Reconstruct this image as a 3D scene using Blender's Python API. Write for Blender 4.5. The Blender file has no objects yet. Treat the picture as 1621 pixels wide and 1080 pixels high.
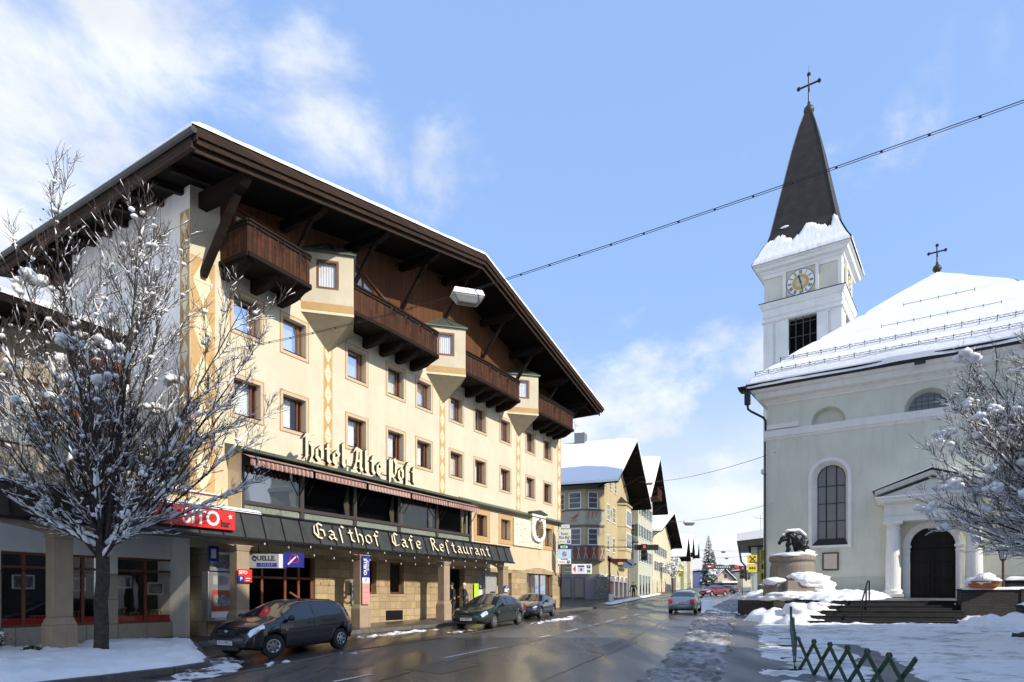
import bpy, bmesh, math, random
from mathutils import Vector, Matrix, noise as mn
R=math.radians
random.seed(7)
scn=bpy.context.scene
# ---------------------------------------------------------------- camera, light
F=1010.; U0=810.5; V0=944.; EYE=1.6; SL=.0225          # lens in photo pixels, eye height, street gradient
cam=bpy.data.cameras.new('camera'); cam.sensor_width=36; cam.lens=F/1621*36
cam.shift_y=(V0-540)/1621; cam.clip_start=.1; cam.clip_end=6000
co=bpy.data.objects.new('camera',cam); scn.collection.objects.link(co)
co.location=(0,0,EYE); co.rotation_euler=(R(90),0,0); scn.camera=co
SUN_AZ=R(-38); SUN_EL=R(32.5)
sd=Vector((math.cos(SUN_AZ)*math.cos(SUN_EL),math.sin(SUN_AZ)*math.cos(SUN_EL),math.sin(SUN_EL)))
sl=bpy.data.lights.new('sun','SUN'); sl.energy=3.85; sl.angle=R(.5); sl.color=(1,.93,.80)
so=bpy.data.objects.new('sun',sl); scn.collection.objects.link(so); so.rotation_euler=sd.to_track_quat('Z','Y').to_euler()
scn.view_settings.view_transform='Standard'; scn.view_settings.look='None'; scn.view_settings.gamma=1; scn.view_settings.exposure=.42
w=bpy.data.worlds.new("World"); scn.world=w; w.use_nodes=True
def world():
    nt=w.node_tree; N=nt.nodes; L=nt.links; bg=N['Background']; bg.inputs[1].default_value=.14
    sky=N.new('ShaderNodeTexSky'); sky.sky_type='NISHITA'; sky.sun_disc=False; sky.sun_elevation=SUN_EL
    sky.sun_rotation=math.atan2(sd.x,sd.y); sky.air_density=1.0; sky.dust_density=1.2; sky.ozone_density=1.6; sky.altitude=500
    tc=N.new('ShaderNodeTexCoord')
    nrm=N.new('ShaderNodeVectorMath'); nrm.operation='NORMALIZE'; L.new(tc.outputs['Generated'],nrm.inputs[0])
    def mth(op,a,b=None,c=None,cl=False):
        m=N.new('ShaderNodeMath'); m.operation=op; m.use_clamp=cl
        for i,x in enumerate((a,b,c)):
            if x is None: continue
            if isinstance(x,(int,float)): m.inputs[i].default_value=x
            else: L.new(x,m.inputs[i])
        return m.outputs[0]
    mp=N.new('ShaderNodeMapping'); mp.inputs['Scale'].default_value=(1,1,1.7); L.new(nrm.outputs[0],mp.inputs[0])
    n1=N.new('ShaderNodeTexNoise'); n1.inputs['Scale'].default_value=3.6; n1.inputs['Detail'].default_value=9; n1.inputs['Roughness'].default_value=.6; n1.inputs['Distortion'].default_value=.25
    L.new(mp.outputs[0],n1.inputs['Vector'])
    # banks of cloud: (direction, tightness, weight)
    banks=[((-.72,1,.86),24,1.0),((-.50,1,.80),60,.7),((-.95,1,.55),26,.9),((-.28,1,.80),60,.72),((-.36,1,.90),90,.35),((-.10,1,.72),170,.70),((-.16,1,.70),300,.4),((.05,1,.70),400,.16),
           ((.20,1,.30),40,.8),((.50,1,.60),150,.3),((.36,1,.33),90,.5),((.45,1,.88),120,.25),((.62,1,.45),200,.35),((.30,1,.14),25,.8),((-1.2,.2,.5),6,.7),((1.5,-.6,.7),6,.6),((-.3,-1,.6),5,.6)]
    acc=None
    for d,k,wt in banks:
        d=Vector(d).normalized()
        dp=N.new('ShaderNodeVectorMath'); dp.operation='DOT_PRODUCT'; L.new(nrm.outputs[0],dp.inputs[0]); dp.inputs[1].default_value=d
        e=mth('MULTIPLY',mth('EXPONENT',mth('MULTIPLY',mth('SUBTRACT',dp.outputs['Value'],1.),k*1.5)),wt)
        acc=e if acc is None else mth('MAXIMUM',acc,e)
    sx=N.new('ShaderNodeSeparateXYZ'); L.new(nrm.outputs[0],sx.inputs[0])
    den=mth('ADD',mth('MULTIPLY',mth('SUBTRACT',n1.outputs['Fac'],.52),3.0),mth('MULTIPLY',acc,1.25))
    mr=N.new('ShaderNodeMapRange'); mr.interpolation_type='SMOOTHSTEP'; mr.inputs[1].default_value=.42; mr.inputs[2].default_value=1.25; L.new(den,mr.inputs[0])
    hz=N.new('ShaderNodeMapRange'); hz.interpolation_type='SMOOTHSTEP'; hz.inputs[1].default_value=.40; hz.inputs[2].default_value=.0; hz.inputs[4].default_value=1.0; L.new(sx.outputs[2],hz.inputs[0])
    n2=N.new('ShaderNodeTexNoise'); n2.inputs['Scale'].default_value=9; n2.inputs['Detail'].default_value=6; L.new(mp.outputs[0],n2.inputs['Vector'])
    cr=N.new('ShaderNodeMapRange'); cr.inputs[1].default_value=.35; cr.inputs[2].default_value=.65; cr.inputs[3].default_value=.82; cr.inputs[4].default_value=1; L.new(n2.outputs['Fac'],cr.inputs[0])
    cc=N.new('ShaderNodeMix'); cc.data_type='RGBA'; cc.blend_type='MULTIPLY'; cc.inputs[0].default_value=1; cc.inputs[6].default_value=(5.9,6.0,6.15,1); L.new(cr.outputs[0],cc.inputs[7])
    fac=mth('MAXIMUM',mth('MULTIPLY',mr.outputs[0],.9),hz.outputs[0])
    sb=N.new('ShaderNodeMix'); sb.data_type='RGBA'; sb.blend_type='MIX'; sb.inputs[0].default_value=.50; L.new(sky.outputs[0],sb.inputs[6]); sb.inputs[7].default_value=(2.7,4.25,7.7,1)
    mx=N.new('ShaderNodeMix'); mx.data_type='RGBA'; L.new(fac,mx.inputs[0]); L.new(sb.outputs[2],mx.inputs[6]); L.new(cc.outputs[2],mx.inputs[7])
    L.new(mx.outputs[2],bg.inputs[0])
world()
# ---------------------------------------------------------------- helpers
def gz(Y): return SL*(min(Y,270)-15)
def gp(u,v,h=0):                         # a spot measured on the sloping ground
    Y=(EYE+15*SL-h)/((v-V0)/F+SL); return Vector(((u-U0)/F*Y,Y,gz(Y)+h))
class Frame:
    def __init__(s,o,th): s.o=o; s.th=th; s.a=(math.cos(th),math.sin(th)); s.n=(math.sin(th),-math.cos(th))
    def at(s,u,v,q=0):
        k=(u-U0)/F; ox=s.o[0]+q*s.n[0]; oy=s.o[1]+q*s.n[1]
        t=(k*oy-ox)/(s.a[0]-k*s.a[1]); Y=oy+s.a[1]*t
        return t,EYE+(V0-v)/F*Y
    def w(s,x,y,z=0): return Vector((s.o[0]+x*s.a[0]-y*s.n[0], s.o[1]+x*s.a[1]-y*s.n[1], z))
    def loc(s,X,Y):
        dx=X-s.o[0];dy=Y-s.o[1];return dx*s.a[0]+dy*s.a[1],-(dx*s.n[0]+dy*s.n[1])
def tag(o,label=None,cat=None,group=None,kind=None):
    if label:o['label']=label
    if cat:o['category']=cat
    if group:o['group']=group
    if kind:o['kind']=kind
    return o
def thing(name,loc,rz,label,cat,group=None):
    o=bpy.data.objects.new(name,None); scn.collection.objects.link(o); o.location=loc; o.rotation_euler=(0,0,rz); o.empty_display_size=.2
    return tag(o,label,cat,group)
class MB:
    def __init__(s): s.v=[];s.f=[];s.m=[];s.c=0
    def add(s,vs,fs):
        n=len(s.v); s.v+= [tuple(p) for p in vs]; s.f+=[tuple(i+n for i in f) for f in fs]; s.m+=[s.c]*len(fs); return s
    def box(s,x0,x1,y0,y1,z0,z1):
        return s.add([(x0,y0,z0),(x1,y0,z0),(x1,y1,z0),(x0,y1,z0),(x0,y0,z1),(x1,y0,z1),(x1,y1,z1),(x0,y1,z1)],
          [(0,3,2,1),(4,5,6,7),(0,1,5,4),(1,2,6,5),(2,3,7,6),(3,0,4,7)])
    def hexa(s,b,t): return s.add(list(b)+list(t),[(0,3,2,1),(4,5,6,7),(0,1,5,4),(1,2,6,5),(2,3,7,6),(3,0,4,7)])
    def quad(s,a,b,c,d): return s.add([a,b,c,d],[(0,1,2,3)])
    def prism(s,poly,ax,a,b):            # poly in the other two axes (x,z)->ax y ; (x,y)->ax z ; (y,z)->ax x
        def P(p,k): return (p[0],k,p[1]) if ax=='y' else ((p[0],p[1],k) if ax=='z' else (k,p[0],p[1]))
        n=len(poly); vs=[P(p,a) for p in poly]+[P(p,b) for p in poly]
        return s.add(vs,[tuple(range(n-1,-1,-1)),tuple(range(n,2*n))]+[(i,(i+1)%n,n+(i+1)%n,n+i) for i in range(n)])
    def beam(s,p,q,w,h,up=(0,0,1)):
        p=Vector(p);q=Vector(q);d=(q-p).normalized();sx=d.cross(Vector(up))
        if sx.length<1e-4: sx=Vector((1,0,0))
        sx.normalize();u=sx.cross(d); a=sx*w/2;b=u*h/2
        return s.hexa([p-a-b,p+a-b,p+a+b,p-a+b],[q-a-b,q+a-b,q+a+b,q-a+b])
    def tube(s,pts,r,n=6,cap=True):
        pts=[Vector(p) for p in pts]; m=len(pts); rr=r if isinstance(r,(list,tuple)) else [r]*m
        b=len(s.v); ref=None
        for i,p in enumerate(pts):
            d=(pts[min(i+1,m-1)]-pts[max(i-1,0)]).normalized()
            if ref is None: ref=d.orthogonal().normalized()
            x=(ref-d*ref.dot(d)); x=x.normalized() if x.length>1e-5 else d.orthogonal().normalized(); ref=x; y=d.cross(x)
            for k in range(n):
                a=2*math.pi*k/n; s.v.append(tuple(p+(x*math.cos(a)+y*math.sin(a))*rr[i]))
        for i in range(m-1):
            for k in range(n):
                k2=(k+1)%n; s.f.append((b+i*n+k,b+i*n+k2,b+(i+1)*n+k2,b+(i+1)*n+k)); s.m.append(s.c)
        if cap:
            s.f.append(tuple(b+k for k in range(n-1,-1,-1))); s.f.append(tuple(b+(m-1)*n+k for k in range(n))); s.m+=[s.c]*2
        return s
    def lathe(s,prof,c=(0,0,0),n=20,sx=1,sy=1):
        b=len(s.v)
        for r,z in prof:
            for k in range(n):
                a=2*math.pi*k/n; s.v.append((c[0]+r*sx*math.cos(a),c[1]+r*sy*math.sin(a),c[2]+z))
        for i in range(len(prof)-1):
            for k in range(n):
                k2=(k+1)%n; s.f.append((b+i*n+k,b+i*n+k2,b+(i+1)*n+k2,b+(i+1)*n+k)); s.m.append(s.c)
        s.f.append(tuple(b+k for k in range(n-1,-1,-1))); s.f.append(tuple(b+(len(prof)-1)*n+k for k in range(n))); s.m+=[s.c]*2
        return s
    def ball(s,c,r,n=10,m=6,sq=(1,1,1),nz=0,sc=1.):
        b=len(s.v); c=Vector(c); off=Vector((random.random()*50,)*3)
        for i in range(m+1):
            th=math.pi*i/m
            for k in range(n):
                a=2*math.pi*k/n; d=Vector((math.sin(th)*math.cos(a),math.sin(th)*math.sin(a),math.cos(th)))
                q=1+(nz*mn.noise(d*sc+off) if nz else 0)
                s.v.append(tuple(c+Vector((d.x*sq[0],d.y*sq[1],d.z*sq[2]))*r*q))
        for i in range(m):
            for k in range(n):
                k2=(k+1)%n; s.f.append((b+i*n+k,b+(i+1)*n+k,b+(i+1)*n+k2,b+i*n+k2)); s.m.append(s.c)
        return s
    def build(s,name,mat,parent=None,smooth=False,bevel=0,loc=None,rot=None):
        me=bpy.data.meshes.new(name); me.from_pydata(s.v,[],s.f)
        for mt in (mat if isinstance(mat,(list,tuple)) else [mat]): me.materials.append(mt)
        if any(s.m): me.polygons.foreach_set('material_index',s.m)
        bm=bmesh.new(); bm.from_mesh(me)
        bmesh.ops.recalc_face_normals(bm,faces=bm.faces); bm.to_mesh(me); bm.free()
        if smooth: me.polygons.foreach_set('use_smooth',[True]*len(me.polygons))
        me.update()
        o=bpy.data.objects.new(name,me); scn.collection.objects.link(o)
        if parent: o.parent=parent
        if loc is not None:o.location=loc
        if rot is not None:o.rotation_euler=rot
        if bevel:
            b=o.modifiers.new('edge','BEVEL'); b.width=bevel; b.segments=2; b.limit_method='ANGLE'
        return o
def wall(mb,x0,x1,z0,z1,holes,y=0,depth=.3,axis='y',back=True):
    xs=sorted({x0,x1}|{h[i] for h in holes for i in (0,1)}); zs=sorted({z0,z1}|{h[i] for h in holes for i in (2,3)})
    xs=[x for x in xs if x0<=x<=x1]; zs=[z for z in zs if z0<=z<=z1]
    P=(lambda x,yy,z:(x,yy,z)) if axis=='y' else (lambda x,yy,z:(yy,x,z))
    for i in range(len(xs)-1):
        for j in range(len(zs)-1):
            cx=(xs[i]+xs[i+1])/2; cz=(zs[j]+zs[j+1])/2
            if any(h[0]<cx<h[1] and h[2]<cz<h[3] for h in holes): continue
            mb.quad(P(xs[i],y,zs[j]),P(xs[i+1],y,zs[j]),P(xs[i+1],y,zs[j+1]),P(xs[i],y,zs[j+1]))
    for a,b,c,d in [h[:4] for h in holes]:
        yb=y+depth
        mb.quad(P(a,y,c),P(b,y,c),P(b,yb,c),P(a,yb,c)); mb.quad(P(a,y,d),P(a,yb,d),P(b,yb,d),P(b,y,d))
        mb.quad(P(a,y,c),P(a,yb,c),P(a,yb,d),P(a,y,d)); mb.quad(P(b,y,c),P(b,y,d),P(b,yb,d),P(b,yb,c))
    return mb
# ---------------------------------------------------------------- materials
def nodes(name):
    m=bpy.data.materials.new(name); m.use_nodes=True; nt=m.node_tree; return m,nt.nodes,nt.links,nt.nodes['Principled BSDF']
def c4(c): return tuple(c)+(1,)
def mapped(N,L,scale=(1,1,1),swz=None,rot=None):
    tc=N.new('ShaderNodeTexCoord'); src=tc.outputs['Object']
    if swz:
        s=N.new('ShaderNodeSeparateXYZ'); L.new(src,s.inputs[0]); c=N.new('ShaderNodeCombineXYZ')
        for i,ch in enumerate(swz):
            if ch in 'xyz': L.new(s.outputs['xyz'.index(ch)],c.inputs[i])
            if ch=='s':
                a=N.new('ShaderNodeMath'); L.new(s.outputs[0],a.inputs[0]); L.new(s.outputs[1],a.inputs[1]); L.new(a.outputs[0],c.inputs[i])
        src=c.outputs[0]
    mp=N.new('ShaderNodeMapping'); mp.inputs['Scale'].default_value=scale
    if rot: mp.inputs['Rotation'].default_value=rot
    L.new(src,mp.inputs[0]); return mp.outputs[0]
def noise(N,L,vec,scale,detail=5,rough=.55,dist=0):
    n=N.new('ShaderNodeTexNoise'); n.inputs['Scale'].default_value=scale; n.inputs['Detail'].default_value=detail; n.inputs['Roughness'].default_value=rough; n.inputs['Distortion'].default_value=dist
    L.new(vec,n.inputs['Vector']); return n.outputs['Fac']
def ramp(N,L,fac,stops,interp='LINEAR'):
    r=N.new('ShaderNodeValToRGB'); r.color_ramp.interpolation=interp; e=r.color_ramp.elements
    while len(e)<len(stops): e.new(.5)
    for i,(p,c) in enumerate(stops): e[i].position=p; e[i].color=c4(c) if len(c)==3 else c
    L.new(fac,r.inputs[0]); return r.outputs[0]
def mixc(N,L,f,a,b,bt='MIX'):
    m=N.new('ShaderNodeMix'); m.data_type='RGBA'; m.blend_type=bt
    for i,x in ((0,f),(6,a),(7,b)):
        if isinstance(x,(int,float)): m.inputs[i].default_value=x
        elif isinstance(x,tuple): m.inputs[i].default_value=c4(x)
        else: L.new(x,m.inputs[i])
    return m.outputs[2]
def mapr(N,L,f,a,b,c,d,sm=False):
    m=N.new('ShaderNodeMapRange'); 
    if sm: m.interpolation_type='SMOOTHSTEP'
    for i,x in enumerate((a,b,c,d)): m.inputs[i+1].default_value=x
    L.new(f,m.inputs[0]); return m.outputs[0]
def bump(N,L,P,h,st=.3,dist=.02):
    b=N.new('ShaderNodeBump'); b.inputs['Strength'].default_value=st; b.inputs['Distance'].default_value=dist; L.new(h,b.inputs['Height']); L.new(b.outputs[0],P.inputs['Normal'])
def gen(name,col,rough=.6,var=.12,scale=3,bs=.2,bd=.01,metal=0,dirt=None,fine=40,spec=.5,coat=0):
    """plain surface: base colour with two scales of variation, optional dirt tint, fine bump"""
    m,N,L,P=nodes(name); v=mapped(N,L); a=noise(N,L,v,scale,6); b=noise(N,L,v,fine,3)
    c=mixc(N,L,mapr(N,L,a,.3,.7,0,1),tuple(x*(1-var) for x in col),tuple(min(1,x*(1+var)) for x in col))
    if dirt:
        d=noise(N,L,mapped(N,L,(1,1,.18)),2.2,7,.65); c=mixc(N,L,mapr(N,L,d,.5,.78,0,dirt[1]),c,dirt[0])
        d2=noise(N,L,mapped(N,L,(7,7,.35)),1.,5,.7); c=mixc(N,L,mapr(N,L,d2,.58,.80,0,dirt[1]*.8),c,tuple(x*.8 for x in dirt[0]))
        d3=noise(N,L,v,.45,3,.5); c=mixc(N,L,mapr(N,L,d3,.4,.65,0,dirt[1]*.35),c,tuple(x*.95 for x in dirt[0]))
    L.new(c,P.inputs['Base Color']); P.inputs['Roughness'].default_value=rough; P.inputs['Metallic'].default_value=metal; P.inputs['Specular IOR Level'].default_value=spec
    P.inputs['Coat Weight'].default_value=coat; P.inputs['Coat Roughness'].default_value=.05
    if bs: bump(N,L,P,b,bs,bd)
    return m
def boards(name,c1,c2,w=.14,axis='x',rough=.7,ln=3.2,dark=.25):
    """timber boarding; axis = direction across the boards"""
    m,N,L,P=nodes(name); swz={'x':'zs','y':'zy','z':'sz','d':'yx'}[axis]; v=mapped(N,L,swz=swz)
    b=N.new('ShaderNodeTexBrick'); L.new(v,b.inputs['Vector']); b.inputs['Color1'].default_value=c4(c1); b.inputs['Color2'].default_value=c4(c2); b.inputs['Mortar'].default_value=c4(tuple(x*dark for x in c1))
    b.inputs['Scale'].default_value=1; b.inputs['Mortar Size'].default_value=.008; b.inputs['Brick Width'].default_value=ln; b.inputs['Row Height'].default_value=w; b.inputs['Bias'].default_value=0
    mp=N.new('ShaderNodeMapping'); mp.inputs['Scale'].default_value=(2,30,1); L.new(v,mp.inputs[0]); g=noise(N,L,mp.outputs[0],1.5,6,.6)
    c=mixc(N,L,mapr(N,L,g,.25,.75,0,.6),b.outputs['Color'],tuple(x*.45 for x in c1)); L.new(c,P.inputs['Base Color']); P.inputs['Roughness'].default_value=max(rough,.8) if name!='dark church door' else rough; P.inputs['Specular IOR Level'].default_value=.15
    bump(N,L,P,b.outputs['Fac'],-.5,.01); return m
def blocks(name,c1,c2,mortar,bw=.6,rh=.33,ms=.008,rough=.8,swz='sz',sq=1.,bs=.5):
    m,N,L,P=nodes(name); v=mapped(N,L,swz=swz); b=N.new('ShaderNodeTexBrick'); L.new(v,b.inputs['Vector'])
    b.inputs['Color1'].default_value=c4(c1); b.inputs['Color2'].default_value=c4(c2); b.inputs['Mortar'].default_value=c4(mortar); b.inputs['Scale'].default_value=1
    b.inputs['Mortar Size'].default_value=ms; b.inputs['Brick Width'].default_value=bw; b.inputs['Row Height'].default_value=rh; b.squash=sq; b.squash_frequency=3; b.offset=.37; b.offset_frequency=3
    a=noise(N,L,v,6,8,.7); c=mixc(N,L,mapr(N,L,a,.35,.7,0,.55),b.outputs['Color'],tuple(x*.55 for x in c1)); L.new(c,P.inputs['Base Color']); P.inputs['Roughness'].default_value=rough
    h=N.new('ShaderNodeMath'); h.operation='SUBTRACT'; L.new(a,h.inputs[0]); L.new(b.outputs['Fac'],h.inputs[1]); bump(N,L,P,h.outputs[0],bs,.02); return m
def glassm(name,tint=(.9,.95,1),ref=.35,wob=0,k=1.):
    m,N,L,P=nodes(name); N.remove(P); out=N['Material Output']
    t=N.new('ShaderNodeBsdfTransparent'); t.inputs[0].default_value=c4(tint); g=N.new('ShaderNodeBsdfGlossy'); g.inputs['Roughness'].default_value=.02; g.inputs[0].default_value=(.95,.97,1,1)
    lw=N.new('ShaderNodeFresnel'); lw.inputs[0].default_value=1.6
    f=N.new('ShaderNodeMath'); f.operation='MULTIPLY_ADD'; L.new(lw.outputs[0],f.inputs[0]); f.inputs[1].default_value=k; f.inputs[2].default_value=ref-.05; f.use_clamp=True
    v=mapped(N,L); n=noise(N,L,v,1.3,2); b=N.new('ShaderNodeBump'); b.inputs['Strength'].default_value=.06+wob; b.inputs['Distance'].default_value=.02; L.new(n,b.inputs['Height']); L.new(b.outputs[0],g.inputs['Normal'])
    mx=N.new('ShaderNodeMixShader'); L.new(f.outputs[0],mx.inputs[0]); L.new(t.outputs[0],mx.inputs[1]); L.new(g.outputs[0],mx.inputs[2]); L.new(mx.outputs[0],out.inputs[0]); return m
def snowm(name,dirty=0,c=(.88,.875,.87),d=(.10,.085,.07),sc=3.,streak=None,th=(.5,.6)):
    m,N,L,P=nodes(name); v=mapped(N,L); col=c4(c)
    a=noise(N,L,v,14,6,.6); b=noise(N,L,v,2.2,4)
    col=mixc(N,L,a,c,tuple(x*.93 for x in c))
    if dirty:
        vv=v if not streak else mapped(N,L,streak[0],rot=(0,0,streak[1]))
        k=noise(N,L,vv,sc,9,.68); k2=noise(N,L,vv,sc*.22,3)
        s=N.new('ShaderNodeMath'); s.operation='ADD'; L.new(k,s.inputs[0])
        mm=N.new('ShaderNodeMath'); mm.operation='MULTIPLY_ADD'; L.new(k2,mm.inputs[0]); mm.inputs[1].default_value=.7; mm.inputs[2].default_value=-.35; L.new(mm.outputs[0],s.inputs[1])
        f=mapr(N,L,s.outputs[0],th[0],th[1],0,dirty); col=mixc(N,L,f,col,d); L.new(mapr(N,L,f,0,1,.6,.35),P.inputs['Roughness'])
    else: P.inputs['Roughness'].default_value=.6
    L.new(col,P.inputs['Base Color'])
    P.inputs['Subsurface Weight'].default_value=.15; P.inputs['Subsurface Scale'].default_value=.05; P.inputs['Subsurface Radius'].default_value=(.6,.8,1)
    h=N.new('ShaderNodeMath'); h.operation='ADD'; L.new(a,h.inputs[0]); L.new(b,h.inputs[1]); bump(N,L,P,h.outputs[0],.5,.06); return m
def emis(name,c,s):
    m,N,L,P=nodes(name); P.inputs['Base Color'].default_value=c4(c); P.inputs['Emission Color'].default_value=c4(c); P.inputs['Emission Strength'].default_value=s; return m
M={}
M['cream']=gen('cream plaster',(.61,.55,.415),.85,.07,1.2,.35,.008,dirt=((.55,.45,.29),.55),fine=60)
M['white_plaster']=gen('white plaster',(.84,.82,.76),.9,.05,1.5,.6,.02,dirt=((.55,.52,.46),.4),fine=26)
M['ochre']=gen('ochre paint',(.50,.32,.14),.8,.08,4,.2)
M['ochre_pale']=gen('pale ochre paint',(.62,.45,.24),.8,.06,3,.25)
M['lowercream']=gen('warm lower plaster',(.62,.51,.34),.85,.07,1.5,.3,dirt=((.42,.32,.20),.45))
M['surround']=gen('window surround paint',(.55,.42,.27),.8,.04,3,.15)
M['redline']=gen('thin red brown line',(.36,.20,.11),.8,.05,3,0)
M['timber']=boards('brown siding',(.17,.072,.034),(.11,.048,.024),.11,'x')
M['balcony']=boards('weathered balcony boards',(.105,.042,.022),(.038,.019,.013),.15,'x',ln=1.4)
M['darkwood']=boards('dark roof timber',(.020,.013,.010),(.03,.018,.012),.3,'z',ln=5)
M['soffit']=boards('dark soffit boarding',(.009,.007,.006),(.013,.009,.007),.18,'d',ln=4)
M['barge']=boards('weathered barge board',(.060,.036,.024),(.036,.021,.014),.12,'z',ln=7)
M['brownframe']=gen('brown window frame',(.16,.055,.022),.45,.15,8,.1)
M['darkframe']=gen('dark bronze frame',(.055,.045,.04),.4,.1,8,0)
M['orangeframe']=gen('orange shop frame',(.19,.06,.025),.5,.15,8,.1)
M['glass']=glassm('window glass',(.95,.95,.95),.10,0,.7)
M['bigglass']=glassm('large tinted glass',(.34,.34,.35),.03,0,.38)
M['shopglass']=glassm('shop glass',(.88,.88,.88),.05,0,.6)
M['curtain']=gen('white curtain',(.72,.74,.76),.9,.03,3,0)
M['greencopper']=gen('green grey sheet metal',(.10,.12,.09),.45,.15,3,.1,metal=.3)
M['fascia']=gen('dark sheet metal fascia',(.058,.056,.046),.40,.2,2.5,.1,metal=.35)
M['blackmetal']=gen('black metal',(.02,.02,.022),.4,.1,8,0,metal=.5)
M['steel']=gen('galvanised steel',(.35,.36,.37),.4,.1,8,0,metal=.7)
M['stone']=blocks('travertine block cladding',(.50,.38,.215),(.35,.25,.135),(.17,.11,.07),.62,.34,.010,sq=.6)
M['shopstone']=blocks('pale shop wall slabs',(.50,.45,.36),(.44,.39,.31),(.18,.15,.12),.9,.75,.012,.6,bs=.15)
M['pillar']=gen('tan pillar stone',(.36,.27,.18),.85,.12,2.5,.4,dirt=((.2,.14,.09),.6))
M['darkstone']=blocks('dark rubble wall',(.045,.042,.038),(.024,.022,.02),(.015,.014,.013),.42,.12,.012,.8,sq=.7,bs=.8)
M['steps']=gen('wet dark granite steps',(.016,.016,.017),.6,.35,4,.3,spec=.25)
M['granite']=blocks('pedestal granite',(.27,.22,.175),(.21,.175,.145),(.13,.11,.09),1.5,.6,.01,.7,bs=.3)
M['snow']=snowm('clean snow')
M['sign_letters']=gen('cream letters',(.72,.64,.43),.5,.03,5,0)
M['letter_side']=gen('dark letter sides',(.03,.03,.03),.5,.05,5,0)
M['white']=gen('white paint',(.80,.80,.78),.5,.04,3,.05)
M['red']=gen('red sign',(.62,.02,.015),.35,.04,3,0,coat=.3)
M['black']=gen('black paint',(.015,.015,.015),.45,.1,5,0)
M['blue']=gen('blue sign',(.02,.03,.28),.35,.05,3,0)
M['ltblue']=gen('light blue sign',(.40,.62,.80),.4,.04,3,0)
M['pink']=gen('pink sign',(.75,.30,.28),.5,.05,3,0)
M['green']=gen('green sign',(.10,.35,.06),.4,.05,3,0)
M['yellow']=gen('yellow sign',(.62,.48,.02),.4,.05,3,0)
M['lime']=gen('lime poster',(.5,.85,.05),.5,.05,3,0)
M['rubber']=gen('tyre rubber',(.02,.02,.02),.8,.1,8,0)
M['rim']=gen('silver wheel rim',(.45,.46,.48),.3,.05,8,0,metal=.8)
M['interior']=gen('unlit interior black',(.012,.011,.011),.8,.2,3,0)  # near-black colour stands in for the shade of unlit rooms and recesses
M['church']=gen('pale green church plaster',(.675,.67,.555),.9,.05,.8,.3,.01,dirt=((.50,.50,.40),.6),fine=50)
M['church_low']=gen('grey green plinth plaster',(.55,.56,.48),.9,.05,1,.3,dirt=((.33,.36,.31),.5))
M['cwhite']=gen('white stucco trim',(.80,.79,.74),.85,.04,2,.2,dirt=((.55,.52,.46),.4))
M['spire']=gen('dark spire shingles',(.026,.021,.018),.8,.35,1.6,.4,.02,fine=18)
M['bronze']=gen('dark bronze',(.014,.018,.017),.4,.4,6,.4,.02,metal=.6,fine=14)
M['gold']=gen('gold paint',(.60,.38,.07),.4,.1,5,0,metal=.3)
M['doorwood']=boards('dark church door',(.022,.018,.016),(.03,.022,.018),.25,'x',rough=.5)
M['bark']=gen('dark bark',(.050,.040,.032),.9,.55,9,1.,.05,fine=24)
M['twig']=gen('twig bark',(.070,.050,.040),.9,.3,8,0)
M['terracotta']=gen('terracotta',(.42,.12,.04),.7,.1,4,.1)
M['fencegreen']=gen('dark green paint',(.012,.05,.025),.4,.2,8,.1)
M['leaf']=gen('dark conifer needles',(.035,.05,.02),.8,.4,6,0)
M['rust_leaf']=gen('rusty brown foliage',(.16,.06,.025),.8,.35,6,0)
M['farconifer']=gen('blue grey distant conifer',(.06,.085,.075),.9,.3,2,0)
M['panelgreen']=gen('grey green ribbed panel',(.33,.36,.30),.7,.08,4,.1,dirt=((.18,.2,.15),.5))
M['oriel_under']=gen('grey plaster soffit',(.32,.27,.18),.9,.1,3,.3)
M['greenwall']=gen('olive inner wall',(.30,.28,.10),.8,.1,3,0)
M['greycurtain']=gen('grey vertical blind',(.42,.42,.42),.9,.1,6,0)
M['white_stone']=gen('whitish stone panel',(.72,.66,.52),.85,.06,3,.3)
M['eagle']=gen('brown gilt relief',(.14,.10,.05),.6,.4,9,.4,.02,fine=30)
M['photo']=gen('faded picture',(.16,.17,.18),.4,.8,9,0)
M['wood_light']=gen('pale wood',(.35,.20,.09),.7,.2,6,.1)
M['greyplaster']=gen('grey beige roughcast',(.42,.37,.28),.95,.1,4,.9,.03,dirt=((.3,.26,.2),.5),fine=22)
M['greysign']=gen('grey sign face',(.30,.31,.32),.5,.05,3,0)
M['sign_grey']=gen('light grey sign face',(.62,.62,.58),.5,.05,3,0)
M['paper']=gen('poster paper',(.65,.65,.60),.8,.05,3,0)
M['limedull']=gen('dull green poster',(.30,.36,.12),.6,.2,6,0)
M['ltblue_d']=gen('faded blue poster',(.10,.13,.20),.6,.5,8,0)
M['red_d']=gen('dull red label',(.35,.05,.03),.5,.2,6,0)
M['navy']=gen('navy sign',(.015,.03,.14),.4,.05,3,0)
def lead():
    m,N,L,P=nodes('leaded church glass'); v=mapped(N,L); a=noise(N,L,v,1.2,4,.6); c=mixc(N,L,a,(.10,.10,.11),(.17,.17,.175)); L.new(c,P.inputs['Base Color']); P.inputs['Roughness'].default_value=.14; P.inputs['Specular IOR Level'].default_value=.6
    b=noise(N,L,v,6,3); bump(N,L,P,b,.12,.01); return m
M['leadglass']=lead()
M['gold_dull']=gen('dull gilt copper',(.05,.048,.03),.5,.4,5,.2,metal=.4)
M['bronze_frame']=gen('olive bronze frame',(.09,.075,.035),.5,.2,6,0)
M['beigepaper']=gen('beige notice paper',(.62,.54,.42),.8,.06,4,0)
M['beigestone']=gen('beige painted field',(.55,.50,.38),.8,.15,8,.1)
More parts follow.
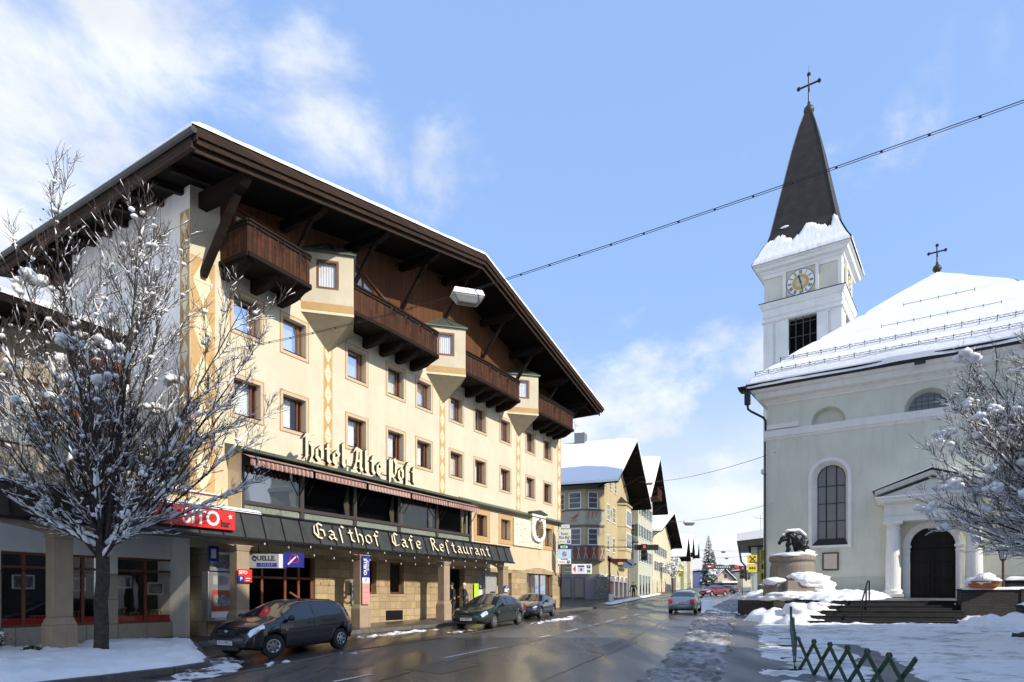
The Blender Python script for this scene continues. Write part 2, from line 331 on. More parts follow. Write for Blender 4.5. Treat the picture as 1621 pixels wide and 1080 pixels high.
M['greysign2']=gen('pale dial centre',(.55,.54,.48),.6,.1,4,0)
M['redpost']=gen('reddish brown post',(.11,.035,.025),.5,.15,6,0)
M['milkglass']=gen('milky lantern glass',(.40,.41,.45),.25,.1,4,0)
M['overhang_snow']=snowm('plain roof snow',0)  # same white as the clean snow
def hill():
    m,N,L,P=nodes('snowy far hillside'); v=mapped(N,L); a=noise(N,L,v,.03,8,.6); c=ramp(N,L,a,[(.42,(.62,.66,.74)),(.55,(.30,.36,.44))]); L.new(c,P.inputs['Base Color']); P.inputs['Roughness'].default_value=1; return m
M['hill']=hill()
M['icy2']=snowm('thin broken slush',.97,(.76,.76,.76),(.045,.038,.032),3.4,None,(.50,.56))
# ---------------------------------------------------------------- ground
def roadmat(name,base,hi,r0,r1,snow=0,th=(.60,.70),rot=R(-22),rs=1.):
    m,N,L,P=nodes(name); v=mapped(N,L); vs=mapped(N,L,(1.0,.16,1),rot=(0,0,-rot))
    a=noise(N,L,vs,.8,3,.5,.2); b=noise(N,L,v,90,2); a2=noise(N,L,vs,5,5,.6)
    col=mixc(N,L,mapr(N,L,a,.3,.7,0,1),base,hi); rf=mapr(N,L,a,.38,.66,r0,r1,True)
    if snow:
        k=noise(N,L,mapped(N,L,(1,.35,1),rot=(0,0,-rot)),2.2,9,.7); f=mapr(N,L,k,th[0],th[1],0,snow); col=mixc(N,L,f,col,(.62,.62,.64))
    L.new(col,P.inputs['Base Color']); L.new(rf,P.inputs['Roughness']); P.inputs['Specular IOR Level'].default_value=.7
    h=N.new('ShaderNodeMath'); h.operation='MULTIPLY_ADD'; L.new(b,h.inputs[0]); h.inputs[1].default_value=.35; L.new(a2,h.inputs[2]); bump(N,L,P,h.outputs[0],.22*rs,.012)
    return m
M['road']=roadmat('wet asphalt',(.066,.062,.056),(.105,.099,.090),.20,.46)
M['patch']=roadmat('patched asphalt',(.045,.042,.038),(.065,.062,.056),.30,.55)
M['tar']=gen('tar seam',(.018,.017,.016),.35,.2,5,.1)
M['lane']=roadmat('parking strip asphalt',(.026,.023,.020),(.045,.038,.032),.22,.5,.75,(.64,.70))
M['walk']=roadmat('damp footway asphalt',(.085,.083,.081),(.13,.127,.122),.42,.75,.45,(.60,.76),R(-20),1.5)
M['pave']=roadmat('sidewalk paving',(.045,.038,.032),(.075,.062,.052),.3,.6,.2,(.72,.8))
M['kerb']=gen('granite kerb',(.11,.10,.09),.7,.25,4,.3)
M['slush']=snowm('grey brown slush',.97,(.50,.49,.48),(.095,.082,.068),3.2,((1,.5,1),R(20)),(.28,.55))
M['icysnow']=snowm('trodden dirty snow',.9,(.84,.82,.79),(.19,.17,.15),2.4,((.4,1,1),R(8)),(.50,.70))
M['farsnow']=snowm('road snow',.5,(.74,.75,.78),(.2,.19,.18),.8,None,(.45,.6))
M['marking']=gen('worn road marking',(.55,.54,.50),.6,.15,6,0)
def sheet(name,pts,h,mat,kind='structure',parent=None,thick=0):
    """flat polygon lying on the sloping ground"""
    me=bpy.data.meshes.new(name); bm=bmesh.new()
    top=[bm.verts.new((p[0],p[1],gz(p[1])+h)) for p in pts]; f=bm.faces.new(top)
    if thick:
        bot=[bm.verts.new((p[0],p[1],gz(p[1])+h-thick)) for p in pts]; n=len(pts)
        for i in range(n): bm.faces.new((top[i],bot[i],bot[(i+1)%n],top[(i+1)%n]))
    bmesh.ops.triangulate(bm,faces=[f]); bmesh.ops.recalc_face_normals(bm,faces=bm.faces)
    if sum(q.normal.z for q in bm.faces)<0: bmesh.ops.reverse_faces(bm,faces=bm.faces)
    bm.to_mesh(me); bm.free(); me.materials.append(mat)
    o=bpy.data.objects.new(name,me); scn.collection.objects.link(o)
    if parent:o.parent=parent
    elif kind: o['kind']=kind
    return o
def inside(p,poly):
    c=False;n=len(poly);x,y=p
    for i in range(n):
        a=poly[i];b=poly[(i+1)%n]
        if (a[1]>y)!=(b[1]>y) and x<(b[0]-a[0])*(y-a[1])/(b[1]-a[1])+a[0]: c=not c
    return c
def edist(p,poly):
    d=1e9;n=len(poly);x,y=p
    for i in range(n):
        ax,ay=poly[i][:2];bx,by=poly[(i+1)%n][:2];dx=bx-ax;dy=by-ay;l=dx*dx+dy*dy
        t=max(0,min(1,((x-ax)*dx+(y-ay)*dy)/l)) if l else 0
        d=min(d,math.hypot(ax+dx*t-x,ay+dy*t-y))
    return d
def relief(name,poly,res,hf,mat,base=None,edge=.4,parent=None,kind='structure',low=-.02,rag=0,local=None):
    """snow lying in a polygon: thickness hf(x,y) fading out to a ragged edge; base(x,y) is what it lies on"""
    base=base or (lambda x,y:gz(y))
    xs=[p[0] for p in poly];ys=[p[1] for p in poly]; x0,y0=min(xs)-.3,min(ys)-.3
    nx=int((max(xs)+.3-x0)/res)+2; ny=int((max(ys)+.3-y0)/res)+2
    H={};V=[];I={};Fc=[]
    def hh(i,j):
        if (i,j) in H: return H[i,j]
        x=x0+i*res;y=y0+j*res; q=(x,y)
        if rag: q=(x+rag*mn.noise(Vector((x*2.1,y*2.1,3))),y+rag*mn.noise(Vector((x*2.1,y*2.1,9))))
        if inside(q,poly):
            t=min(1,edist(q,poly)/edge); r=hf(x,y)*math.sqrt(max(0,1-(1-t)**2))
        else: r=None
        H[i,j]=r; return r
    for i in range(nx-1):
        for j in range(ny-1):
            c=[(i,j),(i+1,j),(i+1,j+1),(i,j+1)]
            if all(hh(*k) is None for k in c): continue
            f=[]
            for k in c:
                if k not in I:
                    I[k]=len(V); x=x0+k[0]*res;y=y0+k[1]*res; r=hh(*k)
                    V.append((x,y,base(x,y)+(low if r is None else r)))
                f.append(I[k])
            Fc.append(tuple(f))
    mb=MB(); mb.v=V; mb.f=Fc; mb.m=[0]*len(Fc)
    o=mb.build(name,mat,parent,smooth=True)
    if not parent and kind:o['kind']=kind
    return o
def fbm(x,y,s=1,o=4,seed=0): return mn.fractal(Vector((x*s,y*s,seed)),1.,2.,o)
# whole terrain, one sheet to the horizon
mb=MB(); ys=[-80,0,10,20,40,80,120,180,269.9,330,600,1200,3000]
for i,y in enumerate(ys):
    for x in (-2500,0,2500): mb.v.append((x,y,gz(y)-.012))
for i in range(len(ys)-1):
    for k in range(2): mb.f.append((i*3+k,i*3+k+1,i*3+k+4,i*3+k+3)); mb.m.append(0)
tag(mb.build('ground',M['farsnow']),kind='structure')
P2=lambda *a:tuple(gp(*a))[:2]
HF=Frame((-3.5,32.85),math.atan2(.868,.4965))             # hotel: x along the street wall, y inward
CF=Frame((22.6,34.),math.atan2(-.559,.829))               # church: x along the front, y inward
hq=lambda t,q:tuple(HF.w(t,-q))[:2]
KL=[hq(-32,1.6),hq(-15.3,1.87),hq(-5,2.95),hq(2,2.7),hq(9,1.9),hq(13.2,1.5),hq(16.5,1.6)]          # kerb of the hotel sidewalk
FL=[P2(935,962.5),P2(970,957),P2(1010,948),P2(1045,941.5),P2(1075,936),P2(1100,931.5),P2(1135,928)]
RR=[(-1.,5.2),P2(1018,1080),P2(1070,1030),P2(1103,981),P2(1126,963),P2(1166,944),P2(1190,933),P2(1190,929)]
sheet('road',KL+FL+RR[::-1]+[(-12,-14),(-30,-14)],.004,M['road'])
GL=[P2(300,1078.6),P2(422,1058),P2(553,1031),P2(700,1010.5),P2(902,976)]
sheet('parking_strip',[hq(-19.5,5.6)]+GL+[hq(14,2.2),hq(9,1.93),hq(2,2.73),hq(-5,2.98),hq(-15.3,1.9),hq(-19.5,1.8)],.008,M['lane'])
# gutter line and drain stones between strip and carriageway
mb=MB()
for a,b in zip(GL,GL[1:]+[P2(1055,946)]):
    a=Vector((a[0],a[1],0));b=Vector((b[0],b[1],0));d=(b-a);n=Vector((-d.y,d.x,0)).normalized()*.09
    mb.quad(*[(p.x,p.y,gz(p.y)+.013) for p in (a-n,b-n,b+n,a+n)])
tag(mb.build('gutter',M['kerb']),kind='structure')
# patched asphalt in the carriageway and tar seams
for pts_ in ([(640,1060),(700,1046),(760,1053),(700,1068)],[(930,1030),(985,1012),(1010,1018),(962,1038)]): sheet('asphalt_patch',[P2(*q) for q in pts_],.009,M['patch'])
mb=MB()
for ln in ([(600,1078),(760,1035),(900,1003),(1040,968)],[(860,1078),(960,1035),(1040,990),(1075,968)],[(500,1064),(520,1058),(560,1061),(590,1052)]):
    for a,b in zip(ln,ln[1:]):
        A=gp(*a);B=gp(*b)
        for i in range(12):
            p=A.lerp(B,i/12);q=A.lerp(B,(i+1)/12);d=(q-p).normalized();n=Vector((-d.y,d.x,0))*.022;w0=.05*mn.noise(p*2);w1=.05*mn.noise(q*2);m_=Vector((w0,0,.0055+.004));k_=Vector((w1,0,.0095))
            mb.quad(*[tuple(v_) for v_ in (p-n+m_,q-n+k_,q+n+k_,p+n+m_)])
tag(mb.build('tar_seams',M['tar']),kind='structure')
# lane dashes, measured ends
mb=MB()
for a,b in [((528,1080),(590,1068)),((703.7,1042.2),(787,1025.2)),((850,1010.4),(873,1005.6)),((896,1000),(914.8,996)),((931.5,991),(947,988)),((959,984.8),(972,981.9)),((983,978.9),(992,977)),((1003,974.6),(1012,972.6)),((1022,970.4),(1030,968.6)),((1036,967.2),(1041,966))]:
    a=gp(*a);b=gp(*b); d=(b-a);n=Vector((-d.y,d.x,0)).normalized()*.055
    mb.quad(*[(p.x,p.y,gz(p.y)+.012) for p in (a-n,b-n,b+n,a+n)])
tag(mb.build('lane_markings',M['marking']),kind='structure')
# hotel sidewalk with kerb
sheet('sidewalk',KL+[hq(16.5,-1),hq(-32,-3)],.13,M['pave'],thick=.25)
mb=MB(); K=[Vector((p[0],p[1],0)) for p in KL]
for a,b in zip(K,K[1:]):
    d=(b-a).normalized(); n=Vector((-d.y,d.x,0)); L_=(b-a).length; k=max(1,int(L_/1.1))
    for i in range(k):
        p=a+d*(L_*i/k+.006); q=a+d*(L_*(i+1)/k-.006); c=[p-n*.03,q-n*.03,q+n*.13,p+n*.13]
        c=[p+n*-.13*1,q+n*-.13,q+n*.03,p+n*.03] if n.dot(Vector((HF.n[0],HF.n[1],0)))>0 else c
        mb.hexa([(x.x,x.y,gz(x.y)-.05) for x in c],[(x.x,x.y,gz(x.y)+.136) for x in c])
tag(mb.build('kerb',M['kerb'],bevel=.012),kind='structure')
# far left sidewalk beyond the side street
off=lambda pts,d:[(p[0]-d,p[1]+d*.35) for p in pts]
sheet('far_sidewalk',FL+off(FL,9)[::-1],.12,M['pave'],thick=.2)
relief('snow_on_far_kerb',[P2(968,958.5),P2(1000,951.5),P2(1046,941.3),(P2(1046,941.3)[0]-.7,P2(1046,941.3)[1]),(P2(1000,951.5)[0]-.7,P2(1000,951.5)[1]+.2),(P2(968,958.5)[0]-.5,P2(968,958.5)[1]+.3)],.22,lambda x,y:.12+.12*fbm(x,y,1.2),M['snow'],edge=.35,base=lambda x,y:gz(y)+.1)
# right hand footpath, verges and square
PL=[(2.0,5.),P2(1135,1080),P2(1160,990),P2(1168,970),P2(1178,950),P2(1186,938),P2(1194,930)]
PR=[(3.2,5.),P2(1207,1080),P2(1200,1010),P2(1198,990),P2(1197,970),P2(1197,955),P2(1201,938),P2(1204,930)]
sheet('footpath',PL+PR[::-1],.012,M['walk'])
relief('slush_verge',RR[0:7]+PL[::-1],.085,lambda x,y:.07+.06*fbm(x,y,1.6)+.06*fbm(x,y,5,3,5),M['slush'],edge=.25,rag=.35)
sheet('square',PR+[(34,150),(70,60),(60,8),(12,-4)],.006,M['walk'])
SQ=[(3.1,5.5)]+[P2(1205,1080),P2(1199,1010),P2(1197,990),P2(1195,970),P2(1196,955),(16.5,45),(15,33),(20,31),(30,29),(42,24),(42,6),(14,5.5)]
WP=[P2(*q) for q in ((1338,1022),(1360,1030),(1395,1052),(1440,1085),(1500,1110))]
def sqh(x,y):
    h=.045+.055*fbm(x,y,.75,4,2)+.03*fbm(x,y,3.2,3,5)
    d=min(edist((x,y),[a,b,a]) for a,b in zip(WP,WP[1:])); h-=.10*math.exp(-(d/.42)**2)
    e=x-interp2(PR,y); h-=.035*math.exp(-max(0,e)/.9)
    return h
def interp2(P,y):
    for a,b in zip(P,P[1:]):
        if a[1]<=y<=b[1]: return a[0]+(b[0]-a[0])*(y-a[1])/(b[1]-a[1])
    return P[0][0]
relief('square_snow',SQ,.13,sqh,M['icysnow'],edge=.25,rag=.3)
# ---------------------------------------------------------------- hotel
hotel=thing('hotel_building',(HF.o[0],HF.o[1],0),HF.th,'large cream hotel with wide dark gable roof, wooden balconies and lettering over its canopy','hotel')
RZ=18.42; RP=.226                          # roof top at ridge, pitch
def roofz(x): return RZ-RP*abs(x)
YB=9.2
def sk(x,y): return x+.045*y
# walls
XA=[-12.37,-10.26,-6.89,-4.34,-2.22,.57,2.92,5.70,8.89,11.37]; WW=1.10
holes=[(x,x+WW,z0,z0+1.27) for x in XA for z0 in (10.87,7.94)]
mb=MB(); wall(mb,-14,14,6.62,13.03,holes,0,.32)
mb.add([(-14,0,13.03),(-12.9,0,13.03),(-12.9,0,roofz(12.9)-.3),(-14,0,roofz(14)-.3)],[(0,1,2,3)])
mb.build('wall',M['cream'],hotel)
mb=MB(); XC=[3.10,5.76,11.47]; hc=[(x,x+1.08,5.0,6.2) for x in XC]
wall(mb,-14,14,3.2,6.62,hc,0.004,.32); mb.build('wall',M['lowercream'],hotel)
mb=MB()                                                      # timber gable
mb.add([(-12.9,.02,13.03),(14,.02,13.03),(14,.02,roofz(14)-.3),(0,.02,RZ-.3),(-12.9,.02,roofz(12.9)-.3)],[(0,1,2,3,4)])
mb.build('timber_gable',M['timber'],hotel)
mb=MB(); mb.add([(-14,0,0),(sk(-14,8),8,0),(sk(-14,8),8,roofz(14)-.3),(-14,0,roofz(14)-.3)],[(0,1,2,3)])
mb.add([(14,0,0),(sk(14,YB),YB,0),(sk(14,YB),YB,roofz(14)-.3),(14,0,roofz(14)-.3)],[(0,1,2,3)])
mb.add([(sk(-14,8),8,0),(sk(14,YB),YB,0),(sk(14,YB),YB,roofz(14)-.3),(0,YB,RZ-.35),(sk(-14,8),8,roofz(14)-.3)],[(0,1,2,3,4)])
mb.build('side_wall',M['white_plaster'],hotel)
# roof
YF=-2.58; XE=15.45
mb=MB()
for s in (-1,1):
    a=[(0,YF+.12,RZ-.05),(s*XE,YF+.12,roofz(XE)-.05),(sk(s*XE,12),12,roofz(XE)-.05),(0,12,RZ-.05)]
    b=[(p[0],p[1],p[2]-.22) for p in a]; mb.hexa(b,a)
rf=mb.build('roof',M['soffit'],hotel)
for s in (-1,1):                                            # rafters under the eaves and verge
    for k in range(12):
        y=YF+.7+k*1.15; mb=MB(); mb.beam((sk(s*15.1,y),y,roofz(15.1)-.40),(sk(s*13.6,y),y,roofz(13.6)-.40),.16,.22); mb.build('rafter',M['darkwood'],rf)
    mb=MB(); mb.hexa([(sk(s*15.42,YF+.2),YF+.2,roofz(XE)-.52),(sk(s*15.30,YF+.2),YF+.2,roofz(XE)-.52),(sk(s*15.30,12),12,roofz(XE)-.52),(sk(s*15.42,12),12,roofz(XE)-.52)],[(sk(s*15.42,YF+.2),YF+.2,roofz(XE)-.2),(sk(s*15.30,YF+.2),YF+.2,roofz(XE)-.2),(sk(s*15.30,12),12,roofz(XE)-.2),(sk(s*15.42,12),12,roofz(XE)-.2)]); mb.build('eave_board',M['barge'],rf)
mb=MB()                                                      # stepped barge boards
for s in (-1,1):
    for dy,zt,zb in ((0,.02,-.24),(.07,-.2,-.42),(.20,-.38,-.60)):
        y0=YF+dy; x1=XE-dy*.2
        P=[(0,RZ+zt),(s*x1,roofz(x1)+zt),(s*x1,roofz(x1)+zb),(0,RZ+zb)]
        mb.prism(P,'y',y0,y0+.065)
    mb.hexa([(s*XE,YF,roofz(XE)-.34),(s*(XE+.05),YF,roofz(XE)-.34),(sk(s*(XE+.05),12),12,roofz(XE)-.34),(sk(s*XE,12),12,roofz(XE)-.34)],
            [(s*XE,YF,roofz(XE)+.0),(s*(XE+.05),YF,roofz(XE)),(sk(s*(XE+.05),12),12,roofz(XE)),(sk(s*XE,12),12,roofz(XE))])
mb.build('barge_board',M['barge'],rf)
for s in (-1,1):
    mb=MB(); mb.tube([(s*(XE+.14),YF-.02,roofz(XE)-.12),(sk(s*(XE+.14),12),12,roofz(XE)-.12)],.10,8); mb.build('gutter',M['fascia'],rf)
mb=MB(); nx=70; ny=16                                        # snow cover
for j in range(ny+1):
    for i in range(-nx,nx+1):
        x=i*(XE+.1)/nx; y=YF-.03+j*(14.6)/ny; ed=min(1,(XE+.1-abs(x))/.25,j*.6+.25)
        mb.v.append((sk(x,y),y,roofz(x)+.05+.15*math.sqrt(max(0,ed))+.035*mn.noise(Vector((x*1.3,y*1.3,0)))))
W_=2*nx+1
for j in range(ny):
    for i in range(2*nx): mb.f.append((j*W_+i,j*W_+i+1,(j+1)*W_+i+1,(j+1)*W_+i)); mb.m.append(0)
for i in range(2*nx):
    b=len(mb.v)
    for k in (i,i+1):
        x=(k-nx)*(XE+.1)/nx; mb.v.append((sk(x,YF),YF-.03,roofz(x)+.02))
    mb.f.append((i,i+1,b+1,b)); mb.m.append(0)
for i in (0,2*nx):
    for j in range(ny):
        p=mb.v[j*W_+i];q=mb.v[(j+1)*W_+i]; mb.add([p,q,(q[0],q[1],q[2]-.12),(p[0],p[1],p[2]-.12)],[(0,1,2,3)])
mb.build('snow',M['snow'],rf,smooth=True)
# purlins with carved ends and braces
px=[(360,292),(513,330),(612,372),(693,405),(757,437),(814,500),(858,556),(898,600),(929,640)]
for i,(u,v) in enumerate(px):
    x,z=HF.at(u,v,2.15); x=max(-13.55,min(14.2,x)); zt=roofz(x)-.5
    mb=MB(); h=.5 if i==0 else .34; ww=.30 if i==0 else .24
    mb.prism([(-2.25,zt),(.1,zt),(.1,zt-h),(-1.75,zt-h),(-2.05,zt-h*.75),(-2.25,zt-h*.35)],'x',x-ww/2,x+ww/2)
    pr=mb.build('purlin',M['darkwood'],hotel)
    mb=MB(); L_=1.5 if i else 1.75
    mb.beam((x,-L_,zt-h-.02),(x,-.02,zt-h-L_*1.25),.20 if i==0 else .13,.20 if i==0 else .14,(0,1,0)); mb.build('brace',M['darkwood'],pr)
# windows
def window(par,x,w,z,h,y,fr=M['brownframe'],sur=None,tw=.07,yo=.24,curt=True,mull=(.5,),trans=(),lvl='window',glass='glass',sill=True,curtain_mat=None,cw=1.):
    mb=MB(); t=tw
    mb.box(x,x+w,y+yo,y+yo+.07,z,z+t); mb.box(x,x+w,y+yo,y+yo+.07,z+h-t,z+h)
    mb.box(x,x+t,y+yo,y+yo+.07,z+t,z+h-t); mb.box(x+w-t,x+w,y+yo,y+yo+.07,z+t,z+h-t)
    for m_ in mull: mb.box(x+w*m_-t*.6,x+w*m_+t*.6,y+yo-.004,y+yo+.06,z+t,z+h-t)
    for m_ in trans: mb.box(x+t,x+w-t,y+yo+.002,y+yo+.055,z+h*m_-t*.5,z+h*m_+t*.5)
    f=mb.build(lvl,fr,par)
    mb=MB(); mb.quad((x+t*.5,y+yo+.04,z+t*.5),(x+w-t*.5,y+yo+.04,z+t*.5),(x+w-t*.5,y+yo+.04,z+h-t*.5),(x+t*.5,y+yo+.04,z+h-t*.5)); mb.build('pane',M[glass],f)
    if curt:
        mb=MB(); n=26; x0=x+t; ww_=(w-2*t)*cw
        for i in range(n+1):
            xx=x0+ww_*i/n; yy=y+yo+.16+.018*math.sin(i*1.9+x*3)
            mb.v+=[(xx,yy,z+t),(xx,yy,z+h-t)]
        for i in range(n): mb.f.append((2*i,2*i+2,2*i+3,2*i+1)); mb.m.append(0)
        mb.build('curtain',curtain_mat or M['curtain'],f)
    if sill:
        mb=MB(); mb.box(x+.003,x+w-.003,y-.03,y+yo+.01,z-.0,z+.022); mb.build('sill',M['blackmetal'],f)
    if sur:
        b=sur[1]; mb=MB(); d=.012
        def ring(b0,b1,e,c):
            mb.c=c
            mb.box(x-b1,x+w+b1,y-e,y,z-b1,z-b0); mb.box(x-b1,x+w+b1,y-e,y,z+h+b0,z+h+b1)
            mb.box(x-b1,x-b0,y-e,y,z-b0,z+h+b0); mb.box(x+w+b0,x+w+b1,y-e,y,z-b0,z+h+b0)
        ring(0,b-.03,d,0); ring(b-.03,b,d+.003,1); mb.build('surround',[sur[0],M['redline']],f)
    return f
for i,x in enumerate(XA):
    for z0 in (10.87,7.94):
        window(hotel,x,WW,z0,1.27,0,sur=(M['surround'],.15),mull=(.80,),tw=.055,cw=random.choice((.72,.8,.62,.9,.97,.55)),curtain_mat=random.choice((M['curtain'],M['curtain'],M['greycurtain'],M['paper'])))
for x in XC: window(hotel,x,1.08,5.0,1.2,0.004,sur=(M['ochre'],.30),cw=.6)
# painted bands with triangles
def band(x0,x1,z0,z1,y=0,n=None,par=hotel,side=False,dbl=False):
    mb=MB(); w_=x1-x0; hh_=w_*1.55; n=max(1,int((z1-z0)/hh_)); hh_=(z1-z0)/n
    Pn=(lambda a,z,e:(a,y-e,z)) if not side else (lambda a,z,e:(-14-e+.045*a,a,z))
    def Q(pts,e,c): mb.c=c; mb.add([Pn(a,z,e) for a,z in pts],[tuple(range(len(pts)))])
    Q([(x0,z0),(x1,z0),(x1,z1),(x0,z1)],.004,0)
    m=(x0+x1)/2
    for k in range(n):
        a=z0+k*hh_; b=a+hh_/2; c=a+hh_; i_=w_*.10
        Q([(x0+i_,b),(x1-i_,b),(m,c-.02)],.008,1); Q([(x0+i_,b-.03),(m,a+.02),(x1-i_,b-.03)],.008,1)
    mb.build('painted_band',[M['ochre'],M['band_light']],par)
M['band_light']=gen('pale cream paint',(.76,.64,.42),.85,.04,3,.1)
for x0,x1,zt in ((-8.24,-7.76,11.9),(-.40,.08,11.9),(7.58,8.10,11.9),(13.42,13.99,12.9),): band(x0,x1,6.86,zt)
band(-13.98,-13.1,5.0,12.75); 
band(.02,.55,5.0,14.2,side=True)
# oriels
for xc in (-8.0,-.10,7.84):
    D=1.4; z0,z1=12.62,15.0
    mb=MB(); wz=(13.62,14.72)
    # left face with a window opening, right face plain
    def L(s,z): return (xc-D+s*D, -s*D, z)          # s 0..1 along the left face
    def face(s0,s1,a,b): mb.quad(L(s0,a),L(s1,a),L(s1,b),L(s0,b))
    s0,s1=.30,.70
    face(0,s0,z0,z1); face(s1,1,z0,z1); face(s0,s1,z0,wz[0]); face(s0,s1,wz[1],z1)
    nn=Vector((1,1,0)).normalized()*.10
    for (a,b) in ((s0,None),(s1,None)):
        p,q=Vector(L(a,wz[0])),Vector(L(a,wz[1])); mb.quad(p,q,q+nn,p+nn)
    for z in wz:
        p,q=Vector(L(s0,z)),Vector(L(s1,z)); mb.quad(p,q,q+nn,p+nn)
    mb.quad((xc,-D,z0),(xc+D,0,z0),(xc+D,0,z1),(xc,-D,z1))
    orl=mb.build('oriel',M['cream'],hotel)
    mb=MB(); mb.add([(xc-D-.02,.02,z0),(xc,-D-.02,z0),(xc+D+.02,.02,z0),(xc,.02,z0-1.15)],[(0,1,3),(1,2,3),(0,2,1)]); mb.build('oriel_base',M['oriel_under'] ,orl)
    mb=MB()
    for e,za,zb,c in ((.014,z0+.12,z0+.42,0),(.02,z0-.0,z0+.10,1)):
        mb.c=c; mb.hexa([(xc-D-e,0,za),(xc,-D-e,za),(xc,-D,za),(xc-D,0,za)],[(xc-D-e,0,zb),(xc,-D-e,zb),(xc,-D,zb),(xc-D,0,zb)])
        mb.hexa([(xc,-D-e,za),(xc+D+e,0,za),(xc+D,0,za),(xc,-D,za)],[(xc,-D-e,zb),(xc+D+e,0,zb),(xc+D,0,zb),(xc,-D,zb)])
    mb.build('oriel_band',[M['ochre'],M['band_light']],orl)
    mb=MB(); e=.14; mb.c=0
    mb.add([(xc-D-e,0,z1),(xc,-D-e,z1),(xc+D+e,0,z1),(xc,.05,z1+.95),(xc-D-e,0,z1+.06),(xc,-D-e,z1+.06),(xc+D+e,0,z1+.06)],[(0,1,5,4),(1,2,6,5),(4,5,3),(5,6,3),(0,2,1)])
    for t_ in (.33,.66):
        a=Vector((xc-D-e,0,z1+.07)).lerp(Vector((xc,-D-e,z1+.07)),t_); mb.beam(a,(xc,.03,z1+.96),.03,.03)
        a=Vector((xc+D+e,0,z1+.07)).lerp(Vector((xc,-D-e,z1+.07)),t_); mb.beam(a,(xc,.03,z1+.96),.03,.03)
    mb.beam((xc,-D-e,z1+.07),(xc,.03,z1+.96),.035,.035); mb.build('oriel_roof',M['greencopper'],orl)
    # window object in its own rotated axes
    f=MB(); W2=D*math.sqrt(2)*(s1-s0); t=.07; hgt=wz[1]-wz[0]
    for b in ((-.03,W2+.03,-.0,.07,-.03,t),(-.03,W2+.03,0,.07,hgt-t,hgt+.03),(-.03,t,0,.07,t,hgt-t),(W2-t,W2+.03,0,.07,t,hgt-t)): f.box(*b)
    p=L(s0,wz[0])
    f=f.build('window',M['brownframe'],orl,loc=p,rot=(0,0,R(-45)))
    # children of a sub-part would be too deep: glass and curtain hang on the oriel beside the frame
    g=MB(); g.quad((0,.04,0),(W2,.04,0),(W2,.04,hgt),(0,.04,hgt)); g.build('pane',M['glass'],orl,loc=p,rot=(0,0,R(-45)))
    g=MB(); n=24
    for i in range(n+1): g.v+=[(W2*i/n,.14+.015*math.sin(i*2.1),0),(W2*i/n,.14+.015*math.sin(i*2.1),hgt)]
    for i in range(n): g.f.append((2*i,2*i+2,2*i+3,2*i+1)); g.m.append(0)
    g.build('curtain',M['curtain'],orl,loc=p,rot=(0,0,R(-45)))
# balconies
def balcony(x0,x1,ang0,ang1,q=1.4,zf=12.98,zr=13.98,nb=4):
    """x0,x1: ends of the long front; ang: the returns splay back to these x at the wall (or oriel)"""
    path=[(ang0[0],-ang0[1]),(x0,-q),(x1,-q),(ang1[0],-ang1[1])]
    b=MB(); f=MB(); rr=MB(); deco=MB()
    fl=[(p[0],p[1]) for p in path]+[(path[-1][0],0.0),(path[0][0],0.0)]
    f.prism(fl,'z',zf-.16,zf-.04)
    for (a,c) in zip(path,path[1:]):
        A=Vector((a[0],a[1],0));C=Vector((c[0],c[1],0))
        if (C-A).length<.05: continue
        d=(C-A).normalized(); n=Vector((d.y,-d.x,0)); L_=(C-A).length; k=max(1,int(L_/.15))
        for i in range(k):
            p=A+d*(L_*i/k+.004);r_=A+d*(L_*(i+1)/k-.004); j=random.uniform(-.006,.006)
            t_=n*(.022+j)
            b.hexa([(p-n*.01)+Vector((0,0,zf-.06)),(r_-n*.01)+Vector((0,0,zf-.06)),(r_+t_)+Vector((0,0,zf-.06)),(p+t_)+Vector((0,0,zf-.06))],
                   [(p-n*.01)+Vector((0,0,zr-.06)),(r_-n*.01)+Vector((0,0,zr-.06)),(r_+t_)+Vector((0,0,zr-.06)),(p+t_)+Vector((0,0,zr-.06))])
        for z,w_,h_ in ((zf-.12,.16,.14),(zr-.10,.09,.09),(zr,.17,.07)): f.beam(A+Vector((0,0,z))-d*.03+n*.02,C+Vector((0,0,z))+d*.03+n*.02,w_,h_)
    fr=b.build('balcony_railing',M['balcony'],hotel); f.build('balcony_floor',M['darkwood'],hotel)
    for i in range(nb):
        x=x0+.15+(x1-x0-.3)*i/(nb-1); g=MB()
        g.prism([(.05,zf-.17),(-q+.08,zf-.17),(-q+.12,zf-.30),(-.85,zf-.52),(-.35,zf-.60),(.05,zf-.60)],'x',x-.13,x+.13); g.build('balcony_bracket',M['darkwood'],hotel)
    for i in range(nb):                                       # wrought iron flower box holders
        x=x0+.35+(x1-x0-.7)*i/(nb-1)
        for s in (-1,1):
            pts=[(x+s*.0,-q-.03,zr-.08)]+[(x+s*(.16*math.sin(a)),-q-.05-.05*math.sin(a),zr-.22-.13*math.cos(a)*1) for a in [k*.5 for k in range(0,10)]]
            deco.tube(pts,.009,4)
        deco.tube([(x-.35,-q-.20,zr-.32),(x+.35,-q-.20,zr-.32)],.008,4); deco.tube([(x,-q-.03,zr-.1),(x,-q-.22,zr-.12),(x,-q-.2,zr-.32)],.009,4)
    deco.build('flower_box_iron',M['blackmetal'],fr)
balcony(-12.87,-10.28,(-12.87,0),(-10.0,.1),nb=3)
balcony(-6.03,-2.50,(-7.9,1.28),(-1.9,.2))
balcony(1.88,5.40,(0.0,1.28),(6.0,.2))
balcony(9.75,12.9,(7.94,1.28),(13.6,.2))
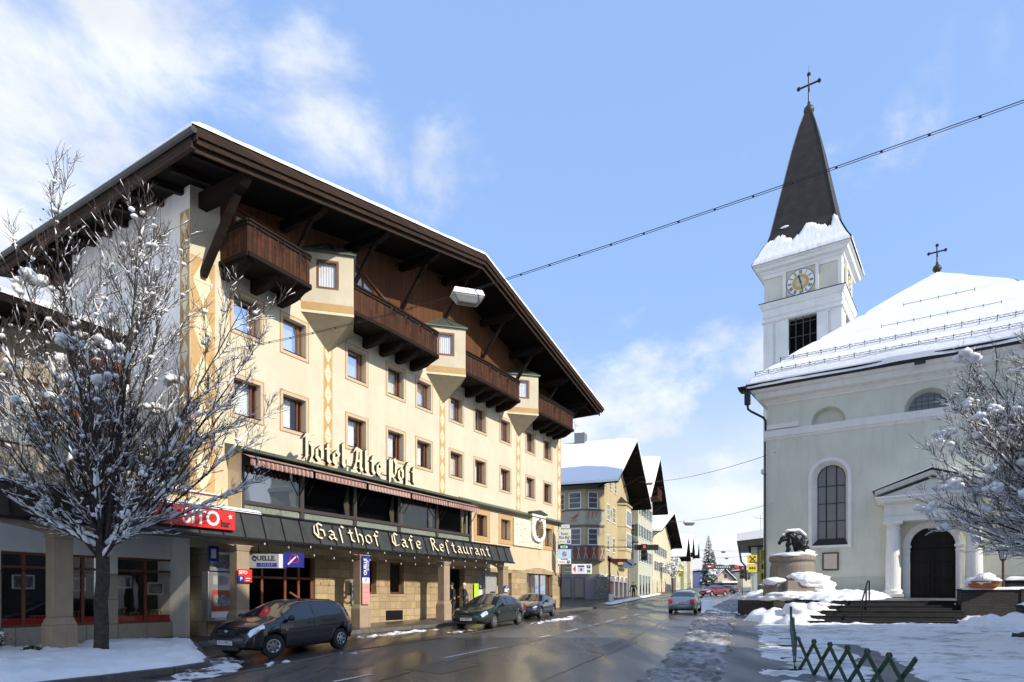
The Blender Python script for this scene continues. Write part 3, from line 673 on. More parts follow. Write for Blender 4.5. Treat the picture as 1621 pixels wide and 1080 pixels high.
# sloping gable windows and balcony doors in the timber gable
def gdoor(x0,x1,z0,za,zb,n):
    f=MB(); t=.09
    for i in range(n+1):
        x=x0+(x1-x0-t)*i/n; zt=za+(zb-za)*(x-x0)/(x1-x0); f.box(x,x+t,-.05,.012,z0,zt)
    f.beam((x0,-.03,za),(x1,-.03,zb),.10,.12); f.box(x0,x1,-.045,.01,z0,z0+t)
    f.beam((x0-.1,-.10,za+.1),(x1+.1,-.10,zb+.1),.2,.05)
    fr=f.build('balcony_door',M['brownframe'],hotel)
    g=MB(); g.add([(x0,-.012,z0),(x1,-.012,z0),(x1,-.012,zb),(x0,-.012,za)],[(0,1,2,3)]); g.build('pane',M['glass'],fr)
    g=MB(); g.add([(x0,-.004,z0),(x1,-.004,z0),(x1,-.004,zb),(x0,-.004,za)],[(0,1,2,3)]); g.build('curtain',M['curtain'],fr)
gdoor(-6.9,-3.4,13.03,15.75,14.25,4); gdoor(-3.0,-1.2,13.03,14.3,14.3,2)
gdoor(.75,2.3,13.03,14.9,14.3,2); gdoor(2.9,4.9,13.03,14.5,13.9,2)
gdoor(-12.4,-10.2,13.03,14.9,14.9,2)
# cornice and winter garden
mb=MB(); mb.prism([(0,6.62),(-.22,6.62),(-.30,6.72),(0,6.92)],'x',1.3,14.12); mb.build('cornice',M['greencopper'],hotel)
BX=[-12.58,-9.98,-7.19,-4.39,-1.54,1.40]; q=.70
mb=MB()
for i,x in enumerate(BX):
    mb.box(x-(0 if i==0 else .09),x+.09,-q-.02,-q+.12,4.05,6.45)
mb.box(BX[0],BX[-1]+.09,-q-.01,-q+.10,6.1,6.45); mb.box(BX[0],BX[-1]+.09,-q-.035,-q+.10,4.74,4.87)
mb.box(BX[0]+.09,BX[-1],-q-.01,-q+.08,4.0,4.18)
fr=mb.build('bay_frame',M['darkframe'],hotel)
mb=MB(); mb.box(BX[0]-.02,BX[0]+.002,-q,0,3.9,6.5); mb.build('bay_cheek',M['lowercream'],hotel)
for a,b in zip(BX,BX[1:]):
    g=MB(); g.quad((a+.08,-q+.03,4.85),(b-.08,-q+.03,4.85),(b-.08,-q+.03,6.2),(a+.08,-q+.03,6.2)); g.build('pane',M['bigglass'],fr)
    g=MB(); n=int((b-a-.2)/.055)
    for i in range(n):
        xx=a+.1+i*.055; g.box(xx,xx+.03,-q+.02,-q+.05,4.3,4.76)
    g.box(a+.08,b-.08,-q+.05,-q+.07,4.2,4.76)
    g.build('parapet_panel',M['panelgreen'],hotel)
    for xx,s in ((b-.12,-1),(a+.12,1)):
        if s==1 and a<-5: continue
        g=MB(); n=8
        for i in range(n+1):
            w_=s*i*.04; g.v+=[(xx+w_*.55,-q+.2+.02*math.sin(i*2),4.6),(xx+w_,-q+.2+.02*math.sin(i*2),5.3),(xx+w_*.35,-q+.2,6.15)]
        for i in range(n):
            for k in (0,1): g.f.append((3*i+k,3*i+3+k,3*i+4+k,3*i+1+k)); g.m.append(0)
        g.build('curtain',M['cream'],fr)
mb=MB(); mb.hexa([(BX[0]-.15,.02,6.5),(BX[-1]+1.9,.02,6.5),(BX[-1]+.35,-q-.30,6.5),(BX[0]-.15,-q-.30,6.5)],[(BX[0]-.15,.02,6.86),(BX[-1]+1.9,.02,6.86),(BX[-1]+.35,-q-.30,6.6),(BX[0]-.15,-q-.30,6.6)])
mb.build('bay_roof',M['greencopper'],hotel)
mb=MB(); mb.box(BX[0],BX[-1],-.66,-.02,3.98,4.02); mb.build('bay_floor',M['darkframe'],hotel)
mb=MB(); mb.box(BX[0]+.02,BX[-1]-.01,-.06,-.02,4.03,6.5); mb.build('dark_backplate',M['interior'],hotel)  # added dark plate behind the glazing, its colour stands for the dim room
# awnings
def strips():
    m,N,L,P=nodes('striped awning cloth'); tc=N.new('ShaderNodeTexCoord'); s=N.new('ShaderNodeSeparateXYZ'); L.new(tc.outputs['Object'],s.inputs[0])
    a=N.new('ShaderNodeMath'); a.operation='MULTIPLY'; L.new(s.outputs[0],a.inputs[0]); a.inputs[1].default_value=5.2; b=N.new('ShaderNodeMath'); b.operation='FRACT'; L.new(a.outputs[0],b.inputs[0])
    c=ramp(N,L,b.outputs[0],[(0,(.26,.125,.10)),(.45,(.42,.31,.26)),(.92,(.26,.125,.10))],'CONSTANT'); L.new(c,P.inputs['Base Color']); P.inputs['Roughness'].default_value=.9; return m
M['awning']=strips()
for x0,x1 in ((-12.7,-9.98),(-9.86,-7.16),(-7.02,-4.32),(-4.22,-1.5),(-1.42,1.42)):
    a=MB(); n=int((x1-x0)/.19); n*=4
    prof=[(-.72,6.44),(-1.02,6.34),(-1.30,6.22)]
    for i in range(n+1):
        x=x0+(x1-x0)*i/n; sc=abs(math.sin(math.pi*i/4)); r=.025*math.cos(math.pi*i/2)
        a.v+=[(x,p[0],p[1]) for p in prof]+[(x,-1.32+r,6.10),(x,-1.33+r*1.4,5.99-.05*sc)]
    for i in range(n):
        for k in range(4): a.f.append((5*i+k,5*i+5+k,5*i+6+k,5*i+1+k)); a.m.append(0)
    aw=a.build('awning',M['awning'],hotel)
    a=MB(); a.tube([(x0,-1.30,6.2),(x1,-1.30,6.2)],.03,6)
    for x in (x0+.12,x1-.12): a.tube([(x,-1.28,6.2),(x+.02,-1.0,5.75),(x,-.72,5.35)],.02,5)
    a.build('awning_arm',M['blackmetal'],aw)
# ---- ground floor under the canopy
mb=MB()
gh=[(-11.8,-8.7,0,3.1),(-5.95,-5.15,1.75,3.15),(-4.25,-3.25,1.72,3.15),(.15,1.85,-.2,3.05),(3.1,5.95,.9,3.0),(6.55,6.95,.3,3.0),(8.87,12.59,.5,3.07)]
wall(mb,-13.4,14,-.3,3.22,gh,-.03,.35)
xs=[6.4+i*(14-6.4)/40 for i in range(41)]
def wav(x): return 3.28+.17*math.cos((x-10.6)/3.6*math.pi) if x>7 else 3.28+.17*math.cos((7-10.6)/3.6*math.pi)+.12*(7-x)
for a,b in zip(xs,xs[1:]): mb.quad((a,-.03,3.2),(b,-.03,3.2),(b,-.03,wav(b)),(a,-.03,wav(a))); mb.quad((a,-.03,wav(a)),(b,-.03,wav(b)),(b,0.01,wav(b)),(a,0.01,wav(a)))
mb.build('stone_cladding',M['stone'],hotel)
mb=MB(); mb.box(-11.8,-8.7,3.2,3.25,0,3.2); mb.box(-11.8,-11.78,.3,3.2,0,3.2); mb.box(-8.72,-8.7,.3,3.2,0,3.2); mb.box(-11.8,-8.7,.3,3.2,3.1,3.12); mb.build('shop_interior',M['interior'],hotel)
mb=MB(); mb.box(.12,1.88,2.9,2.95,-.2,3.1); mb.box(.12,.15,.3,2.9,-.2,3.1); mb.box(1.85,1.88,.3,2.9,-.2,3.1); mb.build('entrance_recess',M['interior'],hotel)
# shop front glazing
f=MB()
for x in (-11.8,-11.15,-10.1,-9.45,-8.8): f.box(x,x+.1,.12,.2,.3,3.1)
f.box(-11.8,-8.7,.12,.2,2.25,2.33); f.box(-11.8,-10.2,.12,.2,.28,.95)
sf=f.build('shop_front',M['orangeframe'],hotel)
g=MB(); g.quad((-11.8,.16,.3),(-8.7,.16,.3),(-8.7,.16,3.1),(-11.8,.16,3.1)); g.build('pane',M['bigglass'],sf)
g=MB(); g.beam((-9.9,.05,1.75),(-8.75,.05,1.15),.06,.07); g.tube([(-8.8,.05,1.2),(-8.72,.05,1.0),(-8.72,.05,.6)],.04,6); g.build('handrail',M['orangeframe'],sf)
for x,w_ in ((-5.95,.8),(-4.25,1.0)): window(hotel,x,w_,1.72,1.43,-.03,curt=False,glass='bigglass',sur=(M['stone'],.14),mull=())
window(hotel,8.87,3.72,.5,2.57,-.03,fr=M['orangeframe'],curt=False,glass='shopglass',mull=(.27,.62),sill=False)
g=MB(); g.box(8.95,9.8,.35,.38,.6,2.45); g.build('yellow_panel',M['yellow'],hotel)
g=MB(); g.box(10.6,12.4,1.3,1.33,.5,3.0); g.build('window_backdrop',M['greenwall'],hotel)
window(hotel,3.1,2.85,.9,2.1,-.03,fr=M['steel'],glass='glass',mull=(.42,),curtain_mat=M['greycurtain'],sill=False)
g=MB(); g.box(6.55,6.95,.3,.34,.3,3.0); g.build('side_door',M['ochre_pale'],hotel)
g=MB(); n=0
for k in range(7): g.box(-4.5,-3.35,-.045,-.032,.52+k*.06,.55+k*.06)
g.box(-4.52,-3.33,-.036,-.031,.5,.95); g.build('vent_grille',M['blackmetal'],hotel)
# left wing: shop wall, upper storey, terrace -- same house row, own building
leftb=thing('shop_building',(HF.o[0],HF.o[1],0),HF.th,'low grey building with red bottomed shop windows and snowy terrace left of the hotel','shop building')
sh=[(-20.6,-19.0,.75,2.82),(-18.75,-17.15,.75,2.82),(-17.0,-16.05,.75,2.82),(-15.72,-13.85,.75,2.82)]
mb=MB(); wall(mb,-27,-13.4,2.3,4.2,[(a,b,2.3,2.82) for a,b,_,_ in sh],1.0,.22)
mb.build('wall',M['white_plaster'],leftb)
mb=MB(); wall(mb,-27,-13.4,-.3,2.3,[(a,b,.75,2.3) for a,b,_,_ in sh],.985,.235); mb.box(-13.42,-13.4,0,1,-.3,3.5); mb.build('wall',M['shopstone'],leftb)
for a,b,c,d in sh:
    f=window(leftb,a,b-a,c,d-c,1.0,fr=M['orangeframe'],curt=False,glass='shopglass',mull=(.5,) if b-a>1.7 else (.36,),trans=(.80,),sill=False,yo=.12,lvl='shop_window')
    g=MB(); g.box(a+.05,b-.05,1.17,1.19,c+.07,c+.24); g.build('red_strip',M['red'],f)
    g=MB(); g.box(a-.1,b+.1,1.9,1.93,.3,3.1); g.box(a-.1,b+.1,1.2,1.9,c-.05,c+.0); g.build('display_back',M['interior'],f)
# display: pictures and little wooden stools behind the glass
for x,z in ((-18.1,2.0),(-16.75,1.95),(-15.4,2.05),(-14.35,1.85)):
    g=MB(); g.box(x-.27,x+.27,1.30,1.33,z-.2,z+.2); p=g.build('picture_frame',M['white'],None,loc=(0,0,0)); p.parent=None
    p.location=(HF.o[0],HF.o[1],0); p.rotation_euler=(0,0,HF.th)
    tag(p,{-18.1:'framed picture hanging in the shop window left of the tan pillar',-16.75:'framed picture hanging in the window between pillar and tree trunk',-15.4:'framed picture in the left pane of the wide shop window',-14.35:'small framed picture in the right pane of the wide shop window'}[x],'picture')
    g=MB(); g.box(x-.23,x+.23,1.293,1.299,z-.16,z+.16); g.build('picture',M['photo'],p)
for i,(x,s) in enumerate(((-16.8,1.),(-15.5,1.25),(-15.0,.8),(-14.25,1.),(-17.7,.7))):
    g=MB(); a=.34*s
    for sx in (-1,1):
        for sy in (0,1): g.box(x+sx*.14*s-.02,x+sx*.14*s+.02,1.36+sy*.2,1.40+sy*.2,.78,.78+a)
    g.box(x-.2*s,x+.2*s,1.34,1.62,.78+a,.78+a+.04); g.box(x-.18*s,x+.18*s,1.4,1.44,.9,.93)
    p=g.build('wooden_stool',M['wood_light'],None); p.location=(HF.o[0],HF.o[1],0); p.rotation_euler=(0,0,HF.th); tag(p,['little wooden stool in the window beside the tree trunk','tallest wooden stool in the wide shop window, left pane','lowest wooden stool beside the middle bar of the wide shop window','wooden stool in the right pane of the wide shop window','small wooden stool behind the pillar in the left shop window'][i],'stool','wooden stools in the shop windows')
# upper storey of the left building
mb=MB(); wall(mb,-27,-17.1,4.2,9.1,[(-18.98,-17.62,5.75,7.62),(-22,-19.2,5.75,7.62)],1.0,.25); mb.add([(-17.1,1.0,4.2),(-17.1,9,4.2),(-17.1,9,9.1),(-17.1,1.0,9.1)],[(0,1,2,3)])
mb.build('wall',M['greyplaster'],leftb)
window(leftb,-18.98,1.36,5.75,1.87,1.0,mull=(.02,),trans=(.45,),glass='glass',yo=.1,fr=M['brownframe'],cw=1.)
window(leftb,-22,2.8,5.75,1.87,1.0,mull=(.5,),trans=(.45,),glass='glass',yo=.1,fr=M['brownframe'])
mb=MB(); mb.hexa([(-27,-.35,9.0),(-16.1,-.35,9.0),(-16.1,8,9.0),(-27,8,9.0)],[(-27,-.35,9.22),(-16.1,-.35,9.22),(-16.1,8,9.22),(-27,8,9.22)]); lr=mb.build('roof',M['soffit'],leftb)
mb=MB()
for i in range(60):
    for j in range(14):
        x=-27+i*11/59; y=-.38+j*.62; e=min(1,(59-i)*.3+.15,j*.6+.2); mb.v.append((x,y,9.22+.34*math.sqrt(e)+.07*mn.noise(Vector((x*1.5,y*1.5,4)))-(0 if j else .04)))
for i in range(59):
    for j in range(13): mb.f.append((i*14+j,i*14+14+j,i*14+15+j,i*14+j+1)); mb.m.append(0)
    p=mb.v[i*14];q_=mb.v[i*14+14]; mb.add([p,q_,(q_[0],q_[1],9.2),(p[0],p[1],9.2)],[(0,1,2,3)])
mb.build('snow',M['snow'],lr,smooth=True)
mb=MB()
for k in range(9): x=-26+k*1.2; mb.box(x,x+.14,-.25,1.0,8.82,8.99)
mb.build('rafters',M['darkwood'],lr)
# orange timber bits of the terrace loggia behind
mb=MB(); mb.box(-17.05,-16.0,1.6,1.75,6.3,7.6); mb.build('loggia_shutter',M['orangeframe'],leftb)
mb=MB(); mb.beam((-17.08,1.3,8.6),(-15.6,1.3,8.25),.2,.5); mb.box(-17.0,-14.6,2.6,2.8,8.7,9.4); mb.build('loggia_beam',M['orangeframe'],leftb)
mb=MB(); mb.box(-17.1,-14.0,.3,6.0,4.18,4.28); mb.box(-17.1,-15.9,.55,2.2,5.4,5.55); mb.build('terrace_floor',M['darkframe'],leftb)
mb=MB(); mb.box(-17.1,-13.0,.15,.25,4.4,4.95)
mb.build('terrace_wall',M['ochre_pale'],leftb)
mb=MB(); mb.box(-17.15,-12.62,-.02,.28,4.95,5.0); mb.build('terrace_coping',M['brownframe'],leftb)
mb=MB()
for i in range(60):
    x=-17.15+i*4.5/59
    for j,yy in enumerate((-.04,.02,.13,.24,.30)): mb.v.append((x,yy,5.0+(0,.09,.13,.09,0)[j]*(1+.5*mn.noise(Vector((x*3,0,2))))))
for i in range(59):
    for j in range(4): mb.f.append((i*5+j,i*5+5+j,i*5+6+j,i*5+j+1)); mb.m.append(0)
mb.build('snow',M['snow'],leftb,smooth=True)
# balusters of the terrace
for k in range(12):
    x=-16.9+k*.34
    mb=MB(); mb.tube([(x-.08,.62,5.0),(x-.08,.62,5.38)]+[(x-.08*math.cos(a),.62,5.38+.09*math.sin(a)) for a in (.6,1.2,1.9,2.5)]+[(x+.08,.62,5.38),(x+.08,.62,5.0)],.025,5); mb.build('baluster',M['cream'],leftb)
# ---- canopy over everything
can=MB()
xs=[-27]+[-20+k*.82 for k in range(31)]+[4.5]
can.prism([(-1.70,3.50),(-1.42,4.30),(-1.34,4.36),(0.3,4.36),(0.3,3.50)],'x',-27,-13.4)
can.prism([(-1.70,3.50),(-1.42,4.30),(-1.34,4.36),(0,4.36),(0,3.50)],'x',-13.4,4.3)
cn=can.build('canopy_fascia',M['fascia'],hotel)
can=MB(); x=-26.
while x<4.35:
    can.beam((x,-1.72,3.50),(x,-1.44,4.31),.028,.035,(0,0,1)); x+=.80
can.box(-27,4.32,-1.76,-1.66,3.42,3.50); can.box(-27,4.32,-1.46,-1.36,4.32,4.38); can.build('fascia_seam',M['blackmetal'],cn)
mb=MB()
for i in range(140):
    x=-27+i*(14.6)/139; a=.10+.12*max(0,mn.noise(Vector((x*.9,0,7)))+.35)
    for j,(yy,zz) in enumerate(((-1.47,4.33),(-1.44,4.40),(-1.3,4.42+a*.4),(-.6,4.40+a),(0.,4.4+a),(.25,4.36))): mb.v.append((x,yy,zz+(.02*mn.noise(Vector((x*3,j,1))) if j>1 else 0)))
for i in range(139):
    for j in range(5): mb.f.append((i*6+j,i*6+6+j,i*6+7+j,i*6+j+1)); mb.m.append(0)
mb.build('snow',M['snow'],cn,smooth=True)
# pillars and arched lintel
PX=[-18.45,-13.2,-7.6,-1.95,3.55]
lint=MB()
for a,b in zip([-24]+PX,PX+[5.0]):
    n=16
    if b>4: continue
    for i in range(n):
        x0=a+(b-a)*i/n; x1=a+(b-a)*(i+1)/n
        c=lambda x:3.42-.30*(abs((x-(a+b)/2)/((b-a)/2))**3)
        lint.hexa([(x0,-1.5,c(x0)),(x1,-1.5,c(x1)),(x1,-1.15,c(x1)),(x0,-1.15,c(x0))],[(x0,-1.5,3.5),(x1,-1.5,3.5),(x1,-1.15,3.5),(x0,-1.15,3.5)])
lint.build('arched_lintel',M['pillar'],cn)
for i,x in enumerate(PX):
    g0=gz((HF.w(x,-1.4)).y)+.0
    p=MB(); 
    for (w0,z0,w1,z1) in ((.31,g0,.31,g0+.85),(.31,g0+.85,.235,g0+1.05),(.235,g0+1.05,.235,3.05),(.235,3.05,.30,3.25)):
        p.hexa([(x-w0,-1.4-w0*.8,z0),(x+w0,-1.4-w0*.8,z0),(x+w0,-1.4+w0*.8,z0),(x-w0,-1.4+w0*.8,z0)],[(x-w1,-1.4-w1*.8,z1),(x+w1,-1.4-w1*.8,z1),(x+w1,-1.4+w1*.8,z1),(x-w1,-1.4+w1*.8,z1)])
    p.build('pillar',M['pillar'],hotel,bevel=.02)
# plaque and crest shield on the wall
g=MB(); g.box(7.15,11.0,-.10,.0,4.72,6.42); pq=g.build('inscription_panel',M['white_stone'],hotel,bevel=.01)
g=MB()
rr_=random.Random(5)
for row in range(9):
    x=7.35
    while x<(10.8 if row>5 else 8.6):
        w_=rr_.uniform(.03,.10)
        if rr_.random()<.62: g.box(x,x+w_*.6,-.106,-.1,6.25-row*.17-.08,6.25-row*.17); g.box(x,x+w_,-.106,-.1,6.25-row*.17-.05,6.25-row*.17-.03)
        x+=w_+rr_.uniform(.05,.18)
g.build('inscription',M['eagle'],pq)
g=MB(); sh_=[(9.25,6.95),(11.1,6.95)]+[(10.18+.93*math.cos(a),5.75-.62*math.sin(a)*1.0) for a in [k*math.pi/12 for k in range(0,13)]]
g.prism(sh_,'y',-.26,-.02); cs=g.build('crest_shield',M['cwhite'],hotel)
g=MB(); g.prism([(9.1,6.95),(11.25,6.95),(11.25,7.02),(10.18,7.2),(9.1,7.02)],'y',-.36,0); g.build('crest_roof',M['fascia'],cs)
# double headed eagle relief
g=MB(); cx,cz=10.18,6.0; y0=-.28
g.ball((cx,y0,cz-.02),.22,10,6,(1,.35,1.6),.2,3)
for s in (-1,1):
    g.tube([(cx,y0-.02,cz+.2),(cx+s*.12,y0-.03,cz+.42),(cx+s*.2,y0-.03,cz+.47),(cx+s*.3,y0-.02,cz+.43)],[.07,.06,.055,.015],6)
    for k in range(9):
        a=R(75-k*17); L_=.62-.02*k; b0=(cx+s*.16,y0,cz+.12-.04*k); g.tube([b0,(cx+s*(.2+L_*.45*math.cos(a)),y0-.03,b0[2]+L_*.45*math.sin(a)),(cx+s*(.18+L_*.8*math.cos(a)),y0-.01,b0[2]+L_*.8*math.sin(a)-.03)],[.04,.045,.012],5)
    g.tube([(cx+s*.1,y0,cz-.25),(cx+s*.24,y0-.02,cz-.42),(cx+s*.3,y0-.02,cz-.5)],[.06,.04,.02],5)
for k in range(-2,3): g.tube([(cx,y0,cz-.3),(cx+k*.09,y0-.01,cz-.62)],[.05,.03],5)
g.tube([(cx-.1,y0-.02,cz+.55),(cx,y0-.03,cz+.66),(cx+.1,y0-.02,cz+.55)],.035,5)
g.build('eagle_relief',M['eagle'],cs)
# down pipes
g=MB(); g.tube([(14.05,-.12,6.4),(13.75,-.12,6.1),(13.75,-.12,.6)],.05,8); g.tube([(14.2,-.3,6.6),(14.05,-.12,6.3)],.05,8)
g.tube([(-15.5,8.3,14.6),(-15.0,8.2,14.1),(-13.95,8.1,13.4),(-13.8,8.1,3)],.07,8); g.build('downpipe',M['blackmetal'],hotel)
# ---------------------------------------------------------------- lettering
GLY={'o':[[(.3,1),(0,.78),(0,.22),(.3,0),(.6,.22),(.6,.78),(.3,1)]],'t':[[(.25,1.35),(.25,.2),(.5,0)],[(0,1),(.5,1)]],
'e':[[(.58,.16),(.3,0),(0,.22),(0,.78),(.3,1),(.60,.80),(.52,.56),(.12,.46)]],'l':[[(.1,1.7),(.1,.2),(.32,0)]],'S':[[(.15,-.25),(.15,1.35),(.4,1.65),(.6,1.5)]],
'a':[[(.05,.85),(.3,1),(.55,.8),(.55,.2),(.72,0)],[(.55,.55),(.2,.55),(0,.3),(.2,0),(.55,.25)]],'h':[[(.05,1.7),(.05,0)],[(.05,.75),(.35,1),(.6,.8),(.6,.1),(.4,-.3)]],
'f':[[(.2,-.2),(.2,1.3),(.45,1.6),(.65,1.45)],[(0,1),(.5,1)]],'u':[[(0,1),(0,.2),(.25,0),(.55,.25)],[(.55,1),(.55,.15),(.75,0)]],'r':[[(.05,1),(.05,.0)],[(.05,.75),(.35,1),(.5,.85)]],
'n':[[(.05,1),(.05,0)],[(.05,.75),(.35,1),(.55,.8),(.55,.15),(.75,0)]],'H':[[(-.15,1.35),(.12,1.68),(.45,1.45),(.85,1.62)],[(.18,1.55),(.18,.15),(-.02,-.05)],[(.0,.0),(.3,.1)],[(.18,.90),(.52,1.12),(.80,.90),(.80,.25),(.55,-.2)]],
'A':[[(0,1.3),(.25,1.65),(.5,1.5)],[(.45,1.55),(.35,.7),(0,.05),(.35,.1)],[(.5,1.6),(.85,1.5),(.85,.2),(1.05,0)],[(.3,.7),(.85,.7)]],
'P':[[(.05,1.5),(.05,-.35)],[(.3,1.5),(.3,.1)],[(.3,1.35),(.7,1.65),(.95,1.3),(.9,.5),(.6,.1),(.3,.35)]],'G':[[(.9,1.45),(.55,1.65),(.1,1.3),(0,.6),(.3,.1),(.65,0),(1,.35),(.95,.9),(.65,1),(.45,.8)],[(.42,1.5),(.38,.3)]],
'C':[[(.85,1.45),(.5,1.65),(.1,1.3),(0,.55),(.3,.05),(.8,.2)],[(.4,1.5),(.35,.3)]],'R':[[(.15,1.6),(.15,0)],[(-.1,1.35),(.2,1.65),(.65,1.55),(.7,1.1),(.25,.95)],[(.35,.95),(.65,.25),(.95,0)]]}
def blackletter(txt,x0,x1,z0,xh,y,th,name,par,nib=.24,tilt=0,mats=None):
    adv=[max(p[0] for s in GLY[c] for p in s)+.42 if c!=' ' else .7 for c in txt]; tot=sum(adv)-.42; sc=(x1-x0)/tot
    mb=MB(); cx=0; k=0; a=R(38); nx,nz=math.cos(a)*nib*xh/2,math.sin(a)*nib*xh/2
    for c,w_ in zip(txt,adv):
        if c!=' ':
            for s in GLY[c]:
                for p,q in zip(s,s[1:]):
                    P=(x0+(cx+p[0])*sc,z0+p[1]*xh);Q=(x0+(cx+q[0])*sc,z0+q[1]*xh); k+=1; e=.00035*(k%9)
                    dx,dz=Q[0]-P[0],Q[1]-P[1]; L_=math.hypot(dx,dz) or 1; ux,uz=dx/L_*.012,dz/L_*.012
                    pl=[(P[0]-nx-ux,P[1]-nz-uz),(P[0]+nx-ux,P[1]+nz-uz),(Q[0]+nx+ux,Q[1]+nz+uz),(Q[0]-nx+ux,Q[1]-nz+uz)]
                    yo=lambda z:(z-z0)*tilt
                    b=len(mb.v); mb.v+=[(u_,y-th-e+yo(v_),v_) for u_,v_ in pl]+[(u_,y+yo(v_),v_) for u_,v_ in pl]
                    mb.f+=[(b,b+1,b+2,b+3),(b+4,b+7,b+6,b+5)]; mb.m+=[0,1]
                    for i in range(4): j=(i+1)%4; mb.f.append((b+i,b+j,b+4+j,b+4+i)); mb.m.append(1)
        cx+=w_
    return mb.build(name,mats or [M['sign_letters'],M['letter_side']],par)
blackletter('Hotel AltePoSt'.replace('AlteP','Alte P'),-10.15,-3.70,6.74,.52,-.90,.16,'roof_lettering',hotel,.32)
blackletter('GaSthof',-10.25,-6.75,3.72,.34,-1.66,.05,'canopy_lettering',hotel,.25,.34)
blackletter('Cafe',-5.95,-4.05,3.72,.34,-1.66,.05,'canopy_lettering',hotel,.25,.34)
blackletter('ReStaurant',-3.25,1.75,3.71,.34,-1.66,.05,'canopy_lettering',hotel,.25,.34)
g=MB()
for x in (-9.9,-8.9,-7.8,-6.9,-5.9,-5.0,-4.2): g.beam((x,-.80,6.6),(x,-.80,7.1),.03,.03)
g.beam((-10.1,-.81,6.85),(-3.7,-.81,6.85),.03,.04); g.build('letter_rail',M['fascia'],hotel)
def text(s,size,mat,par,loc,rot=(R(90),0,0),ext=.004,name='lettering',off=0,sx=1,align='CENTER',al_y='CENTER'):
    cu=bpy.data.curves.new('t','FONT'); cu.body=s; cu.size=size; cu.extrude=ext; cu.align_x=align; cu.align_y=al_y; cu.offset=off; cu.resolution_u=3
    o=bpy.data.objects.new('t',cu); scn.collection.objects.link(o); dg=bpy.context.evaluated_depsgraph_get()
    me=bpy.data.meshes.new_from_object(o.evaluated_get(dg)); bpy.data.objects.remove(o); bpy.data.curves.remove(cu)
    me.materials.clear(); me.materials.append(mat); o=bpy.data.objects.new(name,me); scn.collection.objects.link(o); o.parent=par; o.location=loc; o.rotation_euler=rot; o.scale=(sx,1,1); return o
def panel(par,x0,x1,z0,z1,y,th,mat,name='board',bev=0): 
    g=MB(); g.box(x0,x1,y,y+th,z0,z1); return g.build(name,mat,par,bevel=bev)
# signs are things of their own; each sits on an Empty at its foot or fixing
def hsign(name,t,q,z,label,cat,rot=0,group=None): 
    p=HF.w(t,-q,z); return thing(name,p,HF.th+rot,label,cat,group)
s=hsign('shop_sign',-15.02,1.68,3.66,'long red box sign with white letters on the dark canopy above the grey shop','sign')
panel(s,-1.42,1.38,.0,.60,-.10,.3,M['red'],bev=.02)
text('SITO',.62,M['white'],s,(.22,-.107,.29),off=.014,sx=.92,ext=.006); text('bar',.30,M['black'],s,(1.02,-.107,.18),off=.008,sx=.8,ext=.006)
g=MB(); 
g.prism([(1.2+(.09 if k%2==0 else .035)*math.cos(R(102+k*36)),.42+(.09 if k%2==0 else .035)*math.sin(R(102+k*36))) for k in range(10)],'y',-.107,-.10); g.build('star',M['white'],s)
g=MB(); g.prism([(-1.05,.40),(-.75,.50),(-.70,.42),(-.98,.36)],'y',-.107,-.1); g.build('splash',M['white'],s)
s=thing('hanging_sign',(-8.05,21.5,2.55),R(6),'grey and blue box sign hanging under the canopy above the small black hatchback','sign')
panel(s,-.78,.20,0,.47,-.06,.5,M['greysign']); panel(s,.2,.33,0,.47,-.05,.5,M['white']); panel(s,.33,.92,.03,.52,-.045,.5,M['blue'])
text('QUELLE.',.22,M['black'],s,(-.29,-.065,.32),off=.006,sx=.95); panel(s,-.52,.14,.04,.17,-.066,.02,M['blue'],'strip'); text('S H O P',.11,M['greysign'],s,(-.19,-.072,.10),sx=1.1)
g=MB(); pts=[(.70+.14*math.cos(a),-.055,.30+.14*math.sin(a)) for a in [k*math.pi/8 for k in range(17)]]; g.tube(pts,.018,5,False); g.build('ring',M['red'],s)
g=MB(); g.beam((.50,-.065,.12),(.76,-.065,.38),.05,.02,(0,1,0)); g.build('bar',M['white'],s)
g=MB(); g.tube([(-.5,.1,.47),(-.5,.1,.95)],.015,5); g.tube([(.6,.1,.5),(.6,.1,.95)],.015,5); g.build('hanger',M['blackmetal'],s)
s=hsign('pillar_sign',-13.2,1.66,2.05,'small red sign over a blue parking panel on the pillar behind the hatchback','sign')
panel(s,-.26,.26,.20,.42,-.02,.02,M['red']); panel(s,-.26,-.04,0,.198,-.02,.02,M['blue']); panel(s,-.038,.26,0,.198,-.02,.02,M['red'])
text('SITO',.15,M['white'],s,(-.08,-.024,.31),off=.003); text('P',.17,M['white'],s,(-.15,-.024,.10),off=.003); g=MB(); g.box(.02,.2,-.023,-.02,.12,.14); g.box(.02,.16,-.023,-.02,.05,.07); g.build('strip',M['white'],s)
s=hsign('pillar_sign',-7.6,1.66,1.28,'tall blue, white and pink parking sign on the pillar right of the hatchback','sign')
panel(s,-.20,.20,1.06,1.93,-.02,.03,M['blue']); panel(s,-.20,.20,.84,1.058,-.02,.03,M['white']); panel(s,-.20,.20,0,.838,-.02,.03,M['pink'])
text('QUELLE',.22,M['white'],s,(-.05,-.026,1.49),rot=(0,R(-90),R(90)) if 0 else (R(90),R(-90),0),off=.006,sx=.86); text('SHOP',.14,M['white'],s,(.11,-.026,1.55),rot=(R(90),R(-90),0),sx=1.2)
text('P',.2,M['black'],s,(0,-.026,.95)); g=MB()
for k,z in enumerate((.75,.66,.47,.25,.05)): g.box(-.14+.02*(k==1),.14-.03*(k==1),-.024,-.02,z,z+.02)
g.build('strip',M['redline'],s)
s=hsign('hanging_sign',-7.0,.9,1.85,'dark panel with red ring and white arrow bar hanging by the stone wall','sign')
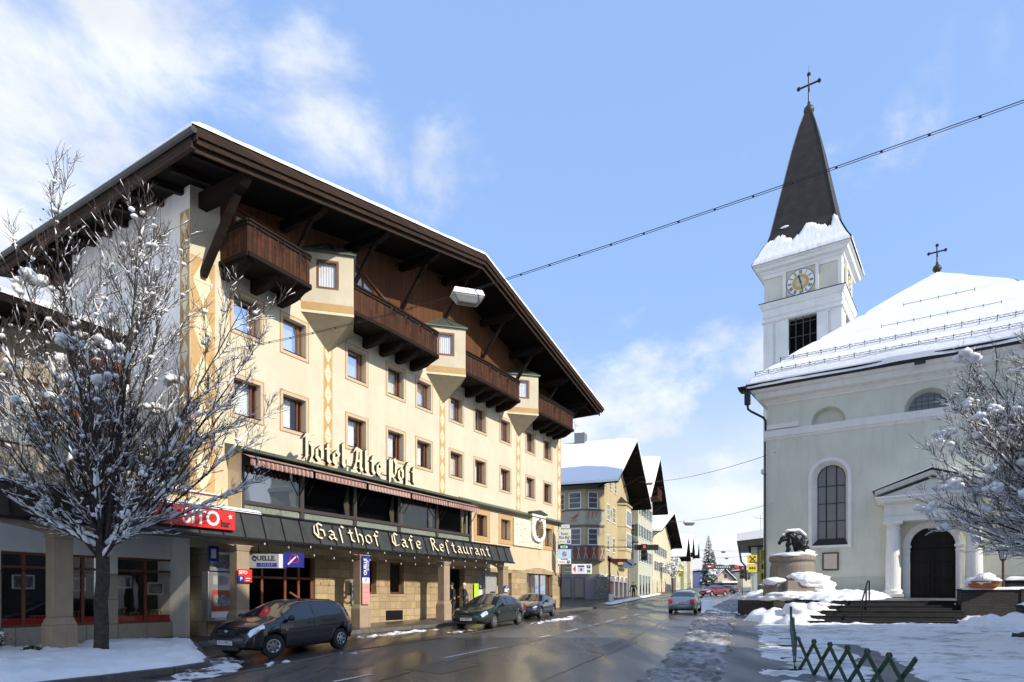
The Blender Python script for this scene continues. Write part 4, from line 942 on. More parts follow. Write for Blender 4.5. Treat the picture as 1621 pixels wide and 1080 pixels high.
panel(s,-.2,.12,.35,.95,-.02,.04,M['black']); panel(s,-.2,.12,.35,.5,-.026,.01,M['blue'],'strip')
g=MB(); g.tube([(-.05+.27*math.cos(a),-.04,.3+.27*math.sin(a)) for a in [k*math.pi/10-2.6 for k in range(17)]],.035,5); g.build('ring',M['red'],s); g=MB(); g.beam((-.62,-.06,.12),(-.1,-.06,.34),.10,.02,(0,1,0)); g.build('bar',M['white'],s)
s=hsign('poster_board',-6.55,.10,1.22,'framed poster with orange picture on the stone wall between window and shop door','poster')
panel(s,-.22,.36,0,1.0,-.02,.02,M['steel']); panel(s,-.18,.32,.62,.96,-.024,.004,M['photo'],'poster'); panel(s,.08,.31,.45,.75,-.027,.003,M['terracotta'],'picture'); panel(s,-.18,.32,.04,.30,-.024,.004,M['limedull'],'poster'); panel(s,-.18,.32,.31,.61,-.024,.004,M['ltblue_d'],'poster')
s=hsign('pillar_sign',3.55,1.66,1.83,'small blue and white plate on the pillar right of the lime poster','sign')
panel(s,-.24,.24,.19,.36,-.02,.02,M['blue']); panel(s,-.24,.24,0,.188,-.02,.02,M['white']); panel(s,.06,.22,.02,.11,-.024,.004,M['blue'],'strip'); text('HOTEL',.1,M['white'],s,(0,-.024,.275))
s=hsign('wall_poster',3.0,.12,1.35,'lime green poster beside a pale paper at the left of the curtained window','poster')
panel(s,-.36,.06,0,.95,-.02,.02,M['lime']); panel(s,.08,.52,.0,.62,-.018,.02,M['paper'],'paper'); panel(s,.08,.5,.63,.92,-.018,.02,M['black'],'header'); text('21',.22,M['white'],s,(.28,-.022,.78))
s=hsign('wall_poster',5.35,.12,.95,'tall white poster with red lines at the right of the curtained window','poster')
panel(s,-.3,.28,0,1.25,-.02,.02,M['paper']); panel(s,-.22,.2,.2,.35,-.024,.004,M['pink'],'strip'); panel(s,-.22,.2,.7,.78,-.024,.004,M['pink'],'strip')
# cigarette machine hanging on the left pier
s=hsign('vending_machine',-13.05,.45,.78,'grey wall mounted vending machine with red label beside the shop','vending machine')
panel(s,-.62,.55,0,1.62,-.02,.35,M['steel'],'cabinet',bev=.02); panel(s,-.5,.2,.33,1.02,-.026,.004,M['red_d'],'label'); panel(s,-.46,.16,.5,.86,-.031,.004,M['photo'],'picture'); panel(s,-.5,.2,.12,.30,-.026,.004,M['white'],'tray'); panel(s,-.45,.1,1.2,1.48,-.026,.004,M['greysign'],'slot')
for k in range(5): panel(s,.3,.46,.25+k*.22,.4+k*.22,-.028,.006,M['greysign'],'button')
panel(s,-.55,.5,1.66,2.28,.0,.2,M['steel'],'top_box'); panel(s,-.42,.38,1.74,2.2,-.006,.004,M['photo'],'picture'); panel(s,-.75,-.4,1.95,2.45,-.25,.03,M['blue'],'flag'); panel(s,-.68,-.5,2.05,2.35,-.256,.004,M['white'],'mark')
# signs at the hotel corner, facing down the street
def fsign(name,u0,u1,v0,v1,Y,label,cat='sign',rot=0):
    X=((u0+u1)/2-U0)/F*Y; z=EYE+(V0-v1)/F*Y; w_=(u1-u0)/F*Y; h=(v0-v1)/-F*Y; return thing(name,(X,Y,z),rot,label,cat),w_,h
s,w_,h=fsign('direction_sign',884,904,838,861,43.5,'white hotel parking sign on the corner bracket, above the bank sign')
panel(s,-w_/2,w_/2,0,h,0,.06,M['sign_grey'])
blackletter('Hotel',-.24,.24,.62*h,.10,-.0,.012,'lettering',s,.2,mats=[M['black'],M['black']]); blackletter('Alte PoSt',-.38,.38,.36*h,.10,-.0,.012,'lettering',s,.2,mats=[M['black'],M['black']])
panel(s,w_/2-.26,w_/2-.06,.06,.28,-.006,.004,M['blue'],'parking_mark'); text('P',.2,M['white'],s,(w_/2-.16,-.012,.17)); g=MB(); g.box(-.3,.05,-.006,0,.14,.155); g.prism([(-.33,.148),(-.25,.18),(-.25,.116)],'y',-.008,0); g.build('arrow',M['black'],s)
panel(s,-w_/2+.2,w_/2-.1,h+.06,h+.32,0,.06,M['sign_grey'],'top_plate'); g=MB(); g.box(-.1,.2,-.006,0,h+.17,h+.20); g.build('strip',M['greysign'],s)
g=MB(); g.tube([(-w_/2+.02,.09,h+.5),(-w_/2+.02,.09,-1.5)],.03,6); 
for z in (h*.9,.1,-.5,-1.2): g.tube([(-w_/2-.1,.09,z),(w_/2-.1,.09,z)],.02,5)
g.build('bracket',M['blackmetal'],s)
s,w_,h=fsign('bank_sign',883,904,863,893,43.45,'light blue bank sign with red emblem under the hotel parking sign')
panel(s,-w_/2,w_/2,h*.28,h*.78,0,.06,M['ltblue']); panel(s,-w_/2,w_/2,h*.782,h,0,.06,M['navy'],'top_strip'); panel(s,-w_/2,w_/2,0,h*.278,0,.06,M['white'],'bottom_strip'); panel(s,-.26,.2,h*.84,h*.96,-.006,.004,M['white'],'field'); panel(s,-.18,.12,h*.86,h*.94,-.01,.004,M['green'],'field')
g=MB()
for (x0,x1,z0,z1) in ((-.13,.13,.0,.055),(-.13,.13,.10,.155),(-.13,.13,.20,.255),(-.13,-.07,.10,.25),(.07,.13,.0,.15)): g.box(x0,x1,-.012-.002*(x0+z0),0,h*.42+z0,h*.42+z1)
g.ball((0,-.01,h*.42+.31),.038,8,5,(1,.3,1)); g.build('emblem',M['red'],s)
text('SPARKASSE',.095,M['navy'],s,(0,-.006,h*.25),off=.002)
g=MB()
for k in range(3): x=-w_/2+.1+k*.13; g.prism([(x,.14),(x+.1,.19),(x+.1,.09)],'y',-.01,0)
g.build('arrow',M['red'],s); panel(s,w_/2-.28,w_/2-.08,.04,.24,-.006,.004,M['blue'],'parking_mark'); text('P',.19,M['white'],s,(w_/2-.18,-.012,.14))
s,w_,h=fsign('direction_sign',905,937,893,908.5,43.8,'white sign with red left arrow jutting from the hotel corner')
panel(s,-w_/2,w_/2,0,h,0,.08,M['white'],bev=.01); g=MB(); g.prism([(-w_/2+.08,h/2),(-w_/2+.27,h-.1),(-w_/2+.27,.1)],'y',-.008,0); g.build('arrow',M['red'],s)
panel(s,-.28,.18,.12,h-.12,-.006,.004,M['ltblue'],'field'); panel(s,-.28,.18,h-.2,h-.10,-.01,.004,M['navy'],'field'); panel(s,-.12,.04,.2,.38,-.01,.004,M['red'],'emblem'); panel(s,w_/2-.36,w_/2-.1,h/2+.04,h-.08,-.006,.004,M['blue'],'parking_mark'); text('P',.22,M['white'],s,(w_/2-.23,-.012,h*.72)); panel(s,w_/2-.34,w_/2-.1,.08,h/2-.06,-.006,.004,M['green'],'field'); panel(s,w_/2-.34,w_/2-.1,.16,.2,-.01,.004,M['navy'],'field')
g=MB(); g.tube([(-w_/2-.5,.04,h*.6),(-w_/2,.04,h*.6)],.03,5); g.tube([(-w_/2-.5,.04,h*.2),(-w_/2,.04,h*.2)],.03,5); g.build('bracket',M['steel'],s)
s,w_,h=fsign('bank_sign',1184,1198.5,878.5,906,80,'square yellow bank signs with black crossed emblem on a pole beside the church corner')
panel(s,-w_/2,w_/2,h*.53,h,0,.15,M['yellow']); panel(s,-w_/2,w_/2,0,h*.46,0,.15,M['yellow'],'lower_board'); panel(s,-w_/2+.1,w_/2-.3,h*.47,h*.52,0,.1,M['white'],'strip')
g=MB(); cz=h*.765
for sx in (-1,1): g.beam((sx*-.3,-.02,cz-.28),(sx*.3,-.02-.01*sx,cz+.28),.13,.02,(0,1,0)); g.beam((sx*.2,-.03,cz+.33),(sx*.42,-.03,cz+.22),.12,.02,(0,1,0))
g.build('emblem',M['black'],s); text('R·B·K',.34,M['black'],s,(0,-.01,h*.23),off=.02)
g=MB(); g.tube([(.1,.1,0),(.1,.1,-(EYE+(V0-906)/F*80-gz(80))-.1)],.06,6); g.build('pole',M['steel'],s)
s,w_,h=fsign('banner_sign',1203.5,1210,871,921,46,'narrow tall yellow sign board mounted beside the church wall')
panel(s,-w_/2,w_/2,h*.66,h,0,.1,M['yellow']); panel(s,-w_/2,w_/2,h*.36,h*.6,0,.1,M['yellow'],'middle_board'); panel(s,-w_/2,w_/2,0,h*.33,0,.1,M['yellow'],'lower_board')
text('BANK',.3,M['black'],s,(0,-.008,h*.83),rot=(R(90),R(90),0),sx=.9); panel(s,-.06,.06,h*.4,h*.55,-.006,.004,M['black'],'mark'); panel(s,-.06,.06,h*.08,h*.26,-.006,.004,M['black'],'mark')
g=MB(); g.tube([(.05,.12,h+.1),(.05,.12,-(EYE+(V0-921)/F*46-gz(46)))],.05,6); g.tube([(.05,.1,h*.62),(-.9,.1,h*.62)],.05,5); g.build('pole',M['steel'],s)
# ---------------------------------------------------------------- church
church=thing('church_building',(CF.o[0],CF.o[1],0),CF.th,'pale green church with white cornice, snowy hipped roof and columned portal','church')
def arch(cx,r,zs,x,k=1.): return zs+k*math.sqrt(max(0,r*r-(x-cx)**2))
def arch_wall(mb,x0,x1,z0,z1,ops,y=0,n=18):
    """ops: (cx, r, z_bottom, z_spring); flat wall with round headed openings"""
    xs={x0,x1}
    for cx,r,zb,zs in ops:
        for i in range(n+1): xs.add(cx-r*math.cos(math.pi*i/n))
    xs=sorted(xs)
    for a,b in zip(xs,xs[1:]):
        if b-a<1e-5: continue
        m=(a+b)/2; lo=(z0,z0)
        for cx,r,zb,zs in sorted([q for q in ops if abs(m-q[0])<q[1]],key=lambda q:q[2]):
            if zb>lo[0]+1e-4: mb.quad((a,y,lo[0]),(b,y,lo[1]),(b,y,zb),(a,y,zb))
            lo=(arch(cx,r,zs,a),arch(cx,r,zs,b))
        mb.quad((a,y,lo[0]),(b,y,lo[1]),(b,y,z1),(a,y,z1))
def outline(cx,r,zb,zs,n=18): return [(cx-r,zb)]+[(cx-r*math.cos(math.pi*i/n),arch(cx,r,zs,cx-r*math.cos(math.pi*i/n))) for i in range(n+1)]+[(cx+r,zb)]
def strip(mb,A,ya,B,yb,close=True):
    n=len(A)
    for i in range(n if close else n-1):
        j=(i+1)%n; mb.quad((A[i][0],ya,A[i][1]),(A[j][0],ya,A[j][1]),(B[j][0],yb,B[j][1]),(B[i][0],yb,B[i][1]))
WN=[(-5.12,.94,4.55,8.50),(4.9,.94,4.55,8.50)]
DR=(-.16,1.02,1.4,4.29)
mb=MB(); arch_wall(mb,-8.55,8.55,2.7,11.05,[(c,r,a,b) for c,r,a,b in WN]+[(DR[0],DR[1],2.7,DR[3])])
LU=[(-5.2,.90,11.3,11.68),(-.36,1.10,11.3,11.68),(4.5,.90,11.3,11.68)]
arch_wall(mb,-8.55,8.55,11.05,13.25,LU)
for s in (-1,1): mb.quad((s*8.55,0,1),(s*8.55,26,1),(s*8.55,26,13.9),(s*8.55,0,13.9))
mb.quad((-8.55,26,1),(8.55,26,1),(8.55,26,13.9),(-8.55,26,13.9)); mb.build('wall',M['church'],church)
mb=MB(); wall(mb,-8.6,8.6,1.0,2.7,[(DR[0]-DR[1],DR[0]+DR[1],1.0,2.7)],-.03,.03); mb.quad((-8.6,-.03,2.7),(8.6,-.03,2.7),(8.6,0,2.7),(-8.6,0,2.7)); mb.build('plinth',M['church_low'],church)
# reveals of lunettes, with a window in the middle one
for i,(cx,r,zb,zs) in enumerate(LU):
    A=outline(cx,r,11.3,zs); B=outline(cx,r*.84,11.3,zs) ; mb=MB(); strip(mb,A,0,B,.35,False); mb.build('lunette_reveal',M['church'],church)
    g=MB(); g.add([(x,.35,z) for x,z in B],[tuple(range(len(B)))])
    o=g.build('lunette_window' if i==1 else 'blind_lunette',M['leadglass'] if i==1 else M['church'],church)
    if i==1:
        g=MB()
        for k in range(-2,3): g.box(cx+k*.28-.012,cx+k*.28+.012,.33,.349,11.4,arch(cx,r*.84,zs,cx+k*.28))
        for k in range(1,4): g.box(cx-.85,cx+.85,.332,.348,11.68+k*.24,11.695+k*.24)
        g.build('lead_bars',M['black'],o)
# tall windows
for cx,r,zb,zs in WN:
    mb=MB(); O=outline(cx,r+.19,zb-.15,zs); I=outline(cx,r,zb,zs); strip(mb,O,-.07,I,-.07); strip(mb,O,-.07,O,0); strip(mb,I,-.07,I,0.0)
    tr=mb.build('window_trim',M['cwhite'],church)
    G=outline(cx+.03,r-.22,zb+.42,zs); mb=MB(); strip(mb,I,0,G,.50,False); mb.build('window_reveal',M['cwhite'],tr)
    mb=MB(); mb.add([(cx-r,-.02,zb),(cx+r,-.02,zb),(cx+r-.19,.50,zb+.42),(cx-r+.25,.50,zb+.42)],[(0,1,2,3)]); mb.build('sill',M['fascia'],tr)
    mb=MB(); mb.add([(x,.50,z) for x,z in G],[tuple(range(len(G)))]); gl=mb.build('church_window',M['leadglass'],church)
    mb=MB()
    for k in (-.27,.27): mb.box(cx+.03+k-.03,cx+.03+k+.03,.46,.495,zb+.42,arch(cx+.03,r-.22,zs,cx+.03+k))
    for k in range(1,4): mb.box(cx+.03-(r-.22),cx+.03+(r-.22),.463,.492,zb+.42+k*1.02-.02,zb+.42+k*1.02+.02)
    for a,b in zip(G,G[1:]): mb.beam((a[0],.47,a[1]),(b[0],.47,b[1]),.04,.05,(0,1,0))
    mb.build('glazing_bars',M['blackmetal'],gl)
# bands, cornice
mb=MB(); pr=[(0,11.02),(-.06,11.06),(-.08,11.16),(-.16,11.20),(-.18,11.58),(-.02,11.63),(0,11.63)]
def ringprof(mb,pr,x0,x1,ylen,ov=True):
    """profile (outward offset, z) run along the front and both flanks of the box"""
    P=[]
    for o_,z in pr: e=-o_; P.append([(x0-e,ylen,z),(x0-e,-e,z),(x1+e,-e,z),(x1+e,ylen,z)])
    for A,B in zip(P,P[1:]):
        for i in range(3): mb.quad(A[i],A[i+1],B[i+1],B[i])
ringprof(mb,pr,-8.55,8.55,26); mb.box(-8.6,-6.75,-.12,0,11.68,11.96); mb.build('string_course',M['cwhite'],church)
mb=MB(); ringprof(mb,[(0,13.12),(-.08,13.16),(-.10,13.26),(-.17,13.30),(-.19,13.42),(-.5,13.50),(-.56,13.62),(-.58,13.82),(-.72,13.86),(-.80,14.02),(-.80,14.1),(0,14.1)],-8.55,8.55,26); mb.build('cornice',M['cwhite'],church)
AP=(0,8.6,22.2); EV=14.10; OV=.95
c1=(-8.55-OV,-OV,EV+.25);c2=(8.55+OV,-OV,EV+.25);c3=(8.55+OV,27,EV+.25);c4_=(-8.55-OV,27,EV+.25);AP2=(0,18,22.2)
mb=MB(); mb.add([c1,c2,c3,c4_,AP,AP2],[(0,1,4),(1,2,5,4),(2,3,5),(3,0,4,5),(0,3,2,1)]); rf=mb.build('roof',M['spire'],church)
mb=MB()
ringprof(mb,[(-.80,14.02),(-.95,14.06),(-1.02,14.30),(-1.02,14.34),(-.6,14.34)],-8.55,8.55,26)
mb.hexa([(-9.9,-1.15,13.95),(-9.5,-1.15,13.95),(-9.5,-.6,13.95),(-9.9,-.6,13.95)],[(-10.0,-1.3,14.2),(-9.5,-1.3,14.2),(-9.5,-.5,14.2),(-10.,-.5,14.2)])
mb.box(-9.62,-9.32,-1.12,-.82,13.15,13.95); mb.tube([(-9.47,-.97,13.2),(-9.45,-.95,12.9),(-9.3,-.85,12.75),(-8.75,-.2,12.45),(-8.62,-.12,12.25),(-8.62,-.1,11.64)],.07,8); mb.tube([(-8.66,-.08,11.0),(-8.66,-.08,1.2)],.05,8)
mb.box(-.95,-.45,-1.06,-.9,13.82,13.99)
mb.build('gutter',M['blackmetal'],church)
# snow on the hipped roof, with a rolled edge
mb=MB()
def roofsnow(A,B,T,n=44,m=20,T2=None):
    A,B,T=Vector(A),Vector(B),Vector(T); T2=Vector(T2) if T2 else T; nr=(B-A).cross(T-A).normalized(); 
    if nr.z<0: nr=-nr
    b=len(mb.v)
    for j in range(m+1):
        t=(j/m); L_=A.lerp(T,t);Q=B.lerp(T2,t)
        for i in range(n+1):
            p=L_.lerp(Q,i/n); d=t*12; th=.30*math.sqrt(min(1,d/.6+.12)); th+=.03*mn.noise(p*.9)+.07*mn.noise(p*.3+Vector((5,0,0)))
            for g_ in (.16,.36,.60): th-=.10*math.exp(-((t-g_)/.012)**2)
            mb.v.append(tuple(p+nr*th-Vector((0,0,.0))))
    for j in range(m):
        for i in range(n): mb.f.append((b+j*(n+1)+i,b+j*(n+1)+i+1,b+(j+1)*(n+1)+i+1,b+(j+1)*(n+1)+i)); mb.m.append(0)
    for i in range(n):
        p=mb.v[b+i];q=mb.v[b+i+1]; mb.add([p,q,(q[0],q[1],q[2]-.3),(p[0],p[1],p[2]-.3)],[(0,1,2,3)])
roofsnow(c1,c2,AP,50,60); roofsnow(c4_,c1,AP2,30,30,AP); roofsnow(c2,c3,AP,30,30,AP2)
sn=mb.build('snow',M['snow'],rf,smooth=True)
mb=MB(); A,B,T=map(Vector,(c1,c2,AP)); nr=(B-A).cross(T-A).normalized()
for t,e0,e1 in ((.045,.0,1),(.17,.10,1),(.36,.3,.82),(.6,.42,.6)):
    L_=A.lerp(T,t);Q=B.lerp(T,t); a=L_.lerp(Q,0 if t<.2 else .28);c=L_.lerp(Q,1 if t<.2 else .74)
    k=int((c-a).length/.75)
    rows=(.34,.46) if t<.3 else (.32,)
    for h in rows: mb.tube([a+nr*h,c+nr*h],.014,4)
    for i in range(k+1): p=a.lerp(c,i/k); mb.beam(p+nr*.1,p+nr*(.55 if t<.3 else .4),.03,.03)
    if t<.2:
        for i in range(k*4): p=a.lerp(c,i/(k*4));q=a.lerp(c,(i+1)/(k*4)); mb.beam(p+nr*(.34 if i%2 else .46),q+nr*(.46 if i%2 else .34),.014,.014)
mb.build('snow_guard',M['blackmetal'],rf)
def cross(par,x,y,z,h,w_,r,ball):
    mb=MB(); mb.lathe([(.03,z-.2),(ball*.4,z),(ball*.5,z+ball*.1),(ball*.92,z+ball*.6),(ball,z+ball),(ball*.85,z+ball*1.5),(ball*.4,z+ball*1.95),(r*1.6,z+ball*2.1),(r*1.4,z+ball*2.6)],(x,y,0),14)
    mb.build('orb',M['gold_dull'],par,smooth=True)
    z+=ball*2; mb=MB(); mb.tube([(x,y,z),(x,y,z+h)],r,6); mb.tube([(x-w_,y,z+h*.66),(x+w_,y,z+h*.66)],r,6)
    for p in ((x-w_,z+h*.66),(x+w_,z+h*.66),(x,z+h)): mb.ball((p[0],y,p[1]),r*2.1,8,5)
    mb.build('cross',M['blackmetal'],par)
cross(church,0,8.6,22.45,1.25,.45,.05,.26)
# portal
xc=-.16
for sx,x in ((-1,-1.93),(1,1.62)):
    mb=MB(); mb.lathe([(.44,1.72),(.44,1.80),(.47,1.86),(.44,1.94),(.38,1.98),(.37,2.1),(.375,3.0),(.335,4.6),(.315,5.22),(.35,5.24),(.35,5.29),(.315,5.31),(.315,5.40),(.40,5.50)],(x,-.62,0),22); mb.box(x-.46,x+.46,-1.08,-.16,5.50,5.62)
    mb.box(x-.47,x+.47,-1.08,0,1.55,1.73)
    mb.build('column',M['cwhite'],church,smooth=False)
    mb=MB(); mb.box(x-.5,x+.5,-1.12,0,1.2,1.56); mb.build('column_base',M['kerb'],church)
mb=MB(); X0,X1=-2.33,2.02
mb.box(X0,X1,-.98,0,5.625,5.93); mb.box(X0-.04,X1+.04,-1.02,0,5.933,5.99); mb.box(X0,X1,-.985,0,5.993,6.52)
for k,(e,z0,z1) in enumerate(((.06,6.523,6.58),(.14,6.583,6.66),(.34,6.663,6.86),(.40,6.863,6.94))): mb.box(X0-e,X1+e,-.985-e,0,z0,z1)
mb.build('entablature',M['cwhite'],church)
mb=MB(); xm=(X0+X1)/2; zt=8.05
mb.add([(X0-.3,-.95,6.943),(X1+.3,-.95,6.943),(xm,-.95,zt-.28)],[(0,1,2)])
for a in (X0-.42,X1+.42):
    for k,(y0,e,h) in enumerate(((-1.24,.16,.10),(-1.36,.30,.12))):
        mb.beam((a,(y0)/2,6.99+e*.72),(xm,(y0)/2,zt-.18+e*.72),-y0,h,(0,0,1))
pd=mb.build('pediment',M['cwhite'],church)
mb=MB()
for a in (X0-.55,X1+.55): mb.beam((a,-.72,7.16+.08),(xm,-.72,zt+.18),1.5,.03)
mb.build('pediment_roof',M['blackmetal'],pd)
mb=MB()
for a in (X0-.5,X1+.5): mb.beam((a,-.70,7.16+.13),(xm,-.70,zt+.235),1.42,.06)
mb.build('snow',M['snow'],pd)
O=outline(xc,DR[1]+.33,1.4,DR[3]); I=outline(xc,DR[1],1.4,DR[3]); mb=MB(); strip(mb,O,-.12,I,-.12,False); strip(mb,O,-.12,O,0,False); strip(mb,I,-.12,I,.35,False)
O2=outline(xc,DR[1]+.22,1.4,DR[3]); I2=outline(xc,DR[1]+.14,1.4,DR[3]); strip(mb,O2,-.145,I2,-.145,False); strip(mb,O2,-.145,O2,-.12,False); strip(mb,I2,-.145,I2,-.12,False)
for s in (-1,1): a=xc+s*(DR[1]+.16); mb.box(a-.22,a+.22,-.17,.0,4.22,4.34); mb.box(a-.2,a+.2,-.155,.0,4.0,4.05)
mb.prism([(xc-.22,5.22),(xc+.22,5.22),(xc+.28,5.80),(xc-.28,5.80)],'y',-.22,-.02); mb.build('door_surround',M['cwhite'],church)
mb=MB(); mb.add([(x,.32,z) for x,z in I],[tuple(range(len(I)))]); mb.box(xc-1.02,xc+1.02,.22,.32,4.22,4.36)
dr=mb.build('door',M['doorwood'],church)
mb=MB()
for s in (-1,1):
    for z0,z1 in ((1.65,2.3),(2.45,3.3),(3.45,4.1)): 
        x0=xc+(.08 if s>0 else -.94); mb.box(x0+.02,x0+.84,.28,.319,z0,z1); mb.box(x0+.12,x0+.74,.26,.279,z0+.1,z1-.1)
mb.box(xc-.05,xc+.05,.25,.318,1.5,4.22); mb.tube([(xc-.12,.22,2.7),(xc-.12,.2,2.85)],.02,5); mb.build('door_panel',M['doorwood'],dr)
mb=MB(); mb.box(xc-1.3,xc+1.3,-.35,.35,1.30,1.52); mb.build('threshold',M['kerb'],church)
nb=thing('notice_board',tuple(CF.w(-5.07,-.02,3.09)),CF.th,'dark framed notice board on the green church wall under the tall window','notice board')
mb=MB(); mb.box(-.43,.43,-.08,0,0,1.04); mb.build('frame',M['bronze_frame'],nb); mb=MB(); mb.box(-.34,.34,-.088,-.08,.09,.95); mb.build('notice',M['beigepaper'],nb)
# ---- tower
TF=Frame((.394*50,50.),math.atan2(-1,1.386)); tower=thing('church_tower',(TF.o[0],TF.o[1],0),TF.th,'white and pale green clock tower with dark pointed spire and cross','church tower')
W_=5.52
def box4(mb,z0,z1,e=0): mb.box(-e,W_+e,-e,W_+e,z0,z1)
def ring4(mb,pr):
    P=[[(-e,-e,z),(W_+e,-e,z),(W_+e,W_+e,z),(-e,W_+e,z)] for e,z in pr]
    for A,B in zip(P,P[1:]):
        for i in range(4): j=(i+1)%4; mb.quad(A[i],A[j],B[j],B[i])
    mb.add(P[0],[(3,2,1,0)]); mb.add(P[-1],[(0,1,2,3)])
mb=MB(); box4(mb,0,18.0); mb.box(.06,W_-.06,.06,W_-.06,23.9,26.7); mb.build('wall',M['church'],tower)
mb=MB()
# belfry: four piers, recessed louvred openings
op=(1.84,3.84)
for f in range(2):
    for a,b in ((0,op[0]),(op[1],W_)):
        g0=a+.72 if a==0 else b-.92; pieces=((a,g0),(g0+.2,b))
        for p,q in pieces:
            if f==0: mb.box(p,q,0,.6,18.0,23.0)
            else: mb.box(W_-.6,W_,max(p,.601),q,18.0,23.0)
        if f==0: mb.box(g0,g0+.2,.10,.6,18.0,23.0); mb.box(g0,g0+.2,0,.1,22.75,23.0)
        else: mb.box(W_-.6,W_-.10,max(g0,.601),g0+.2,18.0,23.0)
mb.box(0,.6,.6,W_,18.0,23.0); mb.box(.6,W_-.6,W_-.6,W_,18,23)
mb.box(0,W_,0,W_,23.0,23.9) ; tb=mb.build('belfry',M['cwhite'],tower)
mb=MB(); ring4(mb,[(0,22.85),(.10,22.9),(.14,22.98),(.02,23.02)]); 
mb.build('impost',M['cwhite'],tower)
mb=MB(); ring4(mb,[(0,23.25),(.06,23.28),(.10,23.4),(.02,23.42),(.04,23.9),(.12,23.95),(.24,24.25),(.26,24.38),(0.02,24.46)]); mb.build('cornice',M['cwhite'],tower)
mb=MB(); ring4(mb,[(.02,24.44),(.30,24.40),(.30,24.43),(.02,24.47)]); mb.build('flashing',M['blackmetal'],tower)
mb=MB()
for e in ((W_-.26,W_),):
    mb.box(e[0],e[1],-.03,.2,24.46,26.7)
mb.box(W_-.2,W_+.03,.2,.46,24.46,26.7)
mb.box(0,W_,-.025,.05,26.35,26.7); ring4(mb,[(0,26.62),(.12,26.7),(.18,26.85),(.42,26.95),(.50,27.15),(.62,27.22),(.64,27.38),(.3,27.45)]); mb.build('top_cornice',M['cwhite'],tower)
mb=MB(); ring4(mb,[(0,11.1),(.15,11.2),(.15,11.5),(0,11.6)]); mb.build('string_course',M['cwhite'],tower)
for f in range(2):
    lv=MB()
    for k in range(26):
        z=18.1+k*.19
        if f==0: lv.quad((op[0],.25,z),(op[1],.25,z),(op[1],.42,z+.13),(op[0],.42,z+.13))
        else: lv.quad((W_-.25,op[0],z),(W_-.25,op[1],z),(W_-.42,op[1],z+.13),(W_-.42,op[0],z+.13))
    lo=lv.build('louvre',M['blackmetal'],tower); lv=MB()
    for x in (.0,.5,1.02,1.5,2.0):
        x=op[0]+x
        if f==0: lv.box(x-.03,x+.03,.18,.24,18,23)
        else: lv.box(W_-.24,W_-.18,x-.03,x+.03,18,23)
    if f==0:
        for z in (20.2,21.4,22.4): lv.box(op[0],op[1],.19,.235,z,z+.05)
    lv.build('louvre_frame',M['darkframe'],lo)
lv=MB(); lv.box(.65,W_-.65,.65,W_-.65,18,23); lv.build('belfry_core',M['interior'],tower)
# clock faces
def clock(side):
    rot=(0,0,0) if side==0 else (0,0,R(90)); loc=(2.72,-.03,25.42) if side==0 else (W_+.03,2.72,25.42)
    mb=MB(); 
    for b in ((-1.27,1.27,1.04,1.12),(-1.27,1.27,-1.12,-1.04),(-1.27,-1.04,-1.04,1.04),(1.04,1.27,-1.04,1.04)): mb.box(b[0],b[1],-.10,.02,b[2],b[3])
    ck=mb.build('clock',M['cwhite'],tower,loc=loc,rot=rot)
    def disc(r,y,mat,name,r0=0,n=40):
        g=MB(); P=[(r*math.cos(2*math.pi*i/n),r*math.sin(2*math.pi*i/n)) for i in range(n)]
        if r0: Q=[(p[0]*r0/r,p[1]*r0/r) for p in P]; strip(g,P,y,Q,y)
        else: g.add([(p[0],y,p[1]) for p in P],[tuple(range(n))])
        strip(g,P,y,P,y+.02); return g.build(name,mat,ck)
    g=MB(); g.box(-1.02,1.02,-.012,.01,-1.02,1.02); g.build('clock_field',M['beigestone'],ck)
    disc(1.0,-.03,M['black'],'dial_rim'); disc(.96,-.034,M['white'],'dial'); disc(.60,-.038,M['gold'],'dial_ring',.36); disc(.36,-.042,M['greysign2'],'dial_centre')
    g=MB(); R_=['XII','I','II','III','IIII','V','VI','VII','VIII','IX','X','XI']
    for h,s in enumerate(R_):
        a=math.pi/2-h*math.pi/6; w_=0;k=0
        wid={'I':.055,'V':.10,'X':.11}; tot=sum(wid[c] for c in s); o=-tot/2
        ca,sa=math.cos(a),math.sin(a)
        def P(t,r): return (ca*r+sa*t, sa*r-ca*t)
        for c in s:
            m_=o+wid[c]/2; o+=wid[c]; segs={'I':[(0,0)],'V':[(-.035,0),(.035,0)],'X':[(-.035,.035),(.035,-.035)]}[c]
            for t0,t1 in segs:
                p=P(m_+t0,.90);q=P(m_+t1,.64); k+=1; g.beam((p[0],-.046-.002*k,p[1]),(q[0],-.046-.002*k,q[1]),.024,.014,(0,1,0))
    g.build('numerals',M['black'],ck)
    g=MB()
    for ang,L_,wd in ((90-(11+28/60)*30,.55,.07),(90-28*6,.86,.045)):
        a=R(ang); g.beam((-.1*math.cos(a),-.07-L_*.02,-.1*math.sin(a)),(L_*math.cos(a),-.07-L_*.02,L_*math.sin(a)),wd,.015,(0,1,0)); g.ball((L_*.82*math.cos(a),-.075-L_*.02,L_*.82*math.sin(a)),wd*.9,8,5,(1,.2,1))
    g.ball((0,-.09,0),.07,8,5,(1,.4,1)); g.build('clock_hands',M['black'],ck)
clock(0); clock(1)
